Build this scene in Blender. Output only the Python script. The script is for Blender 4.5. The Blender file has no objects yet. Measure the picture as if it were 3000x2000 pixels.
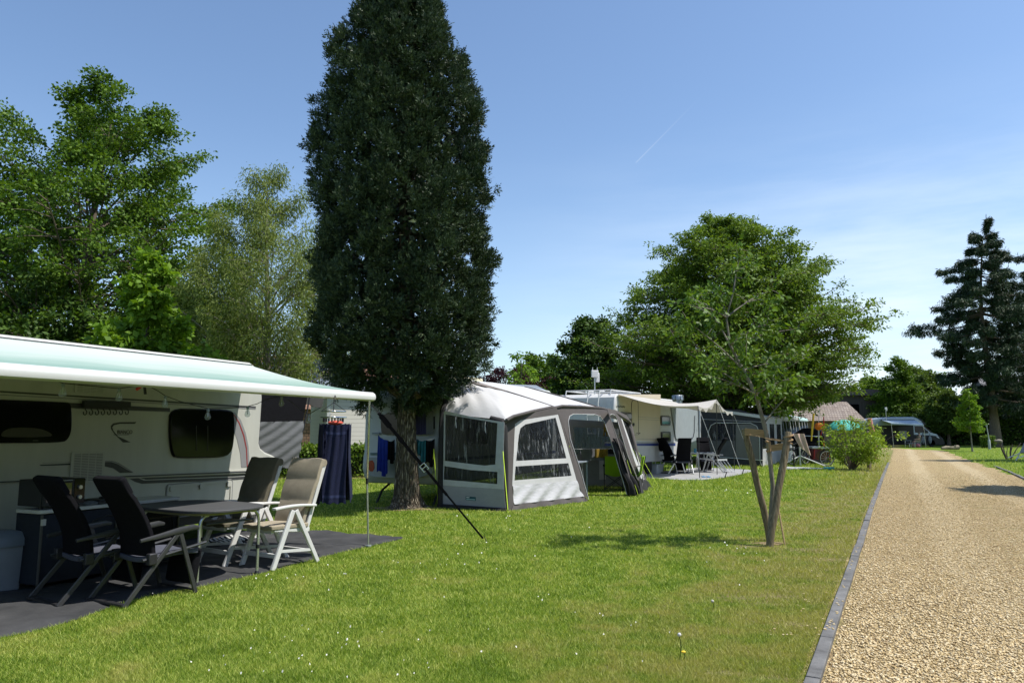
import bpy, bmesh, math, random
import numpy as np
from mathutils import Vector, Matrix
random.seed(7)
R = math.radians
V = Vector
SC = bpy.context.scene
COL = SC.collection
# ------------------------------------------------------------------ camera geometry (photo measured at 3000x2000)
F, HOR, H = 2166.0, 1261.0, 1.55
PITCH = math.atan2(HOR - 1000.0, F)
cp, sp = math.cos(PITCH), math.sin(PITCH)
CAM = V((0, 0, H))

def ray(px, py):
    a, b = px - 1500.0, 1000.0 - py
    return V((a, F * cp - b * sp, F * sp + b * cp))

def G(px, py, z=0.0):
    d = ray(px, py); t = (z - H) / d.z
    return CAM + d * t

def PY(px, py, Y):
    d = ray(px, py)
    return CAM + d * (Y / d.y)

def PN(px, py, p, n):
    d = ray(px, py); n = V(n)
    return CAM + d * ((V(p) - CAM).dot(n) / d.dot(n))

c1 = lambda x, y: (x * .3189, 950 + y * .3189)
c2 = lambda x, y: (x * .3189, 1350 + y * .3189)
c3 = lambda x, y: (600 + x * .3189, 1000 + y * .3189)
c4 = lambda x, y: (500 + x * .3189, 1350 + y * .3189)
c5 = lambda x, y: (1200 + x * .3189, 1050 + y * .3189)
c6 = lambda x, y: (1700 + x * .234, 1100 + y * .234)
c7 = lambda x, y: (2100 + x * .1703, 1150 + y * .1703)
c8 = lambda x, y: (2400 + x * .2551, 1100 + y * .2551)
cF = lambda x, y: (x * 1.2755, y * 1.2755)
cT = lambda x, y: (1050 + x * .2232, 1150 + y * .2232)

class Fr:
    """a turned frame standing on the ground: x along, y away from the road, z up"""
    def __init__(s, o, ang):          # ang: heading of local x measured from world +Y towards +X (degrees)
        s.o = V((o[0], o[1], 0)); s.rz = R(90 - ang)
        s.M = Matrix.Translation(s.o) @ Matrix.Rotation(s.rz, 4, 'Z'); s.I = s.M.inverted()
    def w(s, x, y, z=0): return s.M @ V((x, y, z))
    def l(s, p): return s.I @ V(p)
    def on(s, q, axis='y', val=0.0):
        c = s.I @ CAM; d = s.I.to_3x3() @ ray(*q); k = 'xyz'.index(axis)
        return c + d * ((val - c[k]) / d[k])
    def g(s, q, z=0.0): return s.l(G(q[0], q[1], z))

# ------------------------------------------------------------------ mesh builder
class MB:
    def __init__(s): s.v = []; s.f = []
    def add(s, vs, fs):
        n = len(s.v); s.v += [V(p) for p in vs]; s.f += [tuple(i + n for i in q) for q in fs]; return s
    def box(s, c, d, rot=None):
        x, y, z = d[0] / 2, d[1] / 2, d[2] / 2; c = V(c)
        vs = [V(p) for p in ((-x,-y,-z),(x,-y,-z),(x,y,-z),(-x,y,-z),(-x,-y,z),(x,-y,z),(x,y,z),(-x,y,z))]
        if rot is not None: vs = [rot @ p for p in vs]
        return s.add([p + c for p in vs], [(0,3,2,1),(4,5,6,7),(0,1,5,4),(1,2,6,5),(2,3,7,6),(3,0,4,7)])
    def b2(s, a, b):
        return s.box([(a[i] + b[i]) / 2 for i in range(3)], [abs(b[i] - a[i]) for i in range(3)])
    def bar(s, a, b, w, h, up=(0, 0, 1)):       # rectangular bar from a to b
        a, b = V(a), V(b); d = (b - a).normalized(); up = V(up)
        if abs(d.dot(up)) > .98: up = V((1, 0, 0))
        x = d.cross(up).normalized() * (w / 2); y = x.cross(d).normalized() * (h / 2)
        vs = [a-x-y, a+x-y, a+x+y, a-x+y, b-x-y, b+x-y, b+x+y, b-x+y]
        return s.add(vs, [(0,1,2,3),(7,6,5,4),(0,4,5,1),(1,5,6,2),(2,6,7,3),(3,7,4,0)])
    def tube(s, pts, r, n=8, cap=True, flat=1.0):
        pts = [V(p) for p in pts]; m = len(pts)
        rr = list(r) if hasattr(r, '__len__') else [r] * m
        t0 = (pts[1] - pts[0]).normalized()
        u = t0.cross(V((0, 0, 1)) if abs(t0.z) < .95 else V((1, 0, 0))).normalized()
        vs = []
        for i in range(m):
            t = (pts[min(i + 1, m - 1)] - pts[max(i - 1, 0)])
            if t.length < 1e-9: t = t0.copy()
            t.normalize(); u = (u - t * u.dot(t)).normalized(); w = t.cross(u)
            for k in range(n):
                a = 2 * math.pi * k / n
                vs.append(pts[i] + u * (math.cos(a) * rr[i]) + w * (math.sin(a) * rr[i] * flat))
        fs = [(i*n+k, i*n+(k+1)%n, (i+1)*n+(k+1)%n, (i+1)*n+k) for i in range(m-1) for k in range(n)]
        if cap: fs += [tuple(range(n))[::-1], tuple(range((m-1)*n, m*n))]
        return s.add(vs, fs)
    def lathe(s, prof, c=(0, 0, 0), n=16, rot=None):    # prof: (r,z)
        c = V(c); vs = []
        for r, z in prof:
            for k in range(n):
                a = 2 * math.pi * k / n; p = V((math.cos(a) * r, math.sin(a) * r, z))
                vs.append(c + (rot @ p if rot is not None else p))
        m = len(prof)
        fs = [(i*n+k, i*n+(k+1)%n, (i+1)*n+(k+1)%n, (i+1)*n+k) for i in range(m-1) for k in range(n)]
        fs += [tuple(range(n))[::-1], tuple(range((m-1)*n, m*n))]
        return s.add(vs, fs)
    def ball(s, c, r, n=14, sq=(1, 1, 1)):
        c = V(c); m = n // 2 + 1; vs = [c + V((0, 0, -r * sq[2]))]
        for i in range(1, m - 1):
            t = -math.pi / 2 + math.pi * i / (m - 1)
            for k in range(n):
                a = 2 * math.pi * k / n
                vs.append(c + V((math.cos(t)*math.cos(a)*r*sq[0], math.cos(t)*math.sin(a)*r*sq[1], math.sin(t)*r*sq[2])))
        vs.append(c + V((0, 0, r * sq[2]))); L = len(vs) - 1
        fs = [(0, 1+(k+1)%n, 1+k) for k in range(n)]
        fs += [(1+i*n+k, 1+i*n+(k+1)%n, 1+(i+1)*n+(k+1)%n, 1+(i+1)*n+k) for i in range(m-3) for k in range(n)]
        fs += [(1+(m-3)*n+k, 1+(m-3)*n+(k+1)%n, L) for k in range(n)]
        return s.add(vs, fs)
    def ngon(s, pts, off):                                # outline pushed along off into a solid
        pts = [V(p) for p in pts]; off = V(off); n = len(pts)
        return s.add(pts + [p + off for p in pts], [tuple(range(n)), tuple(range(2*n-1, n-1, -1))] + [(i, i+n, (i+1)%n+n, (i+1)%n) for i in range(n)])
    def plate(s, outer, holes, off):                      # flat outline with holes, with thickness
        loops = [[V(p) for p in outer]] + [[V(p) for p in h] for h in holes]
        bm = bmesh.new(); es = []
        for lp in loops:
            vs = [bm.verts.new(p) for p in lp]
            es += [bm.edges.new((vs[i], vs[(i+1) % len(vs)])) for i in range(len(vs))]
        bmesh.ops.triangle_fill(bm, edges=es, use_beauty=True, use_dissolve=False)
        bm.verts.index_update()
        vs = [v.co.copy() for v in bm.verts]; fs = [tuple(v.index for v in f.verts) for f in bm.faces]; bm.free()
        off = V(off); n = len(vs)
        s.add(vs + [p + off for p in vs], fs + [tuple(i + n for i in reversed(q)) for q in fs])
        for lp in loops:
            m = len(lp); s.add(lp + [p + off for p in lp], [(i, (i+1) % m, (i+1) % m + m, i + m) for i in range(m)])
        return s
    def grid(s, fn, nu, nv, thick=0.0):                   # fn(u,v)->point, u,v in 0..1
        vs = [V(fn(i / nu, j / nv)) for i in range(nu + 1) for j in range(nv + 1)]
        k = nv + 1
        fs = [(i*k+j, (i+1)*k+j, (i+1)*k+j+1, i*k+j+1) for i in range(nu) for j in range(nv)]
        if not thick: return s.add(vs, fs)
        nr = [V((0, 0, 0)) for _ in vs]
        for q in fs:
            n = (vs[q[1]] - vs[q[0]]).cross(vs[q[3]] - vs[q[0]])
            n = n.normalized() if n.length > 1e-12 else V((0, 0, 1))
            for i in q: nr[i] += n
        n0 = len(vs); back = [p - (m.normalized() if m.length else m) * thick for p, m in zip(vs, nr)]
        bf = [tuple(reversed([i + n0 for i in q])) for q in fs]
        rim = [i*k for i in range(nu+1)] + [nu*k+j for j in range(1, nv+1)] + [i*k+nv for i in range(nu-1, -1, -1)] + [j for j in range(nv-1, 0, -1)]
        rf = [(rim[(i+1) % len(rim)], rim[i], rim[i] + n0, rim[(i+1) % len(rim)] + n0) for i in range(len(rim))]
        return s.add(vs + back, fs + bf + rf)

def chaikin(p, n=1, closed=True):
    p = [V(q) for q in p]
    for _ in range(n):
        o = []
        m = len(p)
        for i in range(m if closed else m - 1):
            a, b = p[i], p[(i+1) % m]; o += [a * .75 + b * .25, a * .25 + b * .75]
        p = o if closed else [p[0]] + o + [p[-1]]
    return p

def rrect(x0, x1, z0, z1, r, n=4):
    o = []
    for cx, cz, a0 in ((x1-r, z1-r, 0), (x0+r, z1-r, 90), (x0+r, z0+r, 180), (x1-r, z0+r, 270)):
        for i in range(n + 1):
            a = R(a0 + 90 * i / n); o.append((cx + r * math.cos(a), cz + r * math.sin(a)))
    return o

MX = {}
def tag(o, label=None, cat=None, group=None, kind=None):
    if label: o['label'] = label
    if cat: o['category'] = cat
    if group: o['group'] = group
    if kind: o['kind'] = kind
    return o

def thing(name, label, cat, loc=(0, 0, 0), rz=0.0, group=None):
    o = bpy.data.objects.new(name, None); COL.objects.link(o); o.empty_display_size = .2
    o.location = loc; o.rotation_euler = (0, 0, rz); tag(o, label, cat, group)
    MX[o.name] = Matrix.Translation(V(loc)) @ Matrix.Rotation(rz, 4, 'Z')
    return o

def fin(me, mat, smooth):
    for m in (mat if isinstance(mat, (list, tuple)) else [mat]): me.materials.append(m)
    if smooth:
        me.polygons.foreach_set('use_smooth', [True] * len(me.polygons))
        me.set_sharp_from_angle(angle=R(38))

def part(name, mb, mat, parent=None, world=False, smooth=True, bevel=0, loc=None, fix=True):
    me = bpy.data.meshes.new(name); vs = mb.v
    if world and parent is not None:
        I = MX[parent.name].inverted(); vs = [I @ p for p in vs]
    if loc is not None: vs = [p - V(loc) for p in vs]
    me.from_pydata([tuple(p) for p in vs], [], mb.f); me.update()
    if fix:
        bm = bmesh.new(); bm.from_mesh(me); bmesh.ops.recalc_face_normals(bm, faces=bm.faces); bm.to_mesh(me); bm.free()
    fin(me, mat, smooth)
    o = bpy.data.objects.new(name, me); COL.objects.link(o)
    if parent is not None: o.parent = parent; MX[o.name] = MX[parent.name]
    if loc is not None: o.location = loc
    if bevel:
        b = o.modifiers.new('bevel', 'BEVEL'); b.width = bevel; b.segments = 3; b.limit_method = 'ANGLE'; b.angle_limit = R(40)
    return o

def single(name, mb, mat, label, cat, loc=(0, 0, 0), group=None, kind=None, **k):
    return tag(part(name, mb, mat, loc=loc, **k), label, cat, group, kind)

def kids(o): return [c for c in bpy.data.objects if c.parent is o]
def dup(o, loc=None, rz=None, label=None, parent=None):
    c = o.copy(); COL.objects.link(c)
    if parent is not None: c.parent = parent
    if loc is not None: c.location = loc
    if rz is not None: c.rotation_euler = (0, 0, rz)
    if label: c['label'] = label
    for ch in kids(o): dup(ch, parent=c)
    return c

def mesh_np(name, verts, nper, mat, parent=None, loc=None, smooth=False):
    """many separate faces of nper corners each, from one array (n*nper,3)"""
    n = len(verts) // nper; me = bpy.data.meshes.new(name)
    me.vertices.add(len(verts)); me.vertices.foreach_set('co', np.ascontiguousarray(verts, dtype=np.float32).ravel())
    me.loops.add(len(verts)); me.loops.foreach_set('vertex_index', np.arange(len(verts), dtype=np.int32))
    me.polygons.add(n); me.polygons.foreach_set('loop_start', np.arange(0, n * nper, nper, dtype=np.int32))
    me.polygons.foreach_set('loop_total', np.full(n, nper, dtype=np.int32))
    me.update(calc_edges=True); me.materials.append(mat)
    if smooth: me.polygons.foreach_set('use_smooth', [True] * n)
    o = bpy.data.objects.new(name, me); COL.objects.link(o)
    if parent is not None: o.parent = parent; MX[o.name] = MX[parent.name]
    if loc is not None: o.location = loc
    return o

# ------------------------------------------------------------------ materials
def nt_new(name):
    m = bpy.data.materials.new(name); m.use_nodes = True; n = m.node_tree; n.nodes.clear()
    out = n.nodes.new('ShaderNodeOutputMaterial'); return m, n, out

def N(n, t, **k):
    x = n.nodes.new(t)
    for a, b in k.items(): setattr(x, a, b)
    return x

def lk(n, a, b): n.links.new(a, b)
def rgba(c): return (c[0], c[1], c[2], 1)

def ramp(n, fac, stops):
    r = N(n, 'ShaderNodeValToRGB'); e = r.color_ramp.elements
    while len(e) < len(stops): e.new(.5)
    for i, (p, c) in enumerate(stops): e[i].position = p; e[i].color = rgba(c) if hasattr(c, '__len__') else (c, c, c, 1)
    lk(n, fac, r.inputs[0]); return r.outputs[0]

def noise(n, co, scale, detail=4, rough=.55, vec=None):
    x = N(n, 'ShaderNodeTexNoise'); x.inputs['Scale'].default_value = scale; x.inputs['Detail'].default_value = detail
    x.inputs['Roughness'].default_value = rough
    if vec is not None:
        mp = N(n, 'ShaderNodeMapping'); mp.inputs['Scale'].default_value = vec; lk(n, co, mp.inputs[0]); co = mp.outputs[0]
    lk(n, co, x.inputs['Vector']); return x.outputs[0]

def mix(n, fac, a, b, mode='MIX'):
    x = N(n, 'ShaderNodeMix', data_type='RGBA', blend_type=mode)
    for s, v in ((x.inputs[0], fac), (x.inputs[6], a), (x.inputs[7], b)):
        if hasattr(v, 'is_linked'): lk(n, v, s)
        else: s.default_value = rgba(v) if hasattr(v, '__len__') else v
    return x.outputs[2]

def mth(n, op, a, b=0.0, c=None):
    x = N(n, 'ShaderNodeMath', operation=op)
    for i, v in enumerate((a, b) if c is None else (a, b, c)):
        if hasattr(v, 'is_linked'): lk(n, v, x.inputs[i])
        else: x.inputs[i].default_value = v
    return x.outputs[0]

def mr(n, v, a, b, c=0.0, d=1.0, smooth=True):
    x = N(n, 'ShaderNodeMapRange'); x.interpolation_type = 'SMOOTHSTEP' if smooth else 'LINEAR'
    lk(n, v, x.inputs[0])
    for i, q in enumerate((a, b, c, d)): x.inputs[i + 1].default_value = q
    return x.outputs[0]

def mat(name, col, rough=.6, metal=0.0, var=.12, scale=5.0, bump=0.0, bscale=60.0, spec=.4, vec=None, coat=0.0, sheen=0.0, trans=0.0, detail=5):
    m, n, out = nt_new(name); tc = N(n, 'ShaderNodeTexCoord').outputs['Object']
    p = N(n, 'ShaderNodeBsdfPrincipled'); p.inputs['Roughness'].default_value = rough; p.inputs['Metallic'].default_value = metal
    p.inputs['Specular IOR Level'].default_value = spec; p.inputs['Coat Weight'].default_value = coat; p.inputs['Sheen Weight'].default_value = sheen
    f = noise(n, tc, scale, detail, .6, vec)
    lo = [c * (1 - var) for c in col]; hi = [min(1, c * (1 + var)) for c in col]
    lk(n, ramp(n, f, [(.3, lo), (.7, hi)]), p.inputs['Base Color'])
    if bump:
        b = N(n, 'ShaderNodeBump'); b.inputs['Strength'].default_value = bump; b.inputs['Distance'].default_value = .01
        lk(n, noise(n, tc, bscale, 4, .6, vec), b.inputs['Height']); lk(n, b.outputs[0], p.inputs['Normal'])
    if trans:
        t = N(n, 'ShaderNodeBsdfTranslucent'); t.inputs[0].default_value = rgba(col)
        x = N(n, 'ShaderNodeMixShader'); x.inputs[0].default_value = trans
        lk(n, p.outputs[0], x.inputs[1]); lk(n, t.outputs[0], x.inputs[2]); lk(n, x.outputs[0], out.inputs[0])
    else: lk(n, p.outputs[0], out.inputs[0])
    return m

def leafmat(name, cols, trans=.3, rough=.55, tcol=None, spec=.18, pscale=.6):
    """cols: dark, mid, light leaf colours; each leaf takes its own shade, boughs vary a little"""
    m, n, out = nt_new(name)
    g = N(n, 'ShaderNodeNewGeometry'); tc = N(n, 'ShaderNodeTexCoord').outputs['Object']
    f = mth(n, 'ADD', mth(n, 'MULTIPLY', g.outputs['Random Per Island'], .65), mth(n, 'MULTIPLY', noise(n, tc, pscale, 2), .5))
    c = ramp(n, f, [(.15, cols[0]), (.5, cols[1]), (.9, cols[2])])
    p = N(n, 'ShaderNodeBsdfPrincipled'); p.inputs['Roughness'].default_value = rough; p.inputs['Specular IOR Level'].default_value = spec
    lk(n, c, p.inputs['Base Color'])
    t = N(n, 'ShaderNodeBsdfTranslucent'); lk(n, mix(n, 1.0, c, tcol or (1.25, 1.2, .5), 'MULTIPLY'), t.inputs[0])
    x = N(n, 'ShaderNodeMixShader'); x.inputs[0].default_value = trans
    lk(n, p.outputs[0], x.inputs[1]); lk(n, t.outputs[0], x.inputs[2]); lk(n, x.outputs[0], out.inputs[0])
    return m

def glass(name, tint=(.9, .95, .95), alpha=.35, rough=.05, base=(.02, .022, .025), streak=0.0):
    """a clear sheet: part see-through, part glossy"""
    m, n, out = nt_new(name); tc = N(n, 'ShaderNodeTexCoord').outputs['Object']
    p = N(n, 'ShaderNodeBsdfPrincipled'); p.inputs['Roughness'].default_value = rough; p.inputs['Base Color'].default_value = rgba(base)
    p.inputs['Specular IOR Level'].default_value = .6
    t = N(n, 'ShaderNodeBsdfTransparent'); t.inputs[0].default_value = rgba(tint)
    x = N(n, 'ShaderNodeMixShader'); x.inputs[0].default_value = alpha
    if streak:
        b = N(n, 'ShaderNodeBump'); b.inputs['Strength'].default_value = streak; b.inputs['Distance'].default_value = .02
        mp = N(n, 'ShaderNodeMapping'); mp.inputs['Rotation'].default_value = (R(40), R(40), 0); mp.inputs['Scale'].default_value = (6, 6, 1.0)
        lk(n, tc, mp.inputs[0]); f = noise(n, mp.outputs[0], 3.0, 5, .6); lk(n, f, b.inputs['Height']); lk(n, b.outputs[0], p.inputs['Normal'])
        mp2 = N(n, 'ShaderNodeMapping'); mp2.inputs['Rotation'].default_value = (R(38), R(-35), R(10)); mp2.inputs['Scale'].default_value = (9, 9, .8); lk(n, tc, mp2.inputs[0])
        f2 = noise(n, mp2.outputs[0], 2.2, 6, .65); cr = mth(n, 'MULTIPLY', mr(n, f2, .53, .64), mr(n, noise(n, tc, 2.0, 2), .34, .55))  # pale streaks paint sky glare on the creases into the colour
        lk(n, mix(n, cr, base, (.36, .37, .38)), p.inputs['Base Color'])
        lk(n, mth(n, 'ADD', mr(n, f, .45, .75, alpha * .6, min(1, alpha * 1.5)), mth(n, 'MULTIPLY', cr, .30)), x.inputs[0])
    lk(n, t.outputs[0], x.inputs[1]); lk(n, p.outputs[0], x.inputs[2]); lk(n, x.outputs[0], out.inputs[0])
    return m

WHITE = mat('white_enamel', (.60, .61, .59), .35, var=.03, scale=1.5, spec=.5)
GREYWHITE = mat('off_white_panel', (.47, .47, .43), .4, var=.07, scale=1.6, vec=(3, 3, .5))
CREAM = mat('cream_panel', (.54, .47, .35), .45, var=.04, scale=1.5)
BLACKGL = mat('black_acrylic', (.005, .005, .006), .08, var=.1, spec=.3)
BLACK = mat('black_plastic', (.016, .017, .02), .5, var=.2)
BLKFAB = mat('black_fabric', (.006, .006, .008), .9, spec=.12, var=.3, scale=30, bump=.4, bscale=300)
NAVYFAB = mat('navy_cabinet_cloth', (.009, .013, .022), .8, var=.25, scale=20, bump=.3, bscale=200)
STRIPE_D = mat('charcoal_film', (.05, .05, .055), .4, var=.05)
STRIPE_G = mat('grey_film', (.24, .24, .25), .4, var=.05)
STRIPE_R = mat('red_film', (.25, .03, .03), .4, var=.05)
ALU = mat('brushed_aluminium', (.62, .63, .64), .32, metal=.85, var=.08, scale=20)
GREYMET = mat('grey_painted_tube', (.07, .072, .075), .4, metal=.5, var=.1)
STEELD = mat('dark_steel', (.05, .05, .055), .45, metal=.6, var=.15)
WPLAST = mat('white_resin', (.62, .62, .61), .4, var=.04)
CUSH_SUN = mat('sunlit_cushion', (.33, .28, .2), .9, var=.1, scale=12, bump=.5, bscale=180, sheen=.2)  # olive-beige cushion with sunlight put into its colour
CUSH_SHADE = mat('shaded_cushion', (.13, .115, .08), .9, var=.1, scale=12, bump=.5, bscale=180)  # same cushion, colour darkened to stand for awning shade
GREYTOP = mat('slate_table_top', (.072, .073, .076), .55, spec=.25, var=.2, scale=4, vec=(1, 12, 1))
GREYPL = mat('grey_plastic', (.22, .25, .29), .5, var=.08)
GREYLID = mat('blue_grey_lid', (.14, .17, .21), .45, var=.08)
CHROME = mat('chrome', (.8, .8, .8), .15, metal=1.0, var=.05)
WOODY = mat('weathered_wood', (.21, .175, .115), .9, var=.6, scale=3.5, vec=(14, 14, .9), bump=1.0, bscale=9, spec=.15)
PLANK = mat('planed_wood', (.38, .27, .14), .8, var=.3, scale=6, vec=(1, 1, 14), bump=.4, bscale=20)
JUTE = mat('brown_strap', (.36, .24, .13), .9, var=.15, scale=30, bump=.5, bscale=300)
LIME = mat('lime_webbing', (.5, .68, .05), .7, var=.1)
LIMEFAB = mat('lime_canvas', (.42, .66, .03), .8, var=.12, scale=6, trans=.4)
RED = mat('red_cloth', (.6, .05, .04), .7, var=.15)
ORANGE = mat('orange_plastic', (.85, .2, .02), .5, var=.08)
YELLOW = mat('yellow_plastic', (.75, .5, .03), .5, var=.1)
BLUE = mat('royal_blue_cloth', (.01, .03, .28), .85, var=.2, scale=10)
TEAL = mat('teal_cloth', (.015, .12, .16), .85, var=.2, scale=10)
DKGREEN = mat('dark_core', (.01, .014, .008), .95, var=.3)
CLEAR = glass('clear_bulb_glass', alpha=.25, rough=.03, base=(.5, .5, .5))
TYRE = mat('tyre_rubber', (.02, .02, .02), .8, var=.2)
# ------------------------------------------------------------------ foliage
def nrm(a): return a / np.maximum(np.linalg.norm(a, axis=1, keepdims=True), 1e-9)

def leafverts(C, D, Nn, L, W):
    """rhombic leaves starting at C, running along D, facing Nn"""
    D = nrm(D); S = nrm(np.cross(D, Nn)); L = L[:, None]; W = W[:, None]
    v = np.empty((len(C), 4, 3))
    v[:, 0] = C; v[:, 1] = C + D * L * .45 + S * W * .5; v[:, 2] = C + D * L; v[:, 3] = C + D * L * .45 - S * W * .5
    return v.reshape(-1, 3)

def cloud(rng, cen, out, n, rad, flat, leaf, up=.6, droop=.2, outw=.5):
    """n leaves round each cluster centre"""
    k = len(cen); C = np.repeat(cen, n, 0); O = np.repeat(out, n, 0)
    off = rng.normal(0, 1, (k * n, 3)); off = nrm(off) * (rng.random((k * n, 1)) ** .45)
    C = C + off * np.array([rad, rad, rad * flat])
    D = nrm(O * outw + off * .6 + rng.normal(0, .55, (k * n, 3)) + np.array([0, 0, -droop]))
    Nn = nrm(rng.normal(0, .55, (k * n, 3)) + np.array([0, 0, up]) + O * .25)
    s = rng.uniform(.65, 1.25, k * n)
    return leafverts(C, D, Nn, leaf[0] * s, leaf[1] * s)

def bez(a, b, c, t): return a * (1 - t) ** 2 + b * (2 * t * (1 - t)) + c * t ** 2

def tree(name, label, cat, base, prof, tr, nl, ns, ncl, lpc, leaf, lmat, bmat, seed=0, lean=(0, 0), flat=.5, crad=.35,
         rise=.5, up=.6, droop=.2, z0=1.5, ttop=.92, group=None, bow=.12, kmin=.45, sub=.42, stems=1, az0=None, outw=.5, subup=.0, twig=1.0, amp=.12):
    rng = np.random.default_rng(seed); zs = np.array([p[0] for p in prof]); rs = np.array([p[1] for p in prof])
    top = zs[-1]; t = thing(name, label, cat, base, 0, group)
    ph = rng.random(4) * 6
    def ax(z, w=0.0):
        k = z / top
        return np.array([lean[0] * k ** 1.2 + tr * 1.2 * math.sin(k * 5 + ph[0]) * k, lean[1] * k ** 1.2 + tr * 1.2 * math.sin(k * 4 + ph[1]) * k, z])
    wood = MB()
    if stems == 1:
        hz = np.linspace(0, top * ttop, 9)
        wood.tube([ax(z) for z in hz], [tr * (1.35 if i == 0 else 1.05 if i == 1 else 1) * (1 - .93 * (z / (top * ttop)) ** .9) + .006 for i, z in enumerate(hz)], 10)
    cen, out = [], []
    zz = np.linspace(zs[0], top, 200); pw = np.cumsum(np.interp(zz, zs, rs) + .15); pw /= pw[-1]
    for i in range(nl):
        ze = np.interp((i + rng.random()) / nl, pw, zz)
        az = i * 2.39996 + rng.normal(0, .25) if az0 is None else az0(i, rng)
        k = rng.uniform(kmin, 1) ** .6
        rr = np.interp(ze, zs, rs) * k * (1 + amp * math.sin(3 * az + ze * 1.3 + ph[2]) + amp * .7 * math.sin(5 * az - ze * 2.1 + ph[3]))
        h = np.array([math.cos(az), math.sin(az), 0])
        e = ax(ze) + h * rr
        zsrt = max(z0, ze - rise * rr) if stems == 1 else 0.02
        s = ax(min(zsrt, top * ttop)) if stems == 1 else h * tr * rng.uniform(.3, 1)
        c = (s + e) / 2 + np.array([0, 0, bow * rr]) if stems == 1 else (s * .4 + e * .6) * np.array([.75, .75, 1.0])
        r0 = max(.012, tr * .34 * (1 - .75 * ze / top)) if stems == 1 else tr * .3
        ts = np.linspace(0, 1, 6)
        wood.tube([bez(s, c, e, q) for q in ts], [max(.006, r0 * (1 - .88 * q)) for q in ts], 5, cap=False)
        cen.append(e); out.append(h)
        for j in range(ns):
            q = rng.uniform(.28, 1.0); p = bez(s, c, e, q)
            a2 = az + rng.choice((-1, 1)) * rng.uniform(.5, 1.35)
            d = np.array([math.cos(a2), math.sin(a2), rng.normal(.12, .25) + subup]); ln = (rr * sub * (1.2 - q * .75) + .12) * rng.uniform(.6, 1.25)
            p2 = p + d * ln
            wood.tube([p, (p + p2) / 2 + np.array([0, 0, .06 * ln]), p2], [max(.005, r0 * .3) * twig, max(.004, r0 * .2) * twig, .003 * twig], 4, cap=False)
            for m in range(ncl):
                u = 1 - m / max(1, ncl) * .8; cen.append(p + (p2 - p) * u + rng.normal(0, crad * .25, 3)); out.append(d / np.linalg.norm(d))
    part('trunk', wood, bmat, t, fix=False)
    cen = np.array(cen); out = np.array(out)
    mesh_np('crown', cloud(rng, cen, out, lpc, crad, flat, leaf, up, droop, outw), 4, lmat, t)
    return t

def leafbox(rng, a, b, n, leaf, rough=.05):
    """leaves over the faces of a clipped hedge (no underside)"""
    a, b = np.array(a), np.array(b); d = b - a
    ar = np.array([d[0]*d[1], d[0]*d[2], d[0]*d[2], d[1]*d[2], d[1]*d[2]]); f = rng.choice(5, n, p=ar / ar.sum())
    p = a + rng.random((n, 3)) * d; Nn = np.zeros((n, 3))
    for k, (axx, val, s) in enumerate(((2, b[2], 1), (1, a[1], -1), (1, b[1], 1), (0, a[0], -1), (0, b[0], 1))):
        m = f == k; p[m, axx] = val; Nn[m, axx] = s
    p += rng.normal(0, rough, (n, 3)) - Nn * rng.random((n, 1)) * rough * 2
    D = nrm(rng.normal(0, .6, (n, 3)) + Nn * .5); N2 = nrm(Nn * .7 + rng.normal(0, .6, (n, 3)) + np.array([0, 0, .3]))
    s = rng.uniform(.6, 1.3, n)
    return leafverts(p, D, N2, leaf[0] * s, leaf[1] * s)

def hedge(name, label, fr, a, b, n, leaf, lmat, seed=1, rough=.05, stems=False):
    t = thing(name, label, 'hedge', fr.o, fr.rz); rng = np.random.default_rng(seed)
    zb = a[2]; core = MB().b2((a[0]+.12, a[1]+.1, max(zb, .02)), (b[0]-.12, b[1]-.1, b[2]-.1))
    part('core', core, DKGREEN, t, smooth=False)  # solid dark box added inside the leaves to block light
    if stems:
        m = MB()
        for i in range(int((b[0]-a[0]) / .28)):
            x = a[0] + .15 + i * .28 + random.uniform(-.06, .06); m.tube([(x, a[1]+.25, 0), (x + random.uniform(-.08, .08), a[1]+.2, zb + .1)], .012, 5)
        part('stem', m, BARK, t)
    mesh_np('foliage', leafbox(rng, a, b, n, leaf, rough), 4, lmat, t)
    return t

BARK = mat('grey_brown_bark', (.12, .095, .07), .9, var=.4, scale=5, vec=(6, 6, .9), bump=1.0, bscale=12)
BARKP = mat('pale_bark', (.22, .2, .16), .85, var=.35, scale=4, vec=(5, 5, 1.5), bump=.6, bscale=15)
LF_OAK = leafmat('oak_leaves', ((.032, .072, .008), (.075, .145, .014), (.135, .225, .024)))
LF_CHERRY = leafmat('hornbeam_leaves', ((.048, .095, .011), (.11, .185, .021), (.185, .275, .036)))
LF_WILLOW = leafmat('willow_leaves', ((.085, .125, .024), (.155, .205, .048), (.235, .285, .08)), trans=.35)
LF_HAZEL = leafmat('lime_tree_leaves', ((.07, .14, .01), (.13, .24, .02), (.2, .33, .035)), trans=.4)
LF_DARK = leafmat('dark_leaves', ((.022, .05, .009), (.045, .09, .015), (.08, .14, .024)), trans=.2)
LF_MID = leafmat('mid_leaves', ((.045, .08, .015), (.085, .14, .028), (.135, .2, .042)))
LF_PURPLE = leafmat('plum_leaves', ((.012, .004, .008), (.032, .01, .016), (.06, .02, .026)), trans=.2, tcol=(1.5, .6, .8))
LF_YEW = leafmat('cypress_sprays', ((.013, .027, .012), (.030, .054, .023), (.085, .12, .055)), trans=.06, rough=.5, tcol=(1, 1, .7), pscale=1.2)
LF_SPRUCE = leafmat('spruce_needles', ((.010, .024, .011), (.024, .046, .02), (.055, .088, .036)), trans=.04, rough=.55, tcol=(1, 1, .8))
LF_SAPL = leafmat('young_tree_leaves', ((.04, .09, .012), (.09, .17, .02), (.17, .28, .04)), trans=.3, rough=.5, spec=.25)
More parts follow.
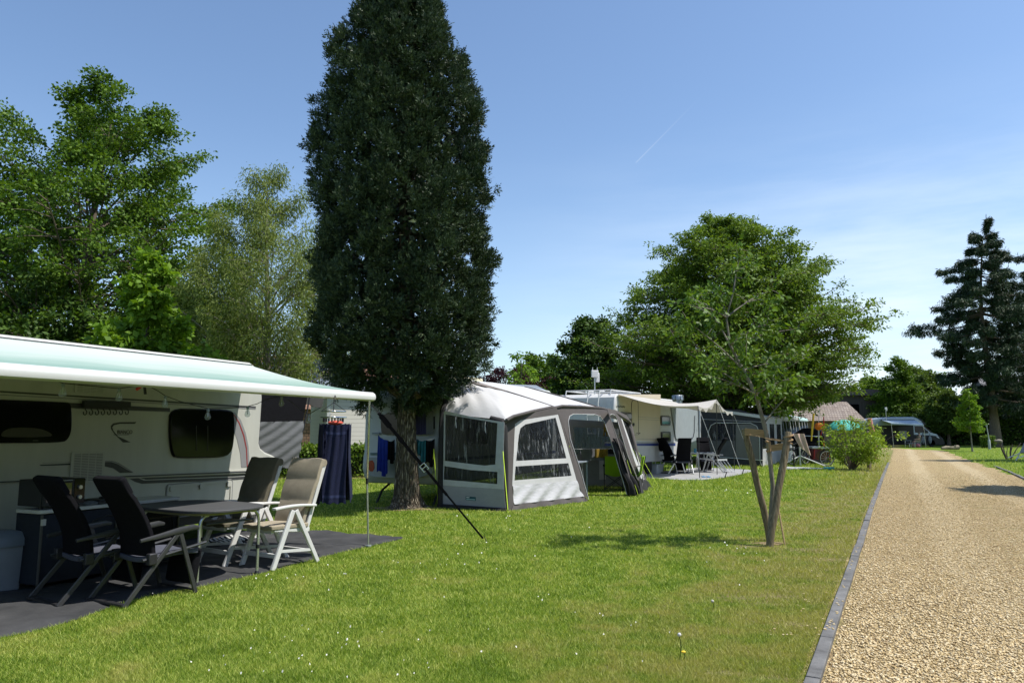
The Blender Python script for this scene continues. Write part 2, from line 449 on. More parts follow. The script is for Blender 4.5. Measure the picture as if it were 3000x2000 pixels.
LF_BUSH = leafmat('maple_bush_leaves', ((.10, .17, .014), (.19, .29, .026), (.3, .41, .05)), trans=.35)
LF_HEDGE = leafmat('hedge_leaves', ((.05, .1, .012), (.1, .17, .02), (.17, .25, .035)), trans=.25)

# ------------------------------------------------------------------ the row of pitches (u runs along it)
UA = 24.1
uA = V((math.sin(R(UA)), math.cos(R(UA)), 0)); vA = V((uA.y, -uA.x, 0))
FOOT = G(1079, 1601)
FA = Fr(FOOT - vA * 2.3, UA)                      # first caravan: wall plane y=0, awning towards -y
FB = Fr((-1.41, 15.47), UA)                       # second caravan behind the conifer
FC = Fr((3.31, 24.1), 31)                         # third caravan

# kerb: left edge of the gravel road
KERB = [G(*p) for p in ((2382, 2000), (2518, 1600), (2549, 1500), (2584, 1404), (2600.5, 1363))]
kd = (KERB[-1] - KERB[0]).normalized(); kn = V((kd.y, -kd.x, 0))
KST = KERB[0] - kd * 9; KEND = KERB[-1] + kd * 30
def kx(Y):
    pts = [KST] + KERB + [KEND]
    return np.interp(Y, [p.y for p in pts], [p.x for p in pts])
RR = [G(*p) for p in ((3000, 1403), (2844, 1350), (2767, 1320))]
def rx(Y):
    p = RR[0] - kd * 20
    pts = [p - (KST - KERB[0]) * 0] + RR
    return np.interp(Y, [q.y for q in pts], [q.x for q in pts])

# ------------------------------------------------------------------ ground
BARE = [(G(px, py), r) for px, py, r in ((2150, 1752, .22), (2285, 1748, .2), (2235, 1768, .14), (2125, 1972, .13), (2262, 1990, .15), (2420, 1905, .12), (2330, 1830, .16), (2440, 1640, .25), (2360, 1610, .3), (2488, 1412, .3), (2310, 1484, .25), (2200, 1600, .35), (1800, 1850, .08), (2520, 1480, .35))]
def lawn_nodes(n, blade=False):
    g = N(n, 'ShaderNodeNewGeometry'); pos = g.outputs['Position']
    dt = N(n, 'ShaderNodeVectorMath', operation='DOT_PRODUCT'); lk(n, pos, dt.inputs[0]); dt.inputs[1].default_value = kn
    dist = mth(n, 'SUBTRACT', dt.outputs['Value'], KERB[1].dot(kn))            # negative on the lawn side
    edge = mth(n, 'MULTIPLY', mr(n, dist, -3.2, -.15), mr(n, dist, .9, .25))
    big = noise(n, pos, .45, 3, .6); midn = noise(n, pos, 1.7, 4, .65); fine = noise(n, pos, 9, 3, .6)
    dry = mth(n, 'MULTIPLY', mr(n, mth(n, 'ADD', mth(n, 'MULTIPLY', edge, .2), mth(n, 'ADD', mth(n, 'MULTIPLY', midn, .75), mth(n, 'MULTIPLY', big, .34))), .56, .80), .85)
    if blade:
        f = mth(n, 'ADD', mth(n, 'MULTIPLY', g.outputs['Random Per Island'], .74), mth(n, 'SUBTRACT', mth(n, 'MULTIPLY', midn, .95), .26))
        green = ramp(n, f, [(.12, (.055, .115, .010)), (.48, (.20, .31, .032)), (.9, (.52, .56, .14))])
        return mix(n, mth(n, 'MULTIPLY', dry, .85), green, (.40, .36, .12)), pos
    green = ramp(n, fine, [(.25, (.055, .105, .010)), (.5, (.118, .19, .02)), (.78, (.215, .275, .04))])
    green = mix(n, mr(n, big, .35, .65), green, mix(n, .5, green, (.15, .2, .02)))
    soil = ramp(n, noise(n, pos, 26, 4, .7), [(.3, (.14, .12, .05)), (.7, (.34, .29, .14))])
    wob = N(n, 'ShaderNodeTexNoise'); wob.inputs['Scale'].default_value = 5; wob.inputs['Detail'].default_value = 5; lk(n, pos, wob.inputs['Vector'])
    wp_ = mix(n, 1.0, pos, mix(n, 1.0, wob.outputs[1], (.5, .5, .5), 'SUBTRACT'), 'ADD')
    tot = None
    for pc, pr_ in BARE:
        q_ = N(n, 'ShaderNodeVectorMath', operation='SUBTRACT'); lk(n, wp_, q_.inputs[0]); q_.inputs[1].default_value = (pc.x, pc.y, 0)
        r_ = N(n, 'ShaderNodeVectorMath', operation='MULTIPLY'); lk(n, q_.outputs[0], r_.inputs[0]); r_.inputs[1].default_value = (1 / pr_, 1 / (pr_ * .5), 0)
        l_ = N(n, 'ShaderNodeVectorMath', operation='LENGTH'); lk(n, r_.outputs[0], l_.inputs[0]); f_ = mr(n, l_.outputs['Value'], 1.5, .2)
        tot = f_ if tot is None else mth(n, 'MAXIMUM', tot, f_)
    straw = ramp(n, noise(n, pos, 34, 5, .75), [(.3, (.12, .095, .045)), (.6, (.30, .25, .12)), (.8, (.42, .36, .2))])
    return mix(n, mth(n, 'MULTIPLY', tot, .85), mix(n, dry, green, soil), straw), pos

m, n, out = nt_new('lawn'); c, pos = lawn_nodes(n)
p = N(n, 'ShaderNodeBsdfPrincipled'); p.inputs['Roughness'].default_value = .9; p.inputs['Specular IOR Level'].default_value = .1
b = N(n, 'ShaderNodeBump'); b.inputs['Strength'].default_value = .9; b.inputs['Distance'].default_value = .04
lk(n, noise(n, pos, 38, 4, .7), b.inputs['Height']); lk(n, b.outputs[0], p.inputs['Normal'])
lk(n, c, p.inputs['Base Color']); lk(n, p.outputs[0], out.inputs[0]); LAWN = m
m, n, out = nt_new('grass_blades'); c, pos = lawn_nodes(n, True)
p = N(n, 'ShaderNodeBsdfPrincipled'); p.inputs['Roughness'].default_value = .5; p.inputs['Specular IOR Level'].default_value = .25
t = N(n, 'ShaderNodeBsdfTranslucent'); lk(n, c, p.inputs['Base Color']); lk(n, mix(n, 1.0, c, (1.2, 1.25, .5), 'MULTIPLY'), t.inputs[0])
x = N(n, 'ShaderNodeMixShader'); x.inputs[0].default_value = .35; lk(n, p.outputs[0], x.inputs[1]); lk(n, t.outputs[0], x.inputs[2]); lk(n, x.outputs[0], out.inputs[0])
BLADE = m
single('lawn', MB().add([(-300, -60, 0), (400, -60, 0), (400, 600, 0), (-300, 600, 0)], [(0, 1, 2, 3)]), LAWN, None, None, kind='structure', smooth=False)

# gravel road
m, n, out = nt_new('gravel'); g = N(n, 'ShaderNodeNewGeometry'); pos = g.outputs['Position']
vo = N(n, 'ShaderNodeTexVoronoi'); vo.inputs['Scale'].default_value = 48; lk(n, pos, vo.inputs['Vector']); vo.inputs['Randomness'].default_value = 1
sx = N(n, 'ShaderNodeSeparateColor'); lk(n, vo.outputs['Color'], sx.inputs[0])
c = ramp(n, sx.outputs[0], [(0, (.26, .185, .09)), (.35, (.45, .34, .165)), (.7, (.56, .435, .225)), (1, (.66, .55, .33))])
c = mix(n, mr(n, vo.outputs['Distance'], .35, .8), c, (.19, .13, .07))
big = noise(n, pos, .5, 4, .65)
c = mix(n, mth(n, 'MULTIPLY', mr(n, big, .55, .75), .35), c, (.3, .26, .12))
weed = mth(n, 'MULTIPLY', mr(n, noise(n, pos, 1.1, 5, .75), .64, .72), .5)
c = mix(n, weed, c, (.12, .16, .03))
dr_ = N(n, 'ShaderNodeVectorMath', operation='DOT_PRODUCT'); lk(n, pos, dr_.inputs[0]); dr_.inputs[1].default_value = kn
off_ = mth(n, 'ADD', mth(n, 'SUBTRACT', dr_.outputs['Value'], KERB[1].dot(kn)), mth(n, 'MULTIPLY', noise(n, pos, .25, 2), .5))
tr1 = mth(n, 'MULTIPLY', mr(n, mth(n, 'ABSOLUTE', mth(n, 'SUBTRACT', off_, 1.45)), .42, .12), .30); tr2 = mth(n, 'MULTIPLY', mr(n, mth(n, 'ABSOLUTE', mth(n, 'SUBTRACT', off_, 3.15)), .42, .12), .30)
c = mix(n, mth(n, 'ADD', tr1, tr2), c, (.63, .535, .36))
mid_ = mth(n, 'MULTIPLY', mr(n, mth(n, 'ABSOLUTE', mth(n, 'SUBTRACT', off_, 2.3)), .5, .1), mr(n, noise(n, pos, 1.6, 5, .7), .5, .66, 0, .5))
eg_ = mth(n, 'MULTIPLY', mr(n, off_, .55, .15), mr(n, noise(n, pos, 2.2, 5, .7), .45, .62, 0, .6))
c = mix(n, mth(n, 'MAXIMUM', mid_, eg_), c, (.17, .17, .05))
p = N(n, 'ShaderNodeBsdfPrincipled'); p.inputs['Roughness'].default_value = .85; p.inputs['Specular IOR Level'].default_value = .2
b = N(n, 'ShaderNodeBump'); b.inputs['Strength'].default_value = 1.0; b.inputs['Distance'].default_value = .02; b.invert = True
lk(n, vo.outputs['Distance'], b.inputs['Height']); lk(n, b.outputs[0], p.inputs['Normal']); lk(n, c, p.inputs['Base Color']); lk(n, p.outputs[0], out.inputs[0])
GRAVEL = m
PEBBLE = None
m, n, out = nt_new('pebbles'); g = N(n, 'ShaderNodeNewGeometry')
c = ramp(n, g.outputs['Random Per Island'], [(0, (.27, .19, .095)), (.15, (.48, .36, .175)), (.6, (.63, .495, .285)), (1, (.74, .63, .42))])
p = N(n, 'ShaderNodeBsdfPrincipled'); p.inputs['Roughness'].default_value = .8; p.inputs['Specular IOR Level'].default_value = .2
lk(n, c, p.inputs['Base Color']); lk(n, p.outputs[0], out.inputs[0]); PEBBLE = m
rng = np.random.default_rng(3)
ys = np.concatenate([np.linspace(-4, 30, 90), np.linspace(30.5, 68, 70)])
vs = []
for Y in ys:
    jl = .05 * math.sin(Y * 3.1) + .05 * math.sin(Y * 7.7) if Y > 30 else 0
    jr = .12 * math.sin(Y * 1.3) + .1 * math.sin(Y * 3.7) + .05 * math.sin(Y * 9)
    xr = rx(Y) if Y > RR[0].y else float(RR[0].x + (Y - RR[0].y) * kd.x / kd.y)
    vs += [(float(kx(Y)) + (-.1 if Y < 33 else .05) + jl, Y, .004), (xr + jr, Y, .004)]
single('gravel_road', MB().add(vs, [(2*i, 2*i+1, 2*i+3, 2*i+2) for i in range(len(ys) - 1)]), GRAVEL, None, None, kind='structure', smooth=False)
# loose stones, nearest part of the road
nP = 190000
Y = 3.6 + (rng.random(nP * 2) ** 2.4) * 26; Y = Y[rng.random(nP * 2) < np.clip(1.06 - (Y - 3.6) / 24, 0, 1)][:nP]; nP = len(Y); X = kx(Y) + .07 + rng.random(nP) * 4.4
sc = .0038 + .0082 * rng.random(nP) ** 1.7
ang = rng.random(nP) * 6.28; el = rng.uniform(1.0, 1.9, nP); tl = rng.normal(0, .35, nP)
ax_ = np.stack([np.cos(ang), np.sin(ang), tl], 1); ax_ = nrm(ax_); bx = nrm(np.cross(ax_, np.array([0, 0, 1.0]) + rng.normal(0, .25, (nP, 3)))); cx = np.cross(ax_, bx)
C = np.stack([X, Y, .006 + sc * .35], 1)
e = [C + ax_ * (sc * el)[:, None], C + bx * sc[:, None], C - ax_ * (sc * el)[:, None], C - bx * sc[:, None], C + cx * (sc * .75)[:, None], C - cx * (sc * .75)[:, None]]
# one stone = 6 corners, 8 faces sharing them
vv = np.stack(e, 1).reshape(-1, 3); tri = np.array([(0,1,4),(1,2,4),(2,3,4),(3,0,4),(1,0,5),(2,1,5),(3,2,5),(0,3,5)])
idx = (np.arange(nP)[:, None, None] * 6 + tri[None]).reshape(-1)
me = bpy.data.meshes.new('loose_gravel'); me.vertices.add(len(vv)); me.vertices.foreach_set('co', vv.astype(np.float32).ravel())
me.loops.add(len(idx)); me.loops.foreach_set('vertex_index', idx.astype(np.int32)); k = len(idx) // 3; me.polygons.add(k)
me.polygons.foreach_set('loop_start', np.arange(0, k*3, 3, dtype=np.int32)); me.polygons.foreach_set('loop_total', np.full(k, 3, dtype=np.int32))
me.update(calc_edges=True); me.materials.append(PEBBLE); me.polygons.foreach_set('use_smooth', [True] * k)
o = bpy.data.objects.new('loose_gravel', me); COL.objects.link(o); tag(o, 'tan angular pebbles loose on the gravel road surface', 'gravel', kind='stuff')

# concrete edging, laid end to end
CONC = mat('kerb_concrete', (.145, .144, .142), .9, var=.4, scale=5, bump=.5, bscale=120)
def edging(name, pts, w, h, seg=1.0, kind='structure'):
    mb = MB(); pts = [V(p) for p in pts]
    L = [0]
    for a, b in zip(pts, pts[1:]): L.append(L[-1] + (b - a).length)
    def at(s):
        for i in range(len(pts) - 1):
            if s <= L[i+1] or i == len(pts) - 2: return pts[i].lerp(pts[i+1], (s - L[i]) / (L[i+1] - L[i]))
    s = 0.0
    while s < L[-1]:
        e = min(s + seg, L[-1]); jx = V((random.uniform(-.006, .006), 0, random.uniform(-.008, .004))); a, b = at(s + .005) + jx, at(e - .005) + jx * .3; hz = h + random.uniform(-.006, .004)
        mb.bar(a + V((0, 0, hz/2 - .05)), b + V((0, 0, hz/2 - .05 + random.uniform(-.002, .002))), w, hz + .1); s = e
    return single(name, mb, CONC, None, None, kind=kind, bevel=.006)
edging('kerb', [KST] + KERB + [KERB[-1] + kd * 3], .086, .045)
# stray stones kicked onto the edging and the grass beside it
rg = random.Random(77); m_ = MB()
for i in range(150):
    s_ = 1.2 + 16 * rg.random() ** 2; p_ = KERB[0] + kd * s_; o_ = rg.choice((rg.uniform(-.035, .035), rg.uniform(-.5, -.07))); z_ = .047 if abs(o_) < .04 else .008
    m_.ball((float(kx(p_.y)) + o_, p_.y, z_), rg.uniform(.005, .011), 6, (1.3, 1, .7))
tag(part('stray_pebbles', m_, PEBBLE), 'stray tan pebbles scattered on the concrete edging', 'gravel', kind='stuff')
RK = [G(*p) for p in ((3200, 1475), (3000, 1403), (2950, 1380), (2915, 1367))]
edging('kerb', RK, .09, .05)

# grass blades
NOGRASS = [[G(*c6(*q)) for q in ((760, 1285), (960, 1288), (1150, 1302), (1350, 1310), (1560, 1308), (1800, 1280), (2010, 1240), (2180, 1195), (2100, 1180), (1900, 1168), (1500, 1150), (800, 1228))]]
def inpoly(X, Y, pg):
    r = np.zeros(len(X), bool)
    for i in range(len(pg)):
        a, b = pg[i], pg[i - 1]
        r ^= ((a.y > Y) != (b.y > Y)) & (X < (b.x - a.x) * (Y - a.y) / (b.y - a.y + 1e-9) + a.x)
    return r
def blades(nb, ymin, ymax, seed, h=(.014, .036), w=(.0032, .0066), xr=None):
    rng = np.random.default_rng(seed); u = rng.random(nb)
    Y = 1 / (1 / ymin + u * (1 / ymax - 1 / ymin))
    X = -Y * .76 + rng.random(nb) * Y * 1.52
    k = kx(Y)
    if xr is None: ok = X < k - .042 + rng.normal(0, .018, nb) + np.maximum(0, np.sin(Y * 5.3) + np.sin(Y * 11.7 + 1) + np.sin(Y * 2.1)) * .022
    else: ok = (X > xr(Y) + .05) & (X < Y * .74)
    rel = np.stack([X - FA.o.x, Y - FA.o.y], 1); lx = rel @ np.array([uA.x, uA.y]); ly = rel @ np.array([-vA.x, -vA.y])
    ok &= ~((ly > np.interp(lx, MATX, MATY) + .0) & (lx < np.interp(ly, [-2.6, -1.5, .5], [MATX[-1], .95, .9])))
    for (pc, pr_) in BARE: ok &= ~((((X - pc.x) / pr_) ** 2 + ((Y - pc.y) / (pr_ * .45)) ** 2 < rng.uniform(.1, 2.0, nb)) & (rng.random(nb) < .72))
    for pg in NOGRASS: ok &= ~inpoly(X, Y, pg)
    X, Y = X[ok], Y[ok]; nb = len(X); s = np.clip(Y / 6, .8, 6)
    hh = rng.uniform(h[0], h[1], nb) * (1 + .25 * (s - .8)); ww = rng.uniform(w[0], w[1], nb) * s * .55
    a = rng.random(nb) * 6.283; side = np.stack([np.cos(a), np.sin(a), np.zeros(nb)], 1)
    ln = rng.normal(0, .55, (nb, 2)); tip = np.stack([ln[:, 0], ln[:, 1], np.ones(nb)], 1) * hh[:, None]
    B = np.stack([X, Y, np.zeros(nb) - .002], 1); v = np.empty((nb, 3, 3))
    v[:, 0] = B - side * ww[:, None]; v[:, 1] = B + side * ww[:, None]; v[:, 2] = B + tip
    return v.reshape(-1, 3)
# edge of the ground sheet under the first awning (local x -> local y of its front edge)
_mp = [FA.g(cF(*q)) for q in ((0, 1465), (60, 1454), (120, 1440), (185, 1420), (250, 1396), (300, 1381), (350, 1367), (400, 1358), (450, 1350), (510, 1336), (560, 1326), (600, 1317), (640, 1306), (690, 1293), (730, 1282), (790, 1267), (850, 1254), (900, 1243), (930, 1236))]
MATX = [-9.0] + [q.x for q in _mp]; MATY = [_mp[0].y - .1] + [q.y for q in _mp]
gb = np.concatenate([blades(800000, 4.2, 26, 11), blades(90000, 20, 48, 12, (.03, .06))])
tag(mesh_np('grass', gb, 3, BLADE), 'short mown green grass blades across the lawn', 'grass', kind='stuff')
gb = blades(60000, 20, 60, 14, (.03, .06), xr=lambda Y: np.interp(Y, [RR[0].y, RR[1].y, RR[2].y], [RR[0].x, RR[1].x, RR[2].x]))
tag(mesh_np('grass', gb, 3, BLADE), 'short green grass on the right of the gravel road', 'grass', kind='stuff')
# clover heads and daisies
rng = np.random.default_rng(21); nf = 260
cY = 1 / (1 / 4.4 + rng.random(46) * (1 / 22 - 1 / 4.4)); cX = -cY * .4 + rng.random(46) * cY * 1.1; ci = rng.integers(0, 46, nf); Y = np.clip(cY[ci] + rng.normal(0, .4, nf), 4.3, 30); X = cX[ci] + rng.normal(0, .45, nf)
ok = X < kx(Y) - 1.0; ll = [FA.l((a, b_, 0)) for a, b_ in zip(X, Y)]
ok &= np.array([not (q.y > np.interp(q.x, MATX, MATY) - .05 and q.x < 1.2) for q in ll])
X, Y = X[ok], Y[ok]; r = rng.uniform(.004, .008, len(X)) * np.clip(Y / 8, .8, 2); v = np.empty((len(X), 6, 3))
for k in range(6):
    a = k * math.pi / 3; v[:, k] = np.stack([X + r * math.cos(a), Y + r * math.sin(a) * .7, .035 + r * math.sin(a) * .7 + rng.uniform(0, .012, len(X))], 1)
tag(mesh_np('daisies', v.reshape(-1, 3), 6, mat('white_petals', (.75, .74, .66), .7)), 'tiny white clover and daisy heads dotted over the lawn', 'flowers', kind='stuff')

# ------------------------------------------------------------------ sky, sun, camera
SUN_D = V((-.99, .12, 0)).normalized(); EL = R(60)
sl = bpy.data.lights.new('sun', 'SUN'); sl.energy = 5.0; sl.angle = R(.55); sl.color = (1, .955, .88)
so = bpy.data.objects.new('sun', sl); COL.objects.link(so)
so.rotation_euler = (SUN_D * math.cos(EL) + V((0, 0, -math.sin(EL)))).to_track_quat('-Z', 'Y').to_euler(); so.location = (20, -5, 40)
w = bpy.data.worlds.new('World'); SC.world = w; w.use_nodes = True; n = w.node_tree; n.nodes.clear()
out = n.nodes.new('ShaderNodeOutputWorld'); bg = n.nodes.new('ShaderNodeBackground'); bg.inputs[1].default_value = .145
sky = n.nodes.new('ShaderNodeTexSky'); sky.sky_type = 'NISHITA'; sky.sun_disc = False; sky.sun_elevation = EL
sky.sun_rotation = math.atan2(-SUN_D.x, -SUN_D.y); sky.air_density = 1.0; sky.dust_density = .6; sky.ozone_density = 1.0; sky.altitude = 50
tc = n.nodes.new('ShaderNodeTexCoord').outputs['Generated']
sep = N(n, 'ShaderNodeSeparateXYZ'); lk(n, tc, sep.inputs[0])
cl = noise(n, tc, 2.2, 6, .6, (1.0, 1.4, 7.0)); cl2 = noise(n, tc, 1.1, 3, .5, (1.2, 1.0, 4.0))
low = mth(n, 'MULTIPLY', mr(n, sep.outputs[2], .42, .08), mr(n, sep.outputs[0], -.12, .5))
wisp = mth(n, 'MULTIPLY', mr(n, mth(n, 'ADD', mth(n, 'MULTIPLY', cl, .6), mth(n, 'MULTIPLY', cl2, .5)), .42, .72), low)
haz = mth(n, 'MULTIPLY', mr(n, sep.outputs[2], .40, -.02), .22)
cA, cB = ray(1860, 480).normalized(), ray(2075, 262).normalized(); cn = cA.cross(cB).normalized(); ct = (cB - cA).normalized()
def dotn(vv):
    d = N(n, 'ShaderNodeVectorMath', operation='DOT_PRODUCT'); lk(n, tc, d.inputs[0]); d.inputs[1].default_value = vv; return d.outputs['Value']
trail = mth(n, 'MULTIPLY', mr(n, mth(n, 'ABSOLUTE', dotn(cn)), .0013, 0), mth(n, 'MULTIPLY', mr(n, dotn(ct), cA.dot(ct), cA.dot(ct) + .004), mr(n, dotn(ct), cB.dot(ct), cA.dot(ct), 0, .14)))
c = mix(n, haz, mix(n, 1.0, sky.outputs[0], (.93, 1.0, 1.06), 'MULTIPLY'), (4.6, 5.9, 7.2))
c = mix(n, mth(n, 'MULTIPLY', wisp, .8), c, (5.8, 6.5, 7.2))
c = mix(n, trail, c, (5.8, 6.4, 7.0))
lk(n, c, bg.inputs[0]); lk(n, bg.outputs[0], out.inputs[0])
cd = bpy.data.cameras.new('camera'); cd.sensor_width = 36; cd.lens = F / 3000 * 36; cd.clip_end = 3000; cd.clip_start = .05
co = bpy.data.objects.new('camera', cd); COL.objects.link(co); co.location = CAM; co.rotation_euler = (math.pi / 2 + PITCH, 0, 0); SC.camera = co
SC.view_settings.view_transform = 'Standard'; SC.view_settings.look = 'None'; SC.view_settings.exposure = .28; SC.view_settings.gamma = 1
SC.cycles.max_bounces = 8; SC.cycles.transparent_max_bounces = 16; SC.cycles.use_denoising = True
# ------------------------------------------------------------------ first caravan
t = thing('caravan', 'white caravan with BIANCO lettering and black windows under the mint awning', 'caravan', FA.o, FA.rz)
CARA = t
prof = [(-6.6, .4), (-6.6, 2.35), (-6.5, 2.52), (-6.3, 2.58), (.1, 2.58), (.27, 2.5), (.36, 2.3), (.39, 2.05), (.375, 1.6), (.36, 1.36), (.4, 1.28), (.5, 1.22), (.66, 1.17), (.77, 1.12), (.8, 1.04), (.79, .9), (.74, .72), (.66, .56), (.58, .46)]
part('body', MB().ngon([(x, 0, z) for x, z in prof], (0, 2.3, 0)), GREYWHITE, t, bevel=.03)
def onA(q, y=0.0): p = FA.on(q, 'y', y); return V((p.x, y, p.z))
def decal(name, pts, m, th=.004, par=t, y0=0.0, fr=FA, ch=0, world=None, bev=0, label=None):
    P = [fr.on(q, 'y', y0) for q in pts]; P = [V((p.x, y0 + .001, p.z)) for p in P]
    if ch: P = chaikin(P, ch)
    o = part(name, MB().ngon(P, (0, -th - .001, 0)), m, par, bevel=bev)
    if label: o['label'] = label
    return o
# trims and stripes
for a, b, h, m in (((-200, 1132), (749, 1190), 5, STRIPE_D), ((-200, 1143.5), (749, 1195.5), 3, STRIPE_G)):
    decal('stripe', [(a[0], a[1]), (b[0], b[1]), (b[0], b[1] + h), (a[0], a[1] + h)], m)
decal('stripe', [c1(625, 718), c1(1560, 768), c1(1560, 800), c1(640, 768)], STRIPE_D)
decal('stripe', [c1(690, 770), c1(1560, 800), c1(1555, 806), c1(690, 775)], STRIPE_G)
decal('stripe', [c1(360, 1288), c1(650, 1274), c1(650, 1290), c1(375, 1298)], STRIPE_D)
decal('stripe', [c1(390, 1270), c1(650, 1262), c1(650, 1266), c1(390, 1275)], STRIPE_G)
decal('stripe', [c1(950, 1262), c1(1020, 1262), c1(1080, 1282), c1(1160, 1330), c1(1222, 1360), c1(1100, 1363), c1(1040, 1320), c1(950, 1300)], STRIPE_D)
decal('stripe', [c1(950, 1250), c1(1030, 1250), c1(1090, 1270), c1(1225, 1355), c1(1215, 1357), c1(1085, 1278), c1(1025, 1258), c1(950, 1258)], STRIPE_G)
decal('stripe', [c1(1190, 1416), c1(1270, 1411), c1(1320, 1432), c1(2160, 1400), c1(2440, 1382), c1(2440, 1402), c1(2160, 1425), c1(1300, 1462), c1(1240, 1445)], STRIPE_D)
decal('stripe', [c1(1290, 1408), c1(2160, 1376), c1(2440, 1358), c1(2440, 1372), c1(2160, 1392), c1(1340, 1424)], STRIPE_D)
decal('stripe', [c3(248, 650), c3(275, 650), c3(330, 720), c3(375, 840), c3(400, 960), c3(412, 1150), c3(335, 1155), c3(325, 1030), c3(295, 900), c3(255, 790)], STRIPE_G)
decal('stripe', [c3(258, 668), c3(268, 668), c3(318, 745), c3(360, 860), c3(385, 980), c3(392, 1150), c3(384, 1150), c3(376, 985), c3(350, 865), c3(310, 752)], STRIPE_R, .006)
for a, b, hh, dd, m in ((c1(-300, 1440), c1(630, 1405), 9, .02, GREYWHITE), (c1(960, 1388), c1(2440, 1328), 9, .022, GREYWHITE), (c1(-300, 1452), c1(630, 1414), 4, .024, STRIPE_D), (c1(975, 1396), c1(2440, 1337), 4, .026, STRIPE_D)):
    decal('trim_rail', [a, b, (b[0], b[1] + hh), (a[0], a[1] + hh)], m, dd)
# windows
for pts in ([c1(-900, 655), c1(-100, 692), c1(600, 718), c1(632, 726), c1(642, 800), c1(645, 900), c1(638, 990), c1(612, 1050), c1(560, 1082), c1(-100, 1086), c1(-900, 1090)],
            [c1(1562, 778), c1(1800, 782), c1(2128, 786), c1(2138, 860), c1(2140, 960), c1(2132, 1090), c1(2115, 1165), c1(2060, 1212), c1(1900, 1220), c1(1610, 1224), c1(1575, 1190), c1(1556, 1080), c1(1550, 940)]):
    wn = decal('window', pts, BLACKGL, .035, ch=2, bev=.008)
    P = [FA.on(q, 'y', 0) for q in pts]; cx = sum(p.x for p in P) / len(P); cz = sum(p.z for p in P) / len(P)
    w2 = part('frame', MB().ngon(chaikin([V((cx + (p.x - cx) * 1.02, -.001, cz + (p.z - cz) * 1.03)) for p in P], 2), (0, -.012, 0)), BLACK, wn)
    if pts[0][0] < -100:
        decal('blind', [c1(5, 1030), c1(20, 985), c1(90, 952), c1(220, 945), c1(360, 955), c1(450, 985), c1(490, 1025), c1(380, 1034), c1(120, 1036)], mat('tinted_blind', (.045, .042, .034), .3), .002, wn, -.037, ch=1)
        decal('catch', [c1(300, 1062), c1(350, 1062), c1(350, 1070), c1(300, 1070)], STRIPE_D, .006, wn, -.037)
    else:
        for xx in (1800, 1905): decal('rib', [c1(xx, 930), c1(xx + 7, 930), c1(xx + 7, 1160), c1(xx, 1160)], mat('tinted_rib', (.02, .02, .022), .2), .002, wn, -.037)
# ventilation grilles
def grille(x0, x1, z0, z1, n, fr=t):
    g = part('vent_grille', MB().ngon([(x, -.001, z) for x, z in rrect(x0, x1, z0, z1, .02)], (0, -.016, 0)), GREYWHITE, fr, bevel=.004)
    m = MB(); s = MB(); w = (x1 - x0); h = (z1 - z0)
    for i in range(n):
        z = z0 + h * (.1 + .82 * i / (n - 1))
        for k in range(4):
            a = x0 + w * (.08 + k * .215); s.b2((a, -.0195, z - h * .012), (a + w * .19, -.0165, z + h * .012))
    part('slot', s, mat('slot_shadow', (.2, .2, .19), .6), g)
    return g
a, b = onA(c1(652, 1172)), onA(c1(945, 1448)); grille(a.x, b.x, b.z, a.z, 17)
a, b = onA(c1(685, 495)), onA(c1(958, 640)); grille(a.x, b.x, b.z, a.z, 9)
# locker hatch
a, b = onA(c1(1535, 1465)), onA(c1(2128, 1465)); zt = onA(c1(1535, 1462)).z; zt2 = a.z
hx0, hx1, hz1 = a.x, b.x, (onA(c1(1540, 1465)).z + onA(c1(2120, 1440)).z) / 2; hz0 = hz1 - .42
pts_ = [V((x, -.004, z)) for x, z in rrect(hx0 - .012, hx1 + .012, hz0 - .012, hz1 + .012, .045)]; part('hatch_seal', MB().tube(pts_ + [pts_[0]], .007, 5), STRIPE_G, t)
ht = part('locker_hatch', MB().plate([(x, -.001, z) for x, z in rrect(hx0, hx1, hz0, hz1, .04)], [[(x, -.001, z) for x, z in rrect(hx0 + .03, hx1 - .03, hz0 + .03, hz1 - .03, .03)]], (0, -.012, 0)), GREYWHITE, t)
for fx in (.06, .5, .94):
    x = hx0 + (hx1 - hx0) * fx
    part('latch', MB().ngon([(q, -.013, z) for q, z in rrect(x - .035, x + .035, hz1 - .085, hz1 - .015, .02)], (0, -.012, 0)), GREYWHITE, ht)
# lettering and swoosh
def text(name, body, size, M, par, m, ext=.0015, fit=None):
    cu = bpy.data.curves.new(name, 'FONT'); cu.body = body; cu.size = size; cu.extrude = ext; cu.align_x = 'LEFT'; cu.materials.append(m)
    o = bpy.data.objects.new('tmp_text', cu); COL.objects.link(o); bpy.context.view_layer.update()
    me = bpy.data.meshes.new_from_object(o.evaluated_get(bpy.context.evaluated_depsgraph_get())); bpy.data.objects.remove(o)
    if fit: 
        xs_ = [v.co.x for v in me.vertices]; k = fit / (max(xs_) - min(xs_)); x0 = min(xs_)
        for v in me.vertices: v.co.x = (v.co.x - x0) * k
    me.transform(M); me.name = name; o = bpy.data.objects.new(name, me); COL.objects.link(o)
    if par is not None: o.parent = par
    return o
a, b = onA(c1(1076, 1004)), onA(c1(1213, 1002)); hcap = onA(c1(1076, 969)).z - a.z
LOGOM = mat('charcoal_lettering', (.045, .045, .04), .5)
lt = text('lettering', 'BIANCO', hcap / .70, Matrix.Translation((a.x, -.003, a.z)) @ Matrix.Rotation(R(90), 4, 'X'), t, LOGOM, fit=b.x - a.x)
lg = decal('emblem', [c1(1253, 895), c1(1235, 912), c1(1100, 912), c1(1045, 925), c1(1030, 945), c1(1040, 975), c1(1080, 1025), c1(1200, 1082), c1(1130, 1083), c1(1060, 1015), c1(1020, 960), c1(1018, 930), c1(1040, 908), c1(1100, 897)], LOGOM)
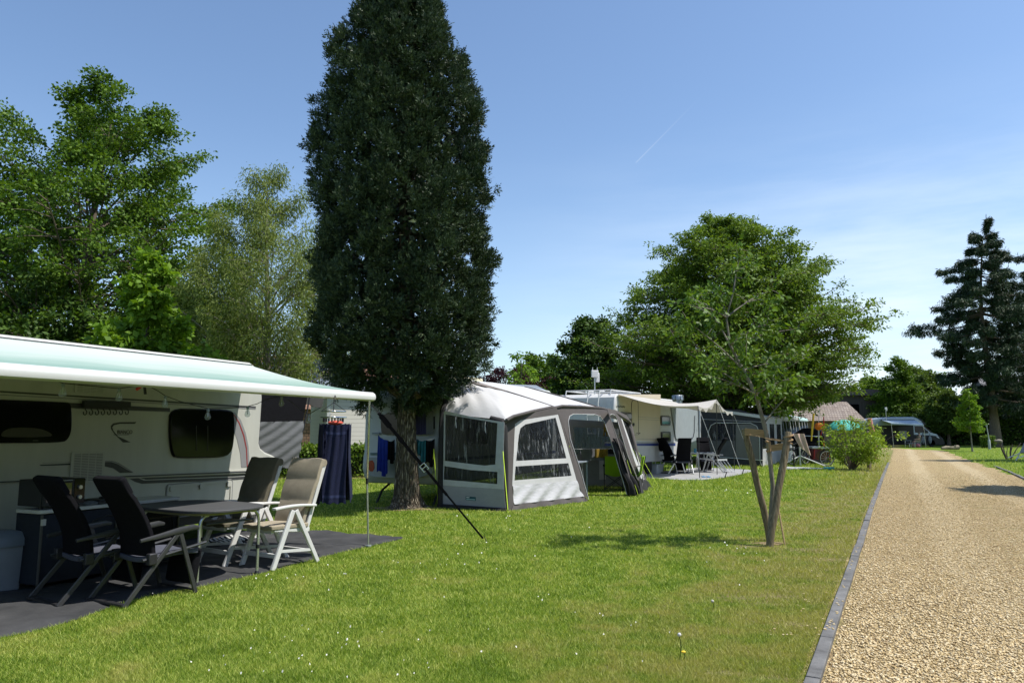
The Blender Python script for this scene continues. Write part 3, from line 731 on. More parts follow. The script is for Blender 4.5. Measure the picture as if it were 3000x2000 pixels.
decal('underline', [c1(1035, 1010), c1(1195, 1008), c1(1180, 1014), c1(1050, 1015)], STRIPE_D)
m = MB(); m.tube([(.6, 1.15, .5), (1.9, 1.15, .45)], .05); m.tube([(.6, .5, .5), (1.8, 1.1, .45)], .035); m.tube([(.6, 1.8, .5), (1.8, 1.2, .45)], .035); m.tube([(1.6, 1.15, .5), (1.6, 1.15, .05)], .03)
part('drawbar', m, STEELD, t)
for y in (.16, 2.14):
    w_ = part('wheel', MB().lathe([(.05, -.09), (.3, -.09), (.32, -.05), (.32, .05), (.3, .09), (.05, .09)], (-3.0, y, .32), 24, Matrix.Rotation(R(90), 3, 'X')), TYRE, t)
part('underbody', MB().b2((-6.4, .1, .26), (.5, 2.2, .42)), BLACK, t)

# cassette awning: canopy, cassette, lead rail, leg
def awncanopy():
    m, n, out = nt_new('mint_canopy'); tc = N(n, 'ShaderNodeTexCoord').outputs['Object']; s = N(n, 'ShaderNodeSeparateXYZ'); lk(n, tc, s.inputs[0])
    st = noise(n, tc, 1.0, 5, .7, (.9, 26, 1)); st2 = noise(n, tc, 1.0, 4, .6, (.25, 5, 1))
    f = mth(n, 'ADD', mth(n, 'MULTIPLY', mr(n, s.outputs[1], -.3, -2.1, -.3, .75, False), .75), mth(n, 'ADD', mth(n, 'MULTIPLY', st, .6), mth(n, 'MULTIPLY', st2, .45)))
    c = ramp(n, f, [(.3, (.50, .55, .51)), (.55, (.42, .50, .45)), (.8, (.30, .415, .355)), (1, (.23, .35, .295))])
    p = N(n, 'ShaderNodeBsdfPrincipled'); p.inputs['Roughness'].default_value = .55; lk(n, c, p.inputs['Base Color']); p.inputs['Specular IOR Level'].default_value = .3
    lk(n, p.outputs[0], out.inputs[0]); return m
AW0, AW1 = -5.7, 0.0
zf = onA((0, 0)).z
e = FA.l(PY(1070, 1150, FOOT.y)); ZR = e.z
t = thing('roll_out_awning', 'mint green roll-out awning with white front rail on the nearest caravan', 'awning', FA.o, FA.rz)
AWN = t
ZW = FA.on((702, 1063), 'y', -.06).z
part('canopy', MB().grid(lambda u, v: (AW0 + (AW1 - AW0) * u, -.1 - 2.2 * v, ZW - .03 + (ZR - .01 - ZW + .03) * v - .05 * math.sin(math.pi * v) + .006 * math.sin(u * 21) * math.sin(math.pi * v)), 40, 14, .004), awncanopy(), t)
part('cassette', MB().b2((AW0 - .05, -.12, ZW - .1), (AW1 + .02, .0, ZW)), WHITE, t, bevel=.02)
part('cassette_seam', MB().b2((AW0 - .05, -.124, ZW - .022), (AW1 + .01, -.1195, ZW - .012)), BLACK, t)
yz = [(-2.24, ZR), (-2.30, ZR + .005), (-2.34, ZR - .02), (-2.355, ZR - .06), (-2.345, ZR - .1), (-2.31, ZR - .118), (-2.26, ZR - .115), (-2.235, ZR - .06)]
fr_ = part('front_rail', MB().ngon([(AW0, y, z) for y, z in yz], (AW1 - AW0, 0, 0)), WHITE, t)
part('end_cap', MB().ngon([(AW1 + .001, y, z) for y, z in yz], (.025, 0, 0)), WPLAST, fr_, bevel=.004)
pt = FA.l(PY(1071, 1178, FOOT.y)); pf = FA.l(FOOT)
lg = part('leg', MB().tube([(pt.x, -2.29, ZR - .1), pt.lerp(pf, .55)], .016, 10), CHROME, t)
part('inner_tube', MB().tube([pt.lerp(pf, .54), pf], .0125, 10), ALU, lg)
part('collar', MB().tube([pt.lerp(pf, .53), pt.lerp(pf, .57)], .019, 10), BLACK, lg)
part('foot', MB().b2((pf.x - .04, pf.y - .03, .002), (pf.x + .04, pf.y + .03, .022)), GREYPL, lg)
part('folding_arm', MB().tube([(AW1 - .15, -.1, ZW - .12), (AW1 - 1.1, -1.2, ZR + .02), (AW1 - .2, -2.26, ZR - .08)], .025), WHITE, t)

# storm strap
pk = G(1425, 1588); a = FA.w(pt.x + .03, -2.3, ZR - .16)
t = thing('storm_strap', 'black storm strap with silver buckle running from awning leg to a ground peg', 'strap', pk)
mid = a.lerp(pk, .1)
bl = PN(*c3(2000, 1170), pk, (pk - a).cross(V((0, 0, 1))))
sdir = (pk - a).normalized(); kk = (bl - a).dot(sdir) / (pk - a).length
m = MB(); m.bar(a.lerp(pk, .06), a.lerp(pk, kk), .046, .004, (-.2, -1, .3)); m.bar(a.lerp(pk, kk), a.lerp(pk, .97), .026, .004, (-.2, -1, .3))
m.bar(a.lerp(pk, .08), a.lerp(pk, .16), .075, .014, (-.2, -1, .3)); m.bar(a.lerp(pk, .24), a.lerp(pk, .27), .06, .012, (-.2, -1, .3)); m.bar(a.lerp(pk, kk + .01), a.lerp(pk, kk + .2), .038, .01, (-.2, -1, .3))
part('webbing', m, BLKFAB, t, True)
m = MB(); q = a.lerp(pk, kk); sd = sdir.cross(V((-.2, -1, .3))).normalized()
for s in (-.04, .04): m.tube([q + sd * s - sdir * .05, q + sd * s + sdir * .05], .005, 6)
for s in (-.05, .0, .05): m.tube([q - sd * .045 + sdir * s, q + sd * .045 + sdir * s], .005, 6)
part('buckle', m, CHROME, t, True)
m = MB(); spr = [a.lerp(pk, i / 60 * .07) + V((.018 * math.cos(i * 1.1), .018 * math.sin(i * 1.1), 0)) for i in range(61)]; m.tube(spr, .003, 5)
part('spring', m, STEELD, t, True)
m = MB(); m.tube([pk + V((-.03, 0, .09)), pk + V((.02, 0, -.05))], .006, 6); m.tube([pk + V((-.03, 0, .09)), pk + V((-.05, 0, .07)), pk + V((-.04, .0, .05))], .005, 6)
part('peg', m, STEELD, t, True)

# string of bulbs below the awning
t = thing('string_lights', 'string of clear glass bulbs on black cable hung under the mint awning', 'string lights', FA.o, FA.rz)
def onS(q): return FA.on(q, 'y', -2.12)
pts = [c1(380, 465), c1(430, 487), c1(580, 540), c1(800, 560), c1(1000, 580), c1(1095, 588), c1(1200, 572), c1(1290, 560), c1(1370, 568), c1(1450, 610), c1(1518, 655), c1(1650, 705), c1(1800, 745), c1(1912, 772), c1(2100, 768), c1(2275, 752)]
pts += [c3(480, 572), c3(560, 532), c3(640, 512), c3(707, 500), c3(800, 560), c3(880, 625), c3(955, 668), c3(1010, 635), c3(1060, 608)]
part('cable', MB().tube([onS(q) for q in pts], .004, 5), BLACK, t)
for q in (c1(582, 545), c1(1097, 590), c1(1520, 658), c1(1912, 775), c3(395, 598), c3(707, 505), c3(955, 668)):
    p = onS(q)
    bb = part('bulb', MB().lathe([(.003, -.118), (.022, -.112), (.031, -.095), (.031, -.08), (.02, -.05), (.013, -.03), (.012, -.024)], p, 14), CLEAR, t)
    part('socket', MB().lathe([(.012, -.026), (.015, -.024), (.015, -.004), (.008, .004)], p, 12), GREYPL, bb)
    part('filament', MB().lathe([(.004, -.085), (.006, -.05), (.003, -.03)], p, 6), mat('filament_tube', (.5, .5, .5), .3), bb)
p = onS(c1(1315, 568))
t2 = thing('spring_clamp', 'small black and red spring clamp gripping the awning rail', 'clamp', FA.w(*p), FA.rz)
m = MB(); m.bar((-.05, 0, -.02), (.02, 0, .03), .018, .018); m.bar((.03, 0, -.075), (.01, 0, .03), .018, .018); part('jaw', m, BLACK, t2)
part('grip', MB().bar((-.07, 0, -.035), (-.03, 0, -.005), .022, .022), RED, t2)
# hook rail
t = thing('hook_rail', 'black hook rail with eight S hooks on the caravan wall', 'hook rail', FA.o, FA.rz)
P = [onA(q) for q in (c1(735, 700), c1(1165, 712), c1(1165, 768), c1(735, 765))]
part('rail', MB().ngon([V((p.x, -.03, p.z)) for p in P], (0, -.05, 0)), BLACK, t, bevel=.008)
for i in range(8):
    p = onA(c1(755 + i * 55, 765)); m = MB()
    m.tube([(p.x + .022 * math.sin(a) * (1 if a < 3.2 else 1), -.055, p.z - .035 - .02 + .03 * math.cos(a)) for a in [q * .5 for q in range(0, 11)]], .0055, 6); m.tube([(p.x, -.055, p.z + .005), (p.x, -.055, p.z - .025)], .0055, 6)
    part('hook', m, BLACK, t)

# insulated screen over the caravan front
t = thing('front_screen', 'black and grey cloth screen flaring off the front of the near caravan', 'screen', FA.o, FA.rz)
yS = .12
def onW(q): p = FA.on(q, 'y', yS); return V((p.x, yS, p.z))
m = MB().ngon([onW(c3(*q)) for q in ((488, 440), (950, 470), (908, 700), (880, 785), (700, 765), (488, 745))], (0, .03, 0)); part('dark_panel', m, BLKFAB, t)
A, B, Cq, D = [onW(c3(*q)) for q in ((470, 740), (905, 730), (820, 1165), (455, 1085))]
GREYCL = mat('grey_mesh_cloth', (.1, .105, .11), .85, var=.15, scale=3, bump=.5, bscale=18, vec=(1, 1, 6))
def gsk(u, v):
    p = A.lerp(B, u).lerp(D.lerp(Cq, u), v); k = math.sin(math.pi * u); return (p.x, yS - .004 - .05 * math.sin(v * 2.5) * u + .012 * math.sin((u * .8 + v) * 26), p.z - .04 * k * v)
part('skirt', MB().grid(gsk, 24, 24, .006), GREYCL, t)
ed = [onW(c3(*q)) for q in ((960, 480), (935, 620), (905, 760), (860, 960), (818, 1165), (700, 1158), (560, 1112), (456, 1085))]
part('piping', MB().tube([p + V((0, -.02, 0)) for p in ed], .014, 6), BLACK, t)
m = MB().ngon([onW(c3(*q)) + V((0, .05, 0)) for q in ((945, 500), (1120, 505), (1100, 600), (1085, 610), (1020, 600), (985, 575), (945, 572))], (0, .02, 0)); part('valance', m, mat('dark_grey_cloth', (.05, .05, .05), .85), t)

# ground sheet
m, n, out = nt_new('groundsheet'); tc = N(n, 'ShaderNodeTexCoord').outputs['Object']
p = N(n, 'ShaderNodeBsdfPrincipled'); p.inputs['Roughness'].default_value = .8; p.inputs['Specular IOR Level'].default_value = .25
c = ramp(n, noise(n, tc, 1.6, 6, .65), [(.3, (.03, .031, .033)), (.7, (.068, .068, .07))])
c = mix(n, mr(n, noise(n, tc, 14, 5, .7), .66, .8, 0, .35), c, (.2, .19, .17))
lk(n, c, p.inputs['Base Color']); b = N(n, 'ShaderNodeBump'); b.inputs['Strength'].default_value = .7; b.inputs['Distance'].default_value = .03
lk(n, noise(n, tc, 5, 5, .6, (1, .5, 1)), b.inputs['Height']); lk(n, b.outputs[0], p.inputs['Normal']); lk(n, p.outputs[0], out.inputs[0])
nx, ny = 150, 40; xs = np.linspace(-6.5, MATX[-1], nx + 1); xb = np.linspace(-6.5, .95, nx + 1)
def gs(u, v):
    i = int(round(u * nx)); x0, y0 = xs[i], float(np.interp(xs[i], MATX, MATY)); x1, y1 = xb[i], .4
    x, y = x0 + (x1 - x0) * v, y0 + (y1 - y0) * v
    z = .018 + .012 * math.sin(x * 5.1 + y * 3.3) * math.sin(y * 4.1 - x * 1.2) + .006 * math.sin(x * 13 + 2 * math.sin(y * 5)) + .004 * math.sin(y * 23 + x * 4)
    return (x, y, max(.006, z) if v > 0 else .004)
single('ground_sheet', MB().grid(gs, nx, ny), m, 'dark grey woven ground sheet spread on grass below the mint awning', 'ground sheet', loc=(0, 0, 0)).matrix_world = FA.M

# ------------------------------------------------------------------ chairs, table, cabinet
def black_chair(loc, rz, label, group='black reclining chairs beside the slate table', FM=None, roll=False):
    FM = FM or GREYMET
    t = thing('camping_chair', label, 'chair', loc, rz, group)
    # x right, y forward
    def back(u, v):
        x = (u - .5) * (.50 - .05 * v); zz = .43 + .76 * v; y = -.06 - .20 * v - .10 * v * v * (1 if v > .75 else .8) + .03 * math.sin(v * 5); edge = abs(u - .5) * 2
        y += .035 * (1 - edge ** 2) * -1
        if v > .9: zz -= .0
        return (x, y, zz)
    part('backrest', MB().grid(back, 8, 18, .05), BLKFAB, t, bevel=.012)
    part('headrest', MB().box((0, -.325, 1.12), (.45, .075, .2), Matrix.Rotation(R(30), 3, 'X')), BLKFAB, t, bevel=.03) if not roll else part('headrest', MB().tube([(-.2, -.27, 1.1), (0, -.265, 1.1), (.2, -.27, 1.1)], [.06, .07, .06], 10), BLKFAB, t)
    part('seat', MB().grid(lambda u, v: ((u - .5) * .46, -.08 + .52 * v, .43 + .03 * math.sin(v * 2.6) - .02 * math.sin(math.pi * u)), 6, 8, .05), mat('slate_cloth', (.07, .075, .1), .85, var=.2, scale=20), t, bevel=.01)
    for s in (-1, 1):
        x = s * .27
        part('armrest', MB().tube([(x, -.2, .60), (x, 0, .625), (x, .2, .655), (x, .34, .67), (x, .40, .66)], [.014, .02, .026, .024, .014], 8, flat=1.25), FM, t, bevel=0)
        part('leg', MB().bar((x, .19, .64), (x, -.32, .01), .022, .045, (0, 1, 0)), FM, t, bevel=.006)
        part('leg', MB().bar((x, .20, .64), (x, .40, .01), .022, .042, (0, 1, 0)), FM, t, bevel=.006)
        part('side_rail', MB().tube([(x * .95, -.16, .41), (x * .95, .1, .44), (x * .95, .5, .50)], .015, 8), FM, t)
        part('pivot', MB().b2((x - .03, -.12, .36), (x + .03, -.04, .47)), STEELD, t, bevel=.01)
    part('crossbar', MB().bar((-.27, -.315, .03), (.27, -.315, .03), .05, .02), STEELD, t); part('crossbar', MB().tube([(-.27, .4, .04), (.27, .4, .04)], .012), STEELD, t)
    part('footrest', MB().box((0, .45, .26), (.4, .09, .36), Matrix.Rotation(R(-8), 3, 'X')), BLKFAB, t, bevel=.03)
    return t
a = [G(*q) for q in ((249, 1771), (383, 1771), (437, 1733), (550, 1736))]
ctr = (a[0] + a[1] + a[2] + a[3]) / 4; fd = ((a[2] + a[3]) - (a[0] + a[1])).normalized(); rzc = math.atan2(fd.y, fd.x) - math.pi / 2
k1 = black_chair(ctr, rzc, 'black high-backed recliner nearest the table with its back to us')
b_ = [G(*q) for q in ((41, 1761), (124, 1777), (338, 1736), (240, 1733))]
ctr2 = (b_[0] + b_[1] + b_[2] + b_[3]) / 4
k1.scale = (1, 1, .94)
dup(k1, ctr2 + V((.13, .02, 0)), rzc - R(3), 'black high-backed recliner in front of the microwave cabinet')

def white_chair(loc, rz, label, cush):
    t = thing('garden_chair', label, 'chair', loc, rz, 'white folding chairs with cushions beside the slate table')
    # y forward, x right
    W = .26
    for s in (-1, 1):
        x = s * W
        part('leg', MB().bar((x, .09, .64), (x, .36, .0), .035, .06, (0, 1, 0)), WPLAST, t, bevel=.008)
        part('leg', MB().bar((x, .05, .64), (x, -.32, .0), .035, .055, (0, 1, 0)), WPLAST, t, bevel=.008)
        part('armrest', MB().grid(lambda u, v, x=x: (x + (v - .5) * .065, -.25 + .62 * u, .655 + .02 * math.sin(u * 3.0)), 10, 2, .028), WPLAST, t, bevel=.008)
        part('back_post', MB().bar((x * .86, -.16, .40), (x * .86, -.42, 1.14), .028, .05, (0, 1, 0)), WPLAST, t, bevel=.008)
        part('stretcher', MB().bar((x, .27, .2), (x, -.22, .16), .02, .03), WPLAST, t)
        part('seat_rail', MB().bar((x * .86, -.2, .39), (x * .86, .33, .44), .03, .05, (0, 0, 1)), WPLAST, t, bevel=.008)
    for a_, b_, w_, h_ in (((-W, .30, .15), (W, .30, .15), .03, .05), ((-W, -.23, .14), (W, -.23, .14), .03, .04), ((-W*.8, .33, .42), (W*.8, .33, .42), .04, .05)): part('crossbar', MB().bar(a_, b_, w_, h_), WPLAST, t, bevel=.006)
    part('slats', MB().grid(lambda u, v: ((u - .5) * .42, -.19 - .25 * v, .46 + .66 * v), 2, 2, .012), WPLAST, t)
    def cb(u, v):
        puff = .012 * abs(math.sin(v * math.pi * 3.02)) * (1 if v < .98 else 0) + .012 * math.sin(math.pi * u)
        return ((u - .5) * (.50 - .03 * math.cos(v * 4)), -.13 - .27 * v + puff, .47 + .72 * v + .01 * math.sin(u * 9) * (v > .95))
    bc = part('back_cushion', MB().grid(cb, 14, 34, .055), cush, t, bevel=.01)
    part('roll', MB().tube([(-.245, -.40, 1.16), (0, -.395, 1.17), (.245, -.40, 1.16)], [.045, .05, .045], 10), cush, bc)
    part('ties', MB().tube([(.245, -.42, 1.1), (.262, -.40, 1.03), (.25, -.37, .98)], .012, 6), cush, bc)
    part('seat_cushion', MB().grid(lambda u, v: ((u - .5) * .5, -.17 + .55 * v, .475 + .015 * math.sin(math.pi * u) * math.sin(math.pi * v) + .012 * v + .005 * math.sin(u * 17) * (v > .9)), 14, 14, .05), cush, t, bevel=.012)
    return t
f1 = [G(*q) for q in ((809, 1672), (717, 1659))]; r1 = [G(*q) for q in ((924, 1647), (781, 1630))]
fd = (-uA + V((-.02, 0, 0))).normalized(); rzw = math.atan2(fd.y, fd.x) - math.pi / 2 - R(6)
fm = (f1[0] + f1[1]) / 2
wk = white_chair(fm - fd * .34, rzw, 'white folding armchair with its cushion coloured in sunlit beige beside the lawn', CUSH_SUN)
f2 = [G(*q) for q in ((691, 1656), (567, 1653))]; fm2 = (f2[0] + f2[1]) / 2
white_chair(fm2 - fd * .34, rzw - R(2), 'white folding armchair with the same cushion coloured darker for awning shade', CUSH_SHADE)

# table
tl = [G(*q) for q in ((576, 1717), (752, 1682))]
tx = (tl[1] - tl[0]).normalized(); ty = V((-tx.y, tx.x, 0)); cen = (tl[0] + tl[1]) / 2 + ty * .5
rzt = math.atan2(tx.y, tx.x)
t = thing('folding_table', 'slate grey oval folding table with silver tube legs between the chairs', 'table', cen, rzt)
def oval(a, b, z, n=48, e=3.2): return [(math.copysign(abs(math.cos(q)) ** (2/e), math.cos(q)) * a, math.copysign(abs(math.sin(q)) ** (2/e), math.sin(q)) * b, z) for q in [2*math.pi*i/n for i in range(n)]]
part('table_top', MB().ngon(oval(.48, .68, .715), (0, 0, .03)), GREYTOP, t, bevel=.008)
hw = (tl[1] - tl[0]).length / 2
for y in (-.5, .5):
    m = MB()
    for x in (-hw, hw):
        lg = part('leg', MB().tube([(x * .72, y * .98, .69), (x * .86, y, .685), (x * .97, y, .64), (x, y, .57), (x, y, .3), (x, y, .03)], .0165, 10), ALU, t)
        part('foot', MB().lathe([(.012, .05), (.02, .03), (.028, .012), (.028, 0)], (x, y, .004), 10), BLACK, lg)
        part('adjuster', MB().tube([(x, y, .28), (x, y, .32)], .022, 8), BLACK, lg)
    part('crossbar', MB().tube([(-hw * .8, y, .6), (hw * .8, y, .6)], .011), GREYMET, t)
    part('brace', MB().tube([(-hw * .3, y, .68), (0, y * .3, .62)], .008), GREYMET, t)
part('apron', MB().plate([(x, y, .69) for x, y, z in oval(.44, .6, 0)], [[(x, y, .69) for x, y, z in oval(.41, .57, 0)]], (0, 0, .022)), YELLOW if False else mat('brass_rail', (.3, .3, .14), .5), t)
# low table behind it
q = G(482, 1543, .45); t = thing('side_table', 'low grey folding side table between the black chair and the caravan', 'table', FA.w(FA.l(q).x - .1, -.75, 0), FA.rz)
part('table_top', MB().ngon([(x, y, .45) for x, y in rrect(-.36, .36, -.25, .25, .06)], (0, 0, .028)), GREYPL, t, bevel=.006)
for x in (-.3, .3):
    for y in (-.2, .2): part('leg', MB().tube([(x, y, .45), (x * 1.05, y, .0)], .012), ALU, t)
part('crossbar', MB().tube([(-.31, -.2, .12), (.31, -.2, .12)], .01), ALU, t)
# camp kitchen against the wall
cb = G(118, 1500, .76); cl_ = FA.l(cb); KX, KY = cl_.x, cl_.y
t = thing('camp_kitchen', 'long navy fabric camp kitchen with white worktop against the caravan wall', 'cabinet', FA.w(KX, 0, 0), FA.rz)
bl_ = FA.l(G(24, 1496, .76)); L_, D_ = 1.7, min(.55, max(.36, bl_.y - KY))
part('cabinet', MB().b2((.02, KY + .02, .06), (L_ - .02, KY + D_ - .02, .735)), NAVYFAB, t, bevel=.01)
part('worktop', MB().ngon([(x, y, .74) for x, y in rrect(0, L_, KY - .01, KY + D_, .06)], (0, 0, .035)), GREYWHITE, t, bevel=.006)
for x in (.03, L_ * .5, L_ - .03): part('leg', MB().tube([(x, KY + .01, .73), (x, KY + .01, 0)], .013), GREYMET, t)
for x in (.035, L_ - .04): part('corner_block', MB().box((x, KY - .005, .66), (.035, .03, .06)), GREYWHITE, t)
for x in (.5, 1.1): part('zip', MB().tube([(x, KY + .012, .1), (x, KY + .012, .5), (x + .08, KY + .012, .62), (x + .25, KY + .012, .66), (x + .45, KY + .012, .62), (x + .5, KY + .012, .5), (x + .5, KY + .012, .1)], .006, 5), BLACK, t)
t = thing('microwave', 'black microwave oven with glass door standing on the white worktop', 'microwave', FA.w(KX + .02, KY + .2, .775), FA.rz)
part('case', MB().b2((0, -.16, .03), (.46, .19, .29)), BLACK, t, bevel=.008)
dr = part('door', MB().b2((.01, -.18, .035), (.33, -.161, .285)), BLACK, t, bevel=.004)
part('glass', MB().b2((.04, -.184, .07), (.3, -.181, .25)), mat('smoked_glass', (.05, .04, .03), .03, spec=1.0), dr)
part('handle', MB().tube([(.05, -.2, .275), (.29, -.2, .275)], .007), CHROME, dr)
part('control_panel', MB().b2((.335, -.178, .035), (.45, -.161, .285)), BLACKGL, t)
for z in (.2, .1): part('knob', MB().lathe([(.022, 0), (.02, .02), (.0, .02)], (.39, -.178, z), 14, Matrix.Rotation(R(90), 3, 'X')), ALU, t)
for x in (.05, .41): part('foot', MB().tube([(x, -.1, 0), (x, -.1, .03)], .02), BLACK, t)
t = thing('gas_hob', 'small black gas hob with utensils on the white worktop', 'stove', FA.w(KX + .85, KY + .2, .775), FA.rz)
part('body', MB().b2((-.17, -.13, .0), (.2, .13, .045)), BLACK, t, bevel=.008)
part('burner', MB().lathe([(.07, .045), (.06, .065), (.02, .07)], (0, 0, 0), 16), STEELD, t)
part('knob', MB().ball((.24, -.08, .05), .03), BLACK, t); part('lighter', MB().bar((-.2, -.16, .012), (.1, -.14, .02), .02, .02), STEELD, t)
t = thing('dish_pile', 'crumpled tea towel and cutlery heap on the worktop', 'cloth', FA.w(KX + .62, KY + .15, .775), FA.rz)
part('cloth', MB().grid(lambda u, v: ((u - .5) * .22, (v - .5) * .2, .012 + .03 * abs(math.sin(u * 9 + v * 4)) * math.sin(math.pi * u) * math.sin(math.pi * v)), 14, 14, .005), mat('checked_cloth', (.16, .17, .18), .9, var=.6, scale=60), t)
t = thing('pepper_mill', 'little grey seasoning pot on the white worktop', 'pot', FA.w(KX + 1.0, KY + .32, .775), FA.rz)
part('pot', MB().lathe([(.025, 0), (.028, .02), (.02, .07), (.024, .1), (.0, .11)], (0, 0, 0), 12), GREYPL, t)
# bin
q = FA.l(G(20, 1735)); t = thing('swing_bin', 'blue grey swing lid bin on the ground sheet beside the camp kitchen', 'bin', FA.w(q.x - .02, q.y + .15, 0), FA.rz)
m = MB(); vs = []
for z, w_, d_ in ((.005, .17, .13), (.46, .2, .16)): vs += [(x, y, z) for x, y in rrect(-w_, w_, -d_, d_, .05)]
k = len(vs) // 2; m.add(vs, [tuple(range(k))[::-1]] + [(i, (i+1) % k, (i+1) % k + k, i + k) for i in range(k)] + [tuple(range(k, 2*k))]); part('body', m, GREYPL, t)
m = MB(); vs = []
for z, w_, d_ in ((.43, .215, .175), (.5, .21, .17), (.56, .17, .13), (.58, .1, .07)): vs += [(x, y, z) for x, y in rrect(-w_, w_, -d_, d_, .05)]
m.add(vs, [tuple(range(k))[::-1]] + [(j*k + i, j*k + (i+1) % k, (j+1)*k + (i+1) % k, (j+1)*k + i) for j in range(3) for i in range(k)] + [tuple(range(3*k, 4*k))]); part('lid', m, GREYLID, t)
# little rag mat by the wall
q = FA.l(G(690, 1590)); m = MB().grid(lambda u, v: ((u - .5) * .75, (v - .5) * .4, .03 + .03 * abs(math.sin(u * 22 + v * 3)) + .02 * math.sin(v * 7)), 60, 14, .01)
mm, n, out = nt_new('rag_stripes'); tc = N(n, 'ShaderNodeTexCoord').outputs['Object']; wv = N(n, 'ShaderNodeTexWave'); wv.inputs['Scale'].default_value = 7; wv.inputs['Distortion'].default_value = 3; lk(n, tc, wv.inputs[0])
p = N(n, 'ShaderNodeBsdfPrincipled'); lk(n, ramp(n, wv.outputs[1], [(.4, (.03, .03, .035)), (.6, (.5, .5, .48))]), p.inputs['Base Color']); p.inputs['Roughness'].default_value = .9; lk(n, p.outputs[0], out.inputs[0])
o = single('rag_mat', m, mm, 'rumpled black and white rag mat on the ground sheet by the caravan', 'mat'); o.location = FA.w(q.x, q.y + .1, 0); o.rotation_euler = (0, 0, FA.rz)

# hanging dryer and towel
hk = FA.l(PY(978, 1188, 9.35)); Yt = 9.35
t = thing('hanging_dryer', 'square silver peg dryer hanging from the awning rail', 'clothes dryer', PY(978, 1188, Yt), FA.rz)
a, b = PY(950, 1220, Yt), PY(1015, 1220, Yt); rw = (b - a).length / 2; m = MB(); zt = PY(980, 1205, Yt).z - PY(978, 1188, Yt).z; zb = PY(980, 1222, Yt).z - PY(978, 1188, Yt).z
for z, k in ((zt, .95), (zb, 1.0)):
    p = [(x, y, z) for x, y in rrect(-rw * k, rw * k, -rw * .8 * k, rw * .8 * k, .04)]; m.tube(p + [p[0]], .008, 6)
for x in (-.1, 0, .1): m.tube([(x, -rw * .8, zt), (x, rw * .8, zt)], .005, 6)
part('frame', m, CHROME, t)
m = MB()
for x, y in ((-rw, -rw * .8), (rw, -rw * .8), (rw, rw * .8), (-rw, rw * .8)): m.tube([(x * .9, y * .9, zt), (0, 0, .04)], .004, 5)
m.tube([(0, 0, .02), (0, 0, .1), (.02, 0, .13), (.04, 0, .1)], .006, 6); part('hanger', m, STEELD, t)
for i in range(10):
    a = i / 10 * 2 * math.pi; part('peg', MB().box((rw * math.cos(a), rw * .78 * math.sin(a), zb - .035), (.014, .014, .05)), BLACK, t)
top = PY(983, 1240, Yt); bot = PY(980, 1470, Yt); hgt = top.z - bot.z
NAVY = mat('navy_terry', (.008, .012, .045), .95, var=.4, scale=60, bump=.9, bscale=160)
t = thing('towel', 'navy blue bath towel hanging in folds from the square peg dryer', 'towel', (top.x, top.y, top.z), FA.rz - R(52))
# local x across the view, y away from it
def sheet(xa, xb, ya, yb, flare, dz, fold, ph):
    def fn(u, v):
        x = xa + (xb - xa) * u; y = ya + (yb - ya) * u; k = 1 + flare * v
        w_ = .010 * math.sin(u * fold + ph + v * 1.5) * (.35 + v) + .006 * math.sin(u * fold * 2.3 + v * 5)
        sag = -.02 * math.sin(math.pi * u) * (1 - v) ** 3
        return V((x * k + .008 * math.sin(v * 6 + ph), y * k + w_ - .02 * v * v, -hgt * v * (1 + dz * u) + sag + (.010 * math.sin(u * 17 + ph) if v > .98 else 0)))
    return fn
for i_, sh_ in enumerate((sheet(-.115, .13, -.12, -.14, .16, .0, 9, 0), sheet(.155, .185, -.13, .12, .20, -.06, 7, 2), sheet(-.185, -.125, .08, -.11, .22, .01, 8, 4), sheet(-.18, .17, .13, .12, .16, -.02, 12, 1))):
    cl_ = part('cloth', MB().grid(sh_, 34, 30, .007), NAVY, t)
    if i_ == 0:
        for v0 in (.10, .90): part('border_band', MB().grid(lambda u, v: sh_(.01 + .98 * u, v0 + .035 * v) + V((0, -.006, 0)), 34, 2, .003), mat('navy_band', (.02, .028, .085), .8), cl_)
q = PY(983, 1238, Yt); single('swimwear', MB().ball((0, 0, 0), .1, 14, (1, .6, .3)), mat('coral_cloth', (.7, .12, .08), .7), 'coral red garment draped inside the square peg dryer', 'clothes', loc=(0, 0, 0)).location = q
# ------------------------------------------------------------------ the big columnar conifer
m, n, out = nt_new('furrowed_bark'); tc = N(n, 'ShaderNodeTexCoord').outputs['Object']
mp = N(n, 'ShaderNodeMapping'); mp.inputs['Scale'].default_value = (16, 16, 2.6); lk(n, tc, mp.inputs[0])
wr = N(n, 'ShaderNodeTexNoise'); wr.inputs['Scale'].default_value = 1.2; wr.inputs['Detail'].default_value = 6; lk(n, mp.outputs[0], wr.inputs['Vector'])
vo = N(n, 'ShaderNodeTexVoronoi'); vo.feature = 'DISTANCE_TO_EDGE'; vo.inputs['Scale'].default_value = 1.6
ad = N(n, 'ShaderNodeVectorMath', operation='ADD'); lk(n, mp.outputs[0], ad.inputs[0])
sc_ = N(n, 'ShaderNodeVectorMath', operation='SCALE'); lk(n, wr.outputs[1], sc_.inputs[0]); sc_.inputs['Scale'].default_value = 1.6; lk(n, sc_.outputs[0], ad.inputs[1]); lk(n, ad.outputs[0], vo.inputs['Vector'])
hgt_ = mr(n, vo.outputs['Distance'], 0.0, .32); fn_ = noise(n, tc, 30, 6, .7, (1, 1, .4))
c = ramp(n, mth(n, 'ADD', mth(n, 'MULTIPLY', hgt_, .55), mth(n, 'MULTIPLY', fn_, .5)), [(.15, (.045, .036, .027)), (.5, (.20, .165, .12)), (.85, (.40, .345, .265))])
p = N(n, 'ShaderNodeBsdfPrincipled'); p.inputs['Roughness'].default_value = .92; p.inputs['Specular IOR Level'].default_value = .15; lk(n, c, p.inputs['Base Color'])
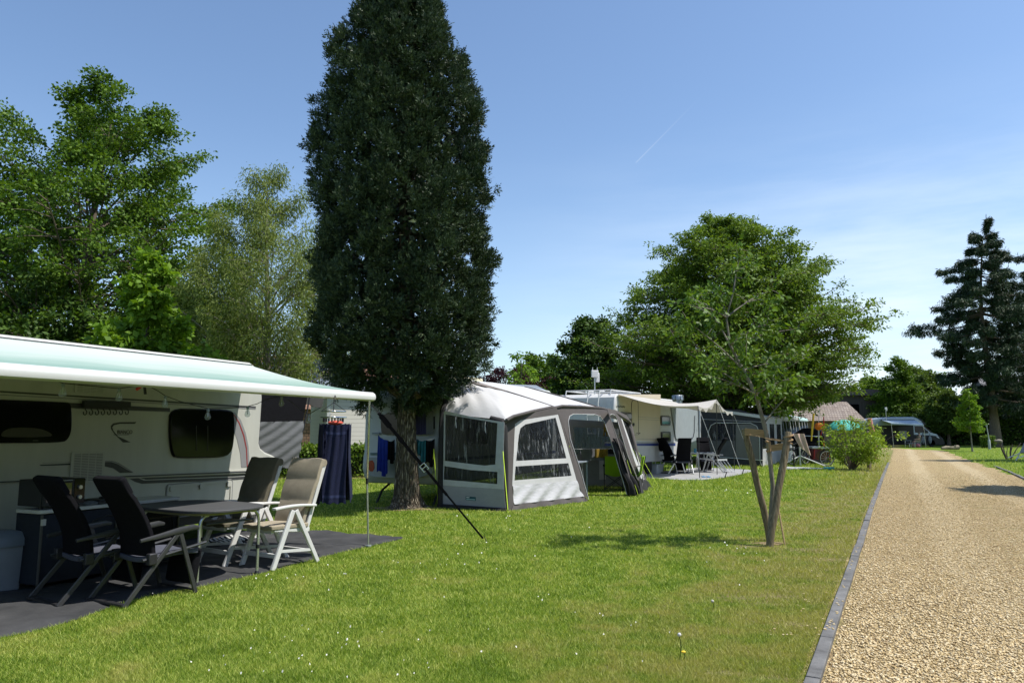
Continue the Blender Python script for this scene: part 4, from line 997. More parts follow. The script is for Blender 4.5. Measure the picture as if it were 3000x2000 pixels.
b = N(n, 'ShaderNodeBump'); b.inputs['Strength'].default_value = 1.0; b.inputs['Distance'].default_value = .05; lk(n, mth(n, 'ADD', hgt_, mth(n, 'MULTIPLY', fn_, .5)), b.inputs['Height']); lk(n, b.outputs[0], p.inputs['Normal'])
lk(n, p.outputs[0], out.inputs[0]); BARKC = m
TB = G(1193, 1488)
def bigconifer():
    t = thing('conifer', 'tall dark columnar conifer with furrowed trunk towering between the first two caravans', 'tree', TB)
    rng = np.random.default_rng(5)
    # trunk: flared, ridged
    def tk(u, v):
        a = 2 * math.pi * u; z = -.03 + 4.2 * v
        r = float(np.interp(z, [-.03, .06, .25, .6, 1.2, 1.9, 3, 4.2], [.43, .31, .25, .215, .195, .178, .165, .14]))
        r *= 1 + .03 * math.sin(a * 31 + 4 * math.sin(z * 2.3) + 2 * math.sin(z * 7.1)) + .05 * math.sin(a * 9 + 1.2 * math.sin(z * 3)) + .035 * math.sin(a * 17 - z * 2 + 2 * math.sin(z * 5)) + .07 * math.sin(a * 3 + 1) * max(0, 1 - z / 1.2) + .05 * math.sin(a * 2 + z * 2.2)
        if z < .3: r *= 1 + .16 * max(0, math.sin(a * 5 + .6)) * (1 - z / .3)
        return (r * math.cos(a) - .02 - .05 * v, r * math.sin(a), z)
    mb = MB().grid(tk, 220, 110)
    part('trunk', mb, BARKC, t)
    prof = [(1.9, .45), (2.2, .95), (2.5, 1.5), (2.8, 1.82), (3.3, 1.98), (4.2, 2.04), (5, 2.04), (6, 2.0), (7, 1.95), (7.7, 1.88), (8.4, 1.75), (9, 1.62), (9.6, 1.35), (10.2, 1.12), (11, .92), (12, .65), (13, .3), (13.6, .06)]
    zs = [p[0] for p in prof]; rs = [p[1] for p in prof]
    # boughs: lumps that make the outline uneven
    nb = 260
    bz = rng.uniform(2.0, 13.0, nb); ba = rng.random(nb) * 6.283; bs = rng.uniform(-.24, .24, nb); bw = rng.uniform(.25, .55, nb)
    def Rr(z, a):
        r = np.interp(z, zs, rs); s = np.zeros_like(r)
        for k in range(nb):
            da = np.abs((a - ba[k] + math.pi) % (2 * math.pi) - math.pi) * np.maximum(r, .3)
            dz = z - bz[k]; s += bs[k] * np.exp(-(da ** 2 + (dz * .8) ** 2) / bw[k] ** 2)
        return r * .855 + np.clip(s, -.26, .16)
    # boughs carry the tufts: rounded masses with dark gaps between them
    nbg = 620; pb = 9; nt_ = nbg * pb; ps = 12; n = nt_ * ps
    zz = np.linspace(2.0, 13.4, 300); pw = np.cumsum(np.interp(zz, zs, rs) + .05); pw /= pw[-1]
    gz = np.interp((np.arange(nbg) + rng.random(nbg)) / nbg, pw, zz); ga = (np.arange(nbg) * 2.39996 + rng.normal(0, .25, nbg)) % 6.283
    gr = Rr(gz, ga) * rng.uniform(.78, .98, nbg); gs_ = rng.uniform(.20, .40, nbg) * np.clip(gr, .4, 1)
    GO = np.stack([np.cos(ga), np.sin(ga), np.zeros(nbg)], 1); GC = GO * gr[:, None]; GC[:, 2] = gz; GC[:, 0] -= np.interp(gz, [2, 4, 11], [.04, .17, .33])
    go = nrm(rng.normal(0, 1, (nt_, 3)) + np.repeat(GO, pb, 0) * .9 + np.array([0, 0, .35])) * (rng.random((nt_, 1)) ** .35)
    TC = np.repeat(GC, pb, 0) + go * np.repeat(gs_, pb)[:, None] * np.array([1, 1, 1.15])
    TO = nrm(np.repeat(GO, pb, 0) * .6 + go * .9); tz = TC[:, 2]
    up_ = np.where(tz < 2.7, -.25, .55); ts_ = rng.uniform(.07, .14, nt_)
    # every tuft is a loose puff of fine sprays turned out and up
    OO = np.repeat(TO, ps, 0); off = nrm(rng.normal(0, 1, (n, 3))) * (rng.random((n, 1)) ** .5)
    P = np.repeat(TC, ps, 0) + off * np.repeat(ts_, ps)[:, None] * np.array([1, 1, 1.25])
    D = nrm(OO * .7 + off * .75 + np.stack([np.zeros(n), np.zeros(n), np.repeat(up_, ps)], 1) + rng.normal(0, .3, (n, 3)))
    S = nrm(np.cross(D, rng.normal(0, 1, (n, 3)) + np.array([0, 0, .1]))); Nn = nrm(np.cross(S, D))
    vs = []
    ln = rng.uniform(.07, .14, n)
    for i in range(7):
        f = (i // 2) / 3.5; sd = (1 if i % 2 else -1)
        c = P + D * (ln * f)[:, None] + rng.normal(0, .006, (n, 3))
        d = nrm(D * (.75 + .4 * f) + S * sd * (.75 - .5 * f) + rng.normal(0, .15, (n, 3)))
        L = ln * (.6 - .2 * f) * rng.uniform(.7, 1.3, n)
        vs.append(leafverts(c, d, Nn + rng.normal(0, .35, (n, 3)), L, L * .38))
    mesh_np('crown', np.concatenate(vs), 4, LF_YEW, t)
    # inner dead twigs keep the heart of the crown dark
    wood = MB(); wood.tube([(-.1, 0, 4), (-.2, 0, 8), (-.3, .02, 12.6)], [.15, .09, .02], 8)
    for i in range(260):
        z = random.uniform(2.3, 12.3); a = i * 2.4; rr = float(np.interp(z, zs, rs)) * .62; sx_ = -float(np.interp(z, [2, 4, 11], [.04, .17, .33]))
        wood.tube([(sx_, 0, z - .25 * rr), (sx_ + rr * .6 * math.cos(a), rr * .6 * math.sin(a), z), (sx_ + rr * math.cos(a), rr * math.sin(a), z + .4 * rr)], [.03, .018, .006], 5, cap=False)
    part('branches', wood, BARK, t, fix=False)
    m2 = 16000; z = rng.uniform(2.4, 12.4, m2); a = rng.random(m2) * 6.283; r = np.interp(z, zs, rs) * rng.uniform(.25, .66, m2)
    C = np.stack([r * np.cos(a) - np.interp(z, [2, 4, 11], [.04, .17, .33]), r * np.sin(a), z], 1); Dd = nrm(rng.normal(0, 1, (m2, 3))); 
    mesh_np('inner_foliage', leafverts(C, Dd, rng.normal(0, 1, (m2, 3)), rng.uniform(.12, .24, m2), rng.uniform(.07, .13, m2)), 4, LF_YEW, t)
bigconifer()
# litter ring round its foot
m, n, out = nt_new('bare_soil'); tc = N(n, 'ShaderNodeTexCoord').outputs['Object']
p = N(n, 'ShaderNodeBsdfPrincipled'); p.inputs['Roughness'].default_value = .95
lk(n, ramp(n, noise(n, tc, 9, 6, .75), [(.3, (.1, .07, .035)), (.7, (.32, .23, .12))]), p.inputs['Base Color']); lk(n, p.outputs[0], out.inputs[0]); SOIL = m
def soil(name, c, r, sx=1.0, sy=.6, seed=0):
    rg = random.Random(seed); n_ = 40
    ring = [(c.x + sx * r * math.cos(i * .157) * (1 + .25 * math.sin(i * .9 + seed) + rg.uniform(-.1, .1)), c.y + sy * r * math.sin(i * .157) * (1 + rg.uniform(-.15, .15)), .008) for i in range(n_)]
    single(name, MB().add([(c.x, c.y, .03)] + ring, [(0, i + 1, (i + 1) % n_ + 1) for i in range(n_)]), SOIL, None, None, kind='structure')
soil('soil', TB, .62, 1.1, .8, 2)
# nest box
a = PY(1217, 1132, TB.y - .2); t = thing('bird_box', 'small wooden bird box tilted on the conifer trunk', 'bird box', a, R(35))
r_ = Matrix.Rotation(R(-9), 3, 'Y'); NB = mat('birdbox_wood', (.16, .12, .085), .85, var=.3, scale=8, vec=(10, 10, 1), bump=.5)
part('box', MB().box(r_ @ V((0, 0, -.12)), (.15, .15, .26), r_), NB, t, bevel=.004)
part('roof', MB().box(r_ @ V((.0, -.02, .03)), (.2, .22, .025), r_ @ Matrix.Rotation(R(14), 3, 'X')), NB, t, bevel=.004)
part('entrance', MB().lathe([(.018, 0), (.018, .01), (0, .01)], r_ @ V((0, -.076, -.05)), 12, r_ @ Matrix.Rotation(R(90), 3, 'X')), BLACK, t)

# ------------------------------------------------------------------ second caravan (rear towards us)
t = thing('caravan', 'white caravan behind the conifer, its rear window and red tail lamp facing us', 'caravan', FB.o, FB.rz)
CARB = t; WB, LB, HB = 2.0, 6.9, 2.68
prof = [(.02, .55), (-.05, .75), (-.03, 1.0), (0, 1.1), (.02, 1.9), (.14, 2.25), (.45, 2.52), (1.0, 2.66), (1.3, HB), (LB - .8, HB), (LB - .3, 2.5), (LB, 2.0), (LB + .1, 1.0), (LB - .2, .45), (.15, .42)]
WSHELL = mat('aged_white_shell', (.5, .52, .5), .45, var=.06, scale=1.5)
part('body', MB().ngon([(x, .0, z) for x, z in prof], (0, WB, 0)), WSHELL, t, bevel=.05)
def onR(q, x=-.03): return FB.on(q, 'x', x)
def rdecal(name, pts, m, th=.01, par=t, x=-.0, ch=0):
    P = [onR(q, x - .03) for q in pts]; P = [V((x - .02, p.y, p.z)) for p in P]
    return part(name, MB().ngon(chaikin(P, ch) if ch else P, (-th - .02, 0, 0)), m, par)
wn = rdecal('window', [cT(303, 232), cT(1000, 232), cT(1000, 553), cT(340, 553), cT(305, 520)], BLACKGL, .02, ch=1)
CURT = mat('mauve_curtain', (.05, .045, .12), .9, var=.25, scale=3, vec=(1, 14, 1)); CURTG = mat('grey_curtain', (.2, .2, .21), .9, var=.2, scale=3, vec=(1, 14, 1))
def curtain(fn, nme, par, m): return part(nme, MB().grid(fn, 40, 6, .003), m, par)
for (xa, xb, m) in ((745, 900, CURT), (900, 995, CURTG)):
    A, B, Cc, D = onR(cT(xa, 245)), onR(cT(xb, 245)), onR(cT(xb, 545)), onR(cT(xa, 545))
    curtain(lambda u, v, A=A, B=B, Cc=Cc, D=D: V((-.066 + .008 * math.sin(u * 40), A.lerp(B, u).lerp(D.lerp(Cc, u), v).y, A.lerp(B, u).lerp(D.lerp(Cc, u), v).z)), 'curtain', wn, m)
rdecal('stripe', [cT(160, 788), cT(1000, 788), cT(1000, 800), cT(160, 800)], mat('teal_film', (.02, .1, .12), .4), .004)
rdecal('stripe', [cT(160, 806), cT(1000, 806), cT(1000, 818), cT(160, 818)], mat('teal_film2', (.02, .12, .14), .4), .004)
bp = rdecal('bumper', [cT(130, 850), cT(240, 845), cT(300, 870), cT(1000, 870), cT(1000, 1110), cT(300, 1110), cT(150, 1080), cT(125, 1000)], mat('grey_bumper', (.3, .32, .32), .5), .06, ch=1)
rdecal('tail_lamp', [cT(160, 885), cT(232, 885), cT(236, 1025), cT(160, 1030)], mat('red_lens', (.3, .015, .01), .2), .07, bp, ch=1)
rdecal('grab_handle', [cT(190, 522), cT(285, 520), cT(285, 545), cT(190, 545)], GREYPL, .02)
part('roof_hatch', MB().ngon([(x, y, HB - .01) for x, y in rrect(1.7, 2.6, .35, 1.2, .12)], (0, 0, .13)), mat('yellowed_hatch', (.62, .58, .42), .5), t, bevel=.03)
for y, x in ((WB - .3, .35), (.3, .35)):
    part('steady_leg', MB().tube([(x + .4, y, .46), (x - .05, y, .26), (x - .25, y, .0)], .025), STEELD, t)
part('wheel', MB().lathe([(.05, -.09), (.3, -.09), (.32, 0), (.3, .09), (.05, .09)], (3.3, .14, .32), 24, Matrix.Rotation(R(90), 3, 'X')), TYRE, t)
# side wall seen through the awning: window, door, stripes
def sB(name, x0, x1, z0, z1, m, th=.03, r=.06, par=t): return part(name, MB().ngon([(x, -.001, z) for x, z in rrect(x0, x1, z0, z1, r)], (0, -th, 0)), m, par)
sB('window', 1.0, 2.0, 1.25, 1.85, BLACKGL); sB('window', 4.6, 5.7, 1.3, 1.85, BLACKGL)
sB('door', 2.6, 3.2, .5, 2.2, GREYWHITE, .012); sB('stripe', .1, 6.6, .92, .98, mat('blue_film', (.02, .04, .14), .4), .004, .004)
# washing line and washing
t = thing('washing_line', 'thin cord washing line slung across the back of the second caravan', 'washing line', FB.o, FB.rz)
xl = -.32
ln = [FB.on(q, 'x', xl) for q in (cT(270, 552), cT(330, 600), cT(450, 618), cT(600, 605), cT(760, 600), cT(900, 622), cT(1010, 600))]
part('cord', MB().tube(ln, .005, 5), GREYWHITE, t)
def cloth(name, label, pts_top, pts_bot, m, fold=6, amp=.03):
    A, B = [FB.on(q, 'x', xl) for q in pts_top]; D, Cc = [FB.on(q, 'x', xl) for q in pts_bot]
    fn = lambda u, v: A.lerp(B, u).lerp(D.lerp(Cc, u), v) + V((amp * math.sin(u * fold * 3.14) * (.3 + v) - .01, 0, -.03 * math.sin(math.pi * u) * (1 - v) + .05 * v * math.sin(u * 7)))
    c = (A + B) / 2; o = part(name, MB().grid(lambda u, v: fn(u, v) - c, 24, 24, .006), m); o.matrix_world = FB.M @ Matrix.Translation(c)
    return tag(o, label, 'clothes', 'washing on the line behind the conifer')
cloth('shirt', 'long royal blue garment drooping from the line left of the trunk', (cT(262, 552), cT(388, 620)), (cT(243, 1040), cT(385, 1080)), BLUE)
cloth('trousers', 'black garment on the line hidden partly behind the trunk', (cT(385, 622), cT(480, 615)), (cT(372, 900), cT(480, 900)), BLKFAB)
cloth('shorts', 'dark teal garment on the line right of the trunk', (cT(772, 605), cT(888, 622)), (cT(765, 800), cT(885, 925)), TEAL)
cloth('jacket', 'black garment on the line beside the teal one', (cT(885, 620), cT(1005, 605)), (cT(880, 930), cT(1005, 950)), BLKFAB)

# ------------------------------------------------------------------ inflatable awning on the second caravan
t = thing('air_awning', 'grey and white inflatable awning with clear windows beside the conifer', 'awning tent', FB.o, FB.rz)
TENT = t
TWHITE = mat('pale_awning_roof', (.60, .60, .60), .75, var=.06, scale=2, bump=.6, bscale=4, vec=(3, 1, 1), trans=.22)
TPALE = mat('light_grey_canvas', (.48, .48, .50), .8, var=.1, scale=3, bump=1.0, bscale=7, vec=(1, 2, 3))
TMID = mat('mid_grey_canvas', (.30, .30, .33), .8, var=.08, scale=3, bump=.5, bscale=6, vec=(1, 2, 3))
TDARK = mat('taupe_grey_canvas', (.085, .075, .072), .8, var=.1, scale=4, bump=.4, bscale=10)
TBLACK = mat('black_canvas', (.018, .017, .018), .8, var=.2, bump=.4, bscale=20)
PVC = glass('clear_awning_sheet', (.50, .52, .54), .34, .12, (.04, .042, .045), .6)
gl = lambda q: FB.g(q)
f0, f1, f2, f3 = gl(c5(900, 1395)), gl(c5(1600, 1312)), gl(c6(690, 1500)), gl(c6(835, 1405))
b0 = gl(c5(268, 1372)); XE = (f0.x + b0.x) / 2
def sh(x, q):                      # shoulder point above local x on the sight line q
    p = FB.on(q, 'x', x); return p
s0, s1, s2, s3 = sh(f0.x, c5(890, 565)), sh(f1.x, c5(1340, 450)), sh(f2.x, c5(1810, 470)), sh(f3.x, c5(2030, 590))
f0.z = f1.z = f2.z = f3.z = 0
ZRL = 2.68
rail = [V((XE, -.02, 0)), V((XE, -.02, 1.55)), V((XE + .04, -.02, 1.95)), V((XE + .3, -.02, 2.3)), V((XE + .75, -.02, 2.54)), V((XE + 1.25, -.02, 2.65)), V((f1.x, -.02, ZRL)), V((f2.x, -.02, ZRL)), V((f3.x - .9, -.02, 2.6)), V((f3.x - .3, -.02, 2.3)), V((f3.x, -.02, 1.9))]
SL = V((XE, -.02, 1.9))
# roof skins
def skin(nm, A, B, Cc, D, m, nu=24, nv=24, sag=.06, fold=0.0, dirn=(0, 0, 1)):
    dd = V(dirn)
    return part(nm, MB().grid(lambda u, v: A.lerp(B, u).lerp(D.lerp(Cc, u), v) + dd * (sag * math.sin(math.pi * u) * math.sin(math.pi * v) + fold * math.sin(u * 30 + v * 12) * math.sin(math.pi * v)), nu, nv, .004), m, t)
K0 = rail[5]                       # ridge corner on the caravan rail
skin('roof_panel', rail[6], rail[7], s2, s1, TWHITE, sag=.05)
skin('roof_panel', rail[5], rail[6], s1, rail[5].lerp(s1, .03), TWHITE, sag=.03)
skin('roof_panel', rail[7], rail[9], s3, s2, TWHITE, sag=.08)
# rounded end: from the curved caravan edge and the first seam down to the two front shoulders
def poly(P, u):
    L = [0]
    for a_, b_ in zip(P, P[1:]): L.append(L[-1] + (b_ - a_).length)
    s = u * L[-1]
    for i in range(len(P) - 1):
        if s <= L[i + 1] or i == len(P) - 2: return P[i].lerp(P[i + 1], (s - L[i]) / (L[i + 1] - L[i]))
TOPC = [SL, rail[3], rail[4], rail[5], s1]; BOTC = [SL, SL.lerp(s0, .5), s0, s0.lerp(s1, .12) + V((0, 0, .05)), s0.lerp(s1, .5) + V((0, 0, .045)), s1]
def hip(u, v):
    b_ = math.sin(math.pi * v) * math.sin(math.pi * u)
    return poly(TOPC, u ** .9).lerp(poly(BOTC, u), v) + V((-.09, -.07, .10)) * b_ + V((-.3, -.3, .8)) * (.022 * math.sin(u * 55 + v * 4) * math.sin(math.pi * min(1, v * 1.05)) * max(0, 1 - u * 1.4))
part('roof_panel', MB().grid(hip, 90, 30, .004), TWHITE, t)
gp = [hip(.36, .06), hip(.50, .05), hip(.62, .09), hip(.52, .22), hip(.44, .25), hip(.38, .2)]
part('gusset', MB().ngon([p + V((-.01, -.01, .03)) for p in gp], (0, 0, -.012)), mat('shaded_gusset', (.2, .17, .15), .8), t)  # grey gusset, its shade painted in as a brown-grey tone
# roof seams
for A, B in ((rail[5], s1), (rail[7], s2), (rail[8], s3)):
    pts_ = [A.lerp(B, q) + V((0, 0, .05 * math.sin(math.pi * q) * .4 + .008)) for q in np.linspace(0, 1, 9)]
    part('seam', MB().tube(pts_, .016, 6), TDARK, t)
part('skylight', MB().grid(lambda u, v: s1.lerp(s2, .3 + .5 * u).lerp(rail[6].lerp(rail[7], .3 + .5 * u), .02 + .16 * v * math.sin(math.pi * (u * .98 + .01))) + V((0, 0, .022)), 10, 4, .003), mat('blue_tint_pane', (.1, .16, .24), .15, spec=.6), t)
part('rail_edge', MB().tube([p + V((-.03, -.03, 0)) for p in rail[:6]], .055, 8), TBLACK, t)
# left end wall
def onE(q): p = FB.on(q, 'x', XE - .01); return V((XE - .01, p.y, p.z))
E = lambda *q: [onE(c5(*p)) for p in q]
TH = (-.006, 0, 0)
outer = E((262, 1160), (262, 700), (275, 560), (325, 478), (600, 540), (872, 585), (865, 800), (868, 1200))
pu = E((330, 512), (560, 550), (808, 592), (800, 760), (788, 972), (690, 982), (520, 962), (325, 938)); pl = E((320, 985), (560, 1022), (808, 1040), (806, 1152), (560, 1130), (315, 1110))
part('end_wall', MB().plate(outer, [pu, pl], TH), TPALE, t, fix=True)
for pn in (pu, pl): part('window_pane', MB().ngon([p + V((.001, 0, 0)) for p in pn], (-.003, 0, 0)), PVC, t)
part('end_skirt', MB().ngon(E((262, 1161), (868, 1201), (884, 1385), (262, 1335)), TH), TMID, t)
part('mud_flap', MB().grid(lambda u, v: onE(c5(262, 1330)).lerp(onE(c5(888, 1372)), u).lerp(onE(c5(255, 1385)).lerp(onE(c5(892, 1405)), u), v) + V((-.02 - .05 * v, 0, .01 * math.sin(u * 30) * v)), 30, 3, .004), TBLACK, t)
bd = part('badge', MB().ngon(E((517, 1262), (610, 1270), (610, 1305), (517, 1296)), (-.012, 0, 0)), mat('teal_badge', (.01, .07, .1), .5), t)
part('badge_print', MB().ngon(E((524, 1268), (552, 1270), (552, 1279), (524, 1277)), (-.015, 0, 0)), WPLAST, bd); part('badge_print', MB().ngon(E((524, 1284), (604, 1290), (604, 1299), (524, 1293)), (-.015, 0, 0)), mat('pale_teal_print', (.3, .45, .5), .5), bd)
for q in ((430, 535), (700, 580)):
    A = onE(c5(*q)); part('toggle', MB().tube([A + V((-.02, 0, 0)), A + V((-.02, .012, -.16)), A + V((-.02, -.012, -.22)), A + V((-.02, 0, -.1))], .008, 5), TPALE, t)
# front wall panels: each lies in the plane of its two feet and its first shoulder
def panel(fa, fb, sa, sb):
    n_ = (fb - fa).cross(((sa - fa) + (sb - fb)) / 2).normalized(); pw_ = FB.w(*((fa + fb + sa + sb) / 4)); nw = FB.M.to_3x3() @ n_
    if n_.y > 0: n_ = -n_
    return (lambda *q: [FB.l(PN(*c5(*p), pw_, nw)) + n_ * .01 for p in q]), n_
Q, n1 = panel(f0, f1, s0, s1); th = -n1 * .008
frm = chaikin(Q((965, 600), (1020, 565), (1150, 545), (1362, 513), (1405, 660), (1530, 1108), (1590, 1265), (955, 1340), (940, 1165)), 0)
part('front_border', MB().plate(Q((868, 800), (885, 590), (935, 545), (1100, 500), (1345, 447), (1395, 560), (1470, 830), (1640, 1310), (905, 1400)), [frm], th), TDARK, t)
pu = Q((1000, 700), (1015, 640), (1060, 605), (1150, 585), (1338, 543), (1380, 700), (1437, 915), (975, 940)); pl = Q((970, 990), (1455, 960), (1485, 1076), (960, 1118))
part('front_frame', MB().plate([p - n1 * .002 for p in Q((966, 600), (1020, 566), (1150, 546), (1361, 514), (1404, 660), (1529, 1108), (1532, 1120), (943, 1168), (941, 1165))], [pu, pl], th), TWHITE, t)
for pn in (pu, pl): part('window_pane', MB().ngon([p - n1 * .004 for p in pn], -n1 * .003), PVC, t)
A, B, Cc, D = Q((943, 1168), (1532, 1120), (1591, 1266), (955, 1341))
part('front_skirt', MB().grid(lambda u, v: A.lerp(B, u).lerp(D.lerp(Cc, u), v) + n1 * (.022 * math.sin(u * 26 + v * 7) * (.3 + v)), 40, 8, .005), TPALE, t)
A, B, Cc, D = Q((953, 1338), (1592, 1264), (1625, 1312), (915, 1408))
part('mud_flap', MB().grid(lambda u, v: A.lerp(B, u).lerp(D.lerp(Cc, u), v) + n1 * (.03 * v + .02 * math.sin(u * 30) * v), 40, 4, .005), TDARK, t)
# doorway
Q2, n2 = panel(f1, f2, s1, s2); th2 = -n2 * .008
op = Q2((1640, 1300), (1560, 1010), (1470, 740), (1452, 580), (1465, 530), (1500, 512), (1690, 515), (1745, 532), (1785, 590), (1850, 780), (1990, 1250))
part('door_border', MB().plate(Q2((1660, 1310), (1480, 830), (1390, 560), (1345, 447), (1600, 455), (1812, 470), (1850, 590), (1925, 820), (2065, 1262), (1992, 1256)) [:10] , [], th2) if False else MB().ngon(Q2((1395, 560), (1345, 447), (1600, 453), (1812, 470), (1840, 570), (1935, 840), (2070, 1262), (1992, 1252), (1850, 785), (1786, 592), (1746, 533), (1690, 516), (1500, 513), (1466, 531), (1453, 580), (1471, 740), (1562, 1010), (1642, 1300), (1625, 1310), (1475, 830)), th2), TDARK, t)
part('door_piping', MB().tube([p + n2 * .01 for p in op], .009, 6), TWHITE, t)
# rolled door flap on the right, rolled door on the left inside
A, B, Cc, D = Q2((1845, 740), (1905, 740), (2085, 1255), (1990, 1262))
part('door_flap', MB().grid(lambda u, v: A.lerp(B, u).lerp(D.lerp(Cc, u), v) + n2 * (.05 + .06 * math.sin(u * 14 + v * 3) * (.3 + v) + .05 * math.sin(v * 9)), 24, 30, .006), TBLACK, t)
A, B = Q2((1465, 560), (1600, 1180))
part('rolled_door', MB().tube([A - n2 * .1, A.lerp(B, .5) - n2 * .14, B - n2 * .1], [.05, .075, .06], 10), TBLACK, t)
A, B, Cc, D = Q2((1462, 540), (1530, 525), (1610, 940), (1530, 985))
part('inner_lining', MB().grid(lambda u, v: A.lerp(B, u).lerp(D.lerp(Cc, u), v) - n2 * (.45 + .03 * math.sin(u * 9)), 8, 8, .01), TDARK, t)
# right hand panel with slim gap and window
Q3, n3 = panel(f2, f3, s2, s3); th3 = -n3 * .008
Q4 = lambda *p: [FB.l(PN(*c5(*q), FB.w(*((f2 + f3 + s2 + s3) / 4)), FB.M.to_3x3() @ n3)) + n3 * .01 for q in p]
gap = Q4((1835, 520), (1850, 512), (1878, 522), (1900, 560), (2000, 900), (2120, 1190), (2090, 1235), (2060, 1180), (1930, 800))
win = Q4((1932, 528), (2010, 575), (2030, 610), (2080, 800), (2165, 1160), (2150, 1170), (2060, 930))
part('side_border', MB().plate(Q4((1812, 470), (1880, 470), (1990, 520), (2030, 580), (2045, 620), (2100, 860), (2190, 1175), (2185, 1195), (2100, 1255), (2070, 1262), (1930, 830)), [gap, win], th3), TDARK, t)
wp = Q4((1950, 555), (2005, 590), (2020, 620), (2065, 800), (2110, 1000), (2055, 860))
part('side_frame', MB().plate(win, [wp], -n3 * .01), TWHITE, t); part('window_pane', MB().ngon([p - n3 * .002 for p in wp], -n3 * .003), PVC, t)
part('gap_piping', MB().tube([p + n3 * .01 for p in gap], .008, 5), TWHITE, t)
A, B, Cc, D = Q4((2085, 1100), (2170, 1130), (2195, 1200), (2105, 1250))
part('mud_flap', MB().grid(lambda u, v: A.lerp(B, u).lerp(D.lerp(Cc, u), v) + n3 * (.05 + .04 * math.sin(u * 14) * v), 16, 6, .006), TBLACK, t)
# right end wall (back to the caravan) and inflated legs
part('end_wall', MB().plate([V((f3.x, -.02, 0)), V((f3.x, -.02, 1.9)), s3, V((f3.x, f3.y, 0))], [[V((f3.x, -.5, .9)), V((f3.x, -.5, 1.65)), V((f3.x, -2.0, 1.6)), V((f3.x, -2.1, .9))]], (.006, 0, 0)), TMID, t)
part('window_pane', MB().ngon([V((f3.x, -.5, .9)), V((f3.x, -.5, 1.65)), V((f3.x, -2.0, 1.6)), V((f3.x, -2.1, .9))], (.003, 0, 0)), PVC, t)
for f, s, r in ((f0, s0, .075), (f1, s1, .06), (f2, s2, .06), (f3, s3, .06)):
    part('air_beam', MB().tube([f + V((0, .06, 0)), f.lerp(s, .5) + V((0, .05, 0)), f.lerp(s, .9) + V((0, .06, 0)), s + V((0, .1, -.03)), s + V((0, .35, .04))], [r, r, r, r, r * .7], 10), TDARK if f is not f0 else TBLACK, t)
for A, B in ((s0, s1), (s1, s2), (s2, s3)):
    part('eave_beam', MB().tube([A, A.lerp(B, .12) + V((0, 0, .04)), A.lerp(B, .5) + V((0, 0, .045)), A.lerp(B, .88) + V((0, 0, .03)), B], .034, 8), TDARK, t)
# lime storm straps with their pegs
def strap(q1, q2, ya, w_=.022, q3=None):
    pg = FB.l(G(*q2)); A = FB.on(q1, 'y', ya)
    o = part('guy_strap', MB().bar(A, pg, w_, .003, (0, -1, .2)), LIME, t)
    part('peg', MB().tube([pg + V((0, 0, .05)), pg + V((.03, .02, -.03))], .008, 5), STEELD, o)
strap(c5(858, 850), c5(905, 1412), f0.y - .02, .03); strap(c5(850, 880), c5(845, 1170), f0.y - .06, .012) if False else None
strap(c5(222, 830), c5(200, 1335), -.06, .02); strap(c5(222, 830), c5(262, 1365), -.06, .025)
strap(c5(1470, 800), c5(1600, 1290), f1.y + .35, .035); strap(c5(1600, 1260), c5(1690, 1328), f1.y + .05, .02)
strap(c5(1965, 830), c5(2105, 1268), f2.y + .4, .02); strap(c5(2030, 800), c5(2295, 1285), f3.y + .3, .014); strap(c5(2085, 830), c5(2280, 1165), f3.y + .4, .02)

# furniture inside the air awning
def canvas_chair(loc, rz, label, sc=1.0):
    t = thing('canvas_chair', label, 'chair', loc, rz, 'lime green canvas chairs inside the air awning')
    part('backrest', MB().grid(lambda u, v: ((u - .5) * .54, -.22 - .1 * v + .05 * math.sin(math.pi * u), .42 + .46 * v - .07 * math.sin(math.pi * u) * (1 - v)), 12, 10, .012), LIMEFAB, t)
    part('seat', MB().grid(lambda u, v: ((u - .5) * .52, -.2 + .44 * v, .42 + .02 * v - .05 * math.sin(math.pi * u) * math.sin(math.pi * v)), 10, 10, .012), LIMEFAB, t)
    for s in (-1, 1):
        x = .29 * s
        part('leg', MB().tube([(x, .24, .02), (x, -.24, .44), (x, -.33, .88)], .011), STEELD, t); part('leg', MB().tube([(x, -.26, .02), (x, .25, .44), (x, .25, .62)], .011), STEELD, t)
        part('armrest', MB().grid(lambda u, v, x=x: (x + (v - .5) * .06, -.28 + .56 * u, .64 - .03 * math.sin(math.pi * u)), 8, 2, .01), BLKFAB, t)
    m = MB(); m.tube([(-.28, .24, .02), (.28, -.26, .02), (.0, 0, .2)], .008); part('crossbrace', m, STEELD, t)
    m = MB(); m.tube([(-.28, -.26, .02), (.28, -.28, .42)], .009); part('crossbrace', m, STEELD, t); m = MB(); m.tube([(.28, -.26, .02), (-.28, -.28, .42)], .009); part('crossbrace', m, STEELD, t)
    m = MB(); m.tube([(-.28, .24, .02), (.28, .26, .42)], .009); part('crossbrace', m, STEELD, t)
    return t
cpos = G(*c5(1690, 1188)) + V((.52, -.55, 0)); kc = canvas_chair(V((cpos.x, cpos.y, 0)), R(-6), 'lime green canvas chair with its back filling the awning doorway')
cpos2 = G(*c5(1880, 1200)) + V((.42, -.42, 0)); dup(kc, V((cpos2.x, cpos2.y, 0)), R(75), 'lime green canvas chair turned sideways behind the doorway flap')
cpos3 = G(*c5(2000, 1170)); dup(kc, V((cpos3.x, cpos3.y, 0)), R(20), 'lime green canvas chair glimpsed through the narrow gap of the awning')
q = FB.g(c5(1635, 1260)); t = thing('folding_table', 'small grey folding table poking out of the awning doorway', 'table', FB.w(q.x, q.y + .02, 0), FB.rz)
hz = FB.on(c5(1640, 950), 'y', q.y).z
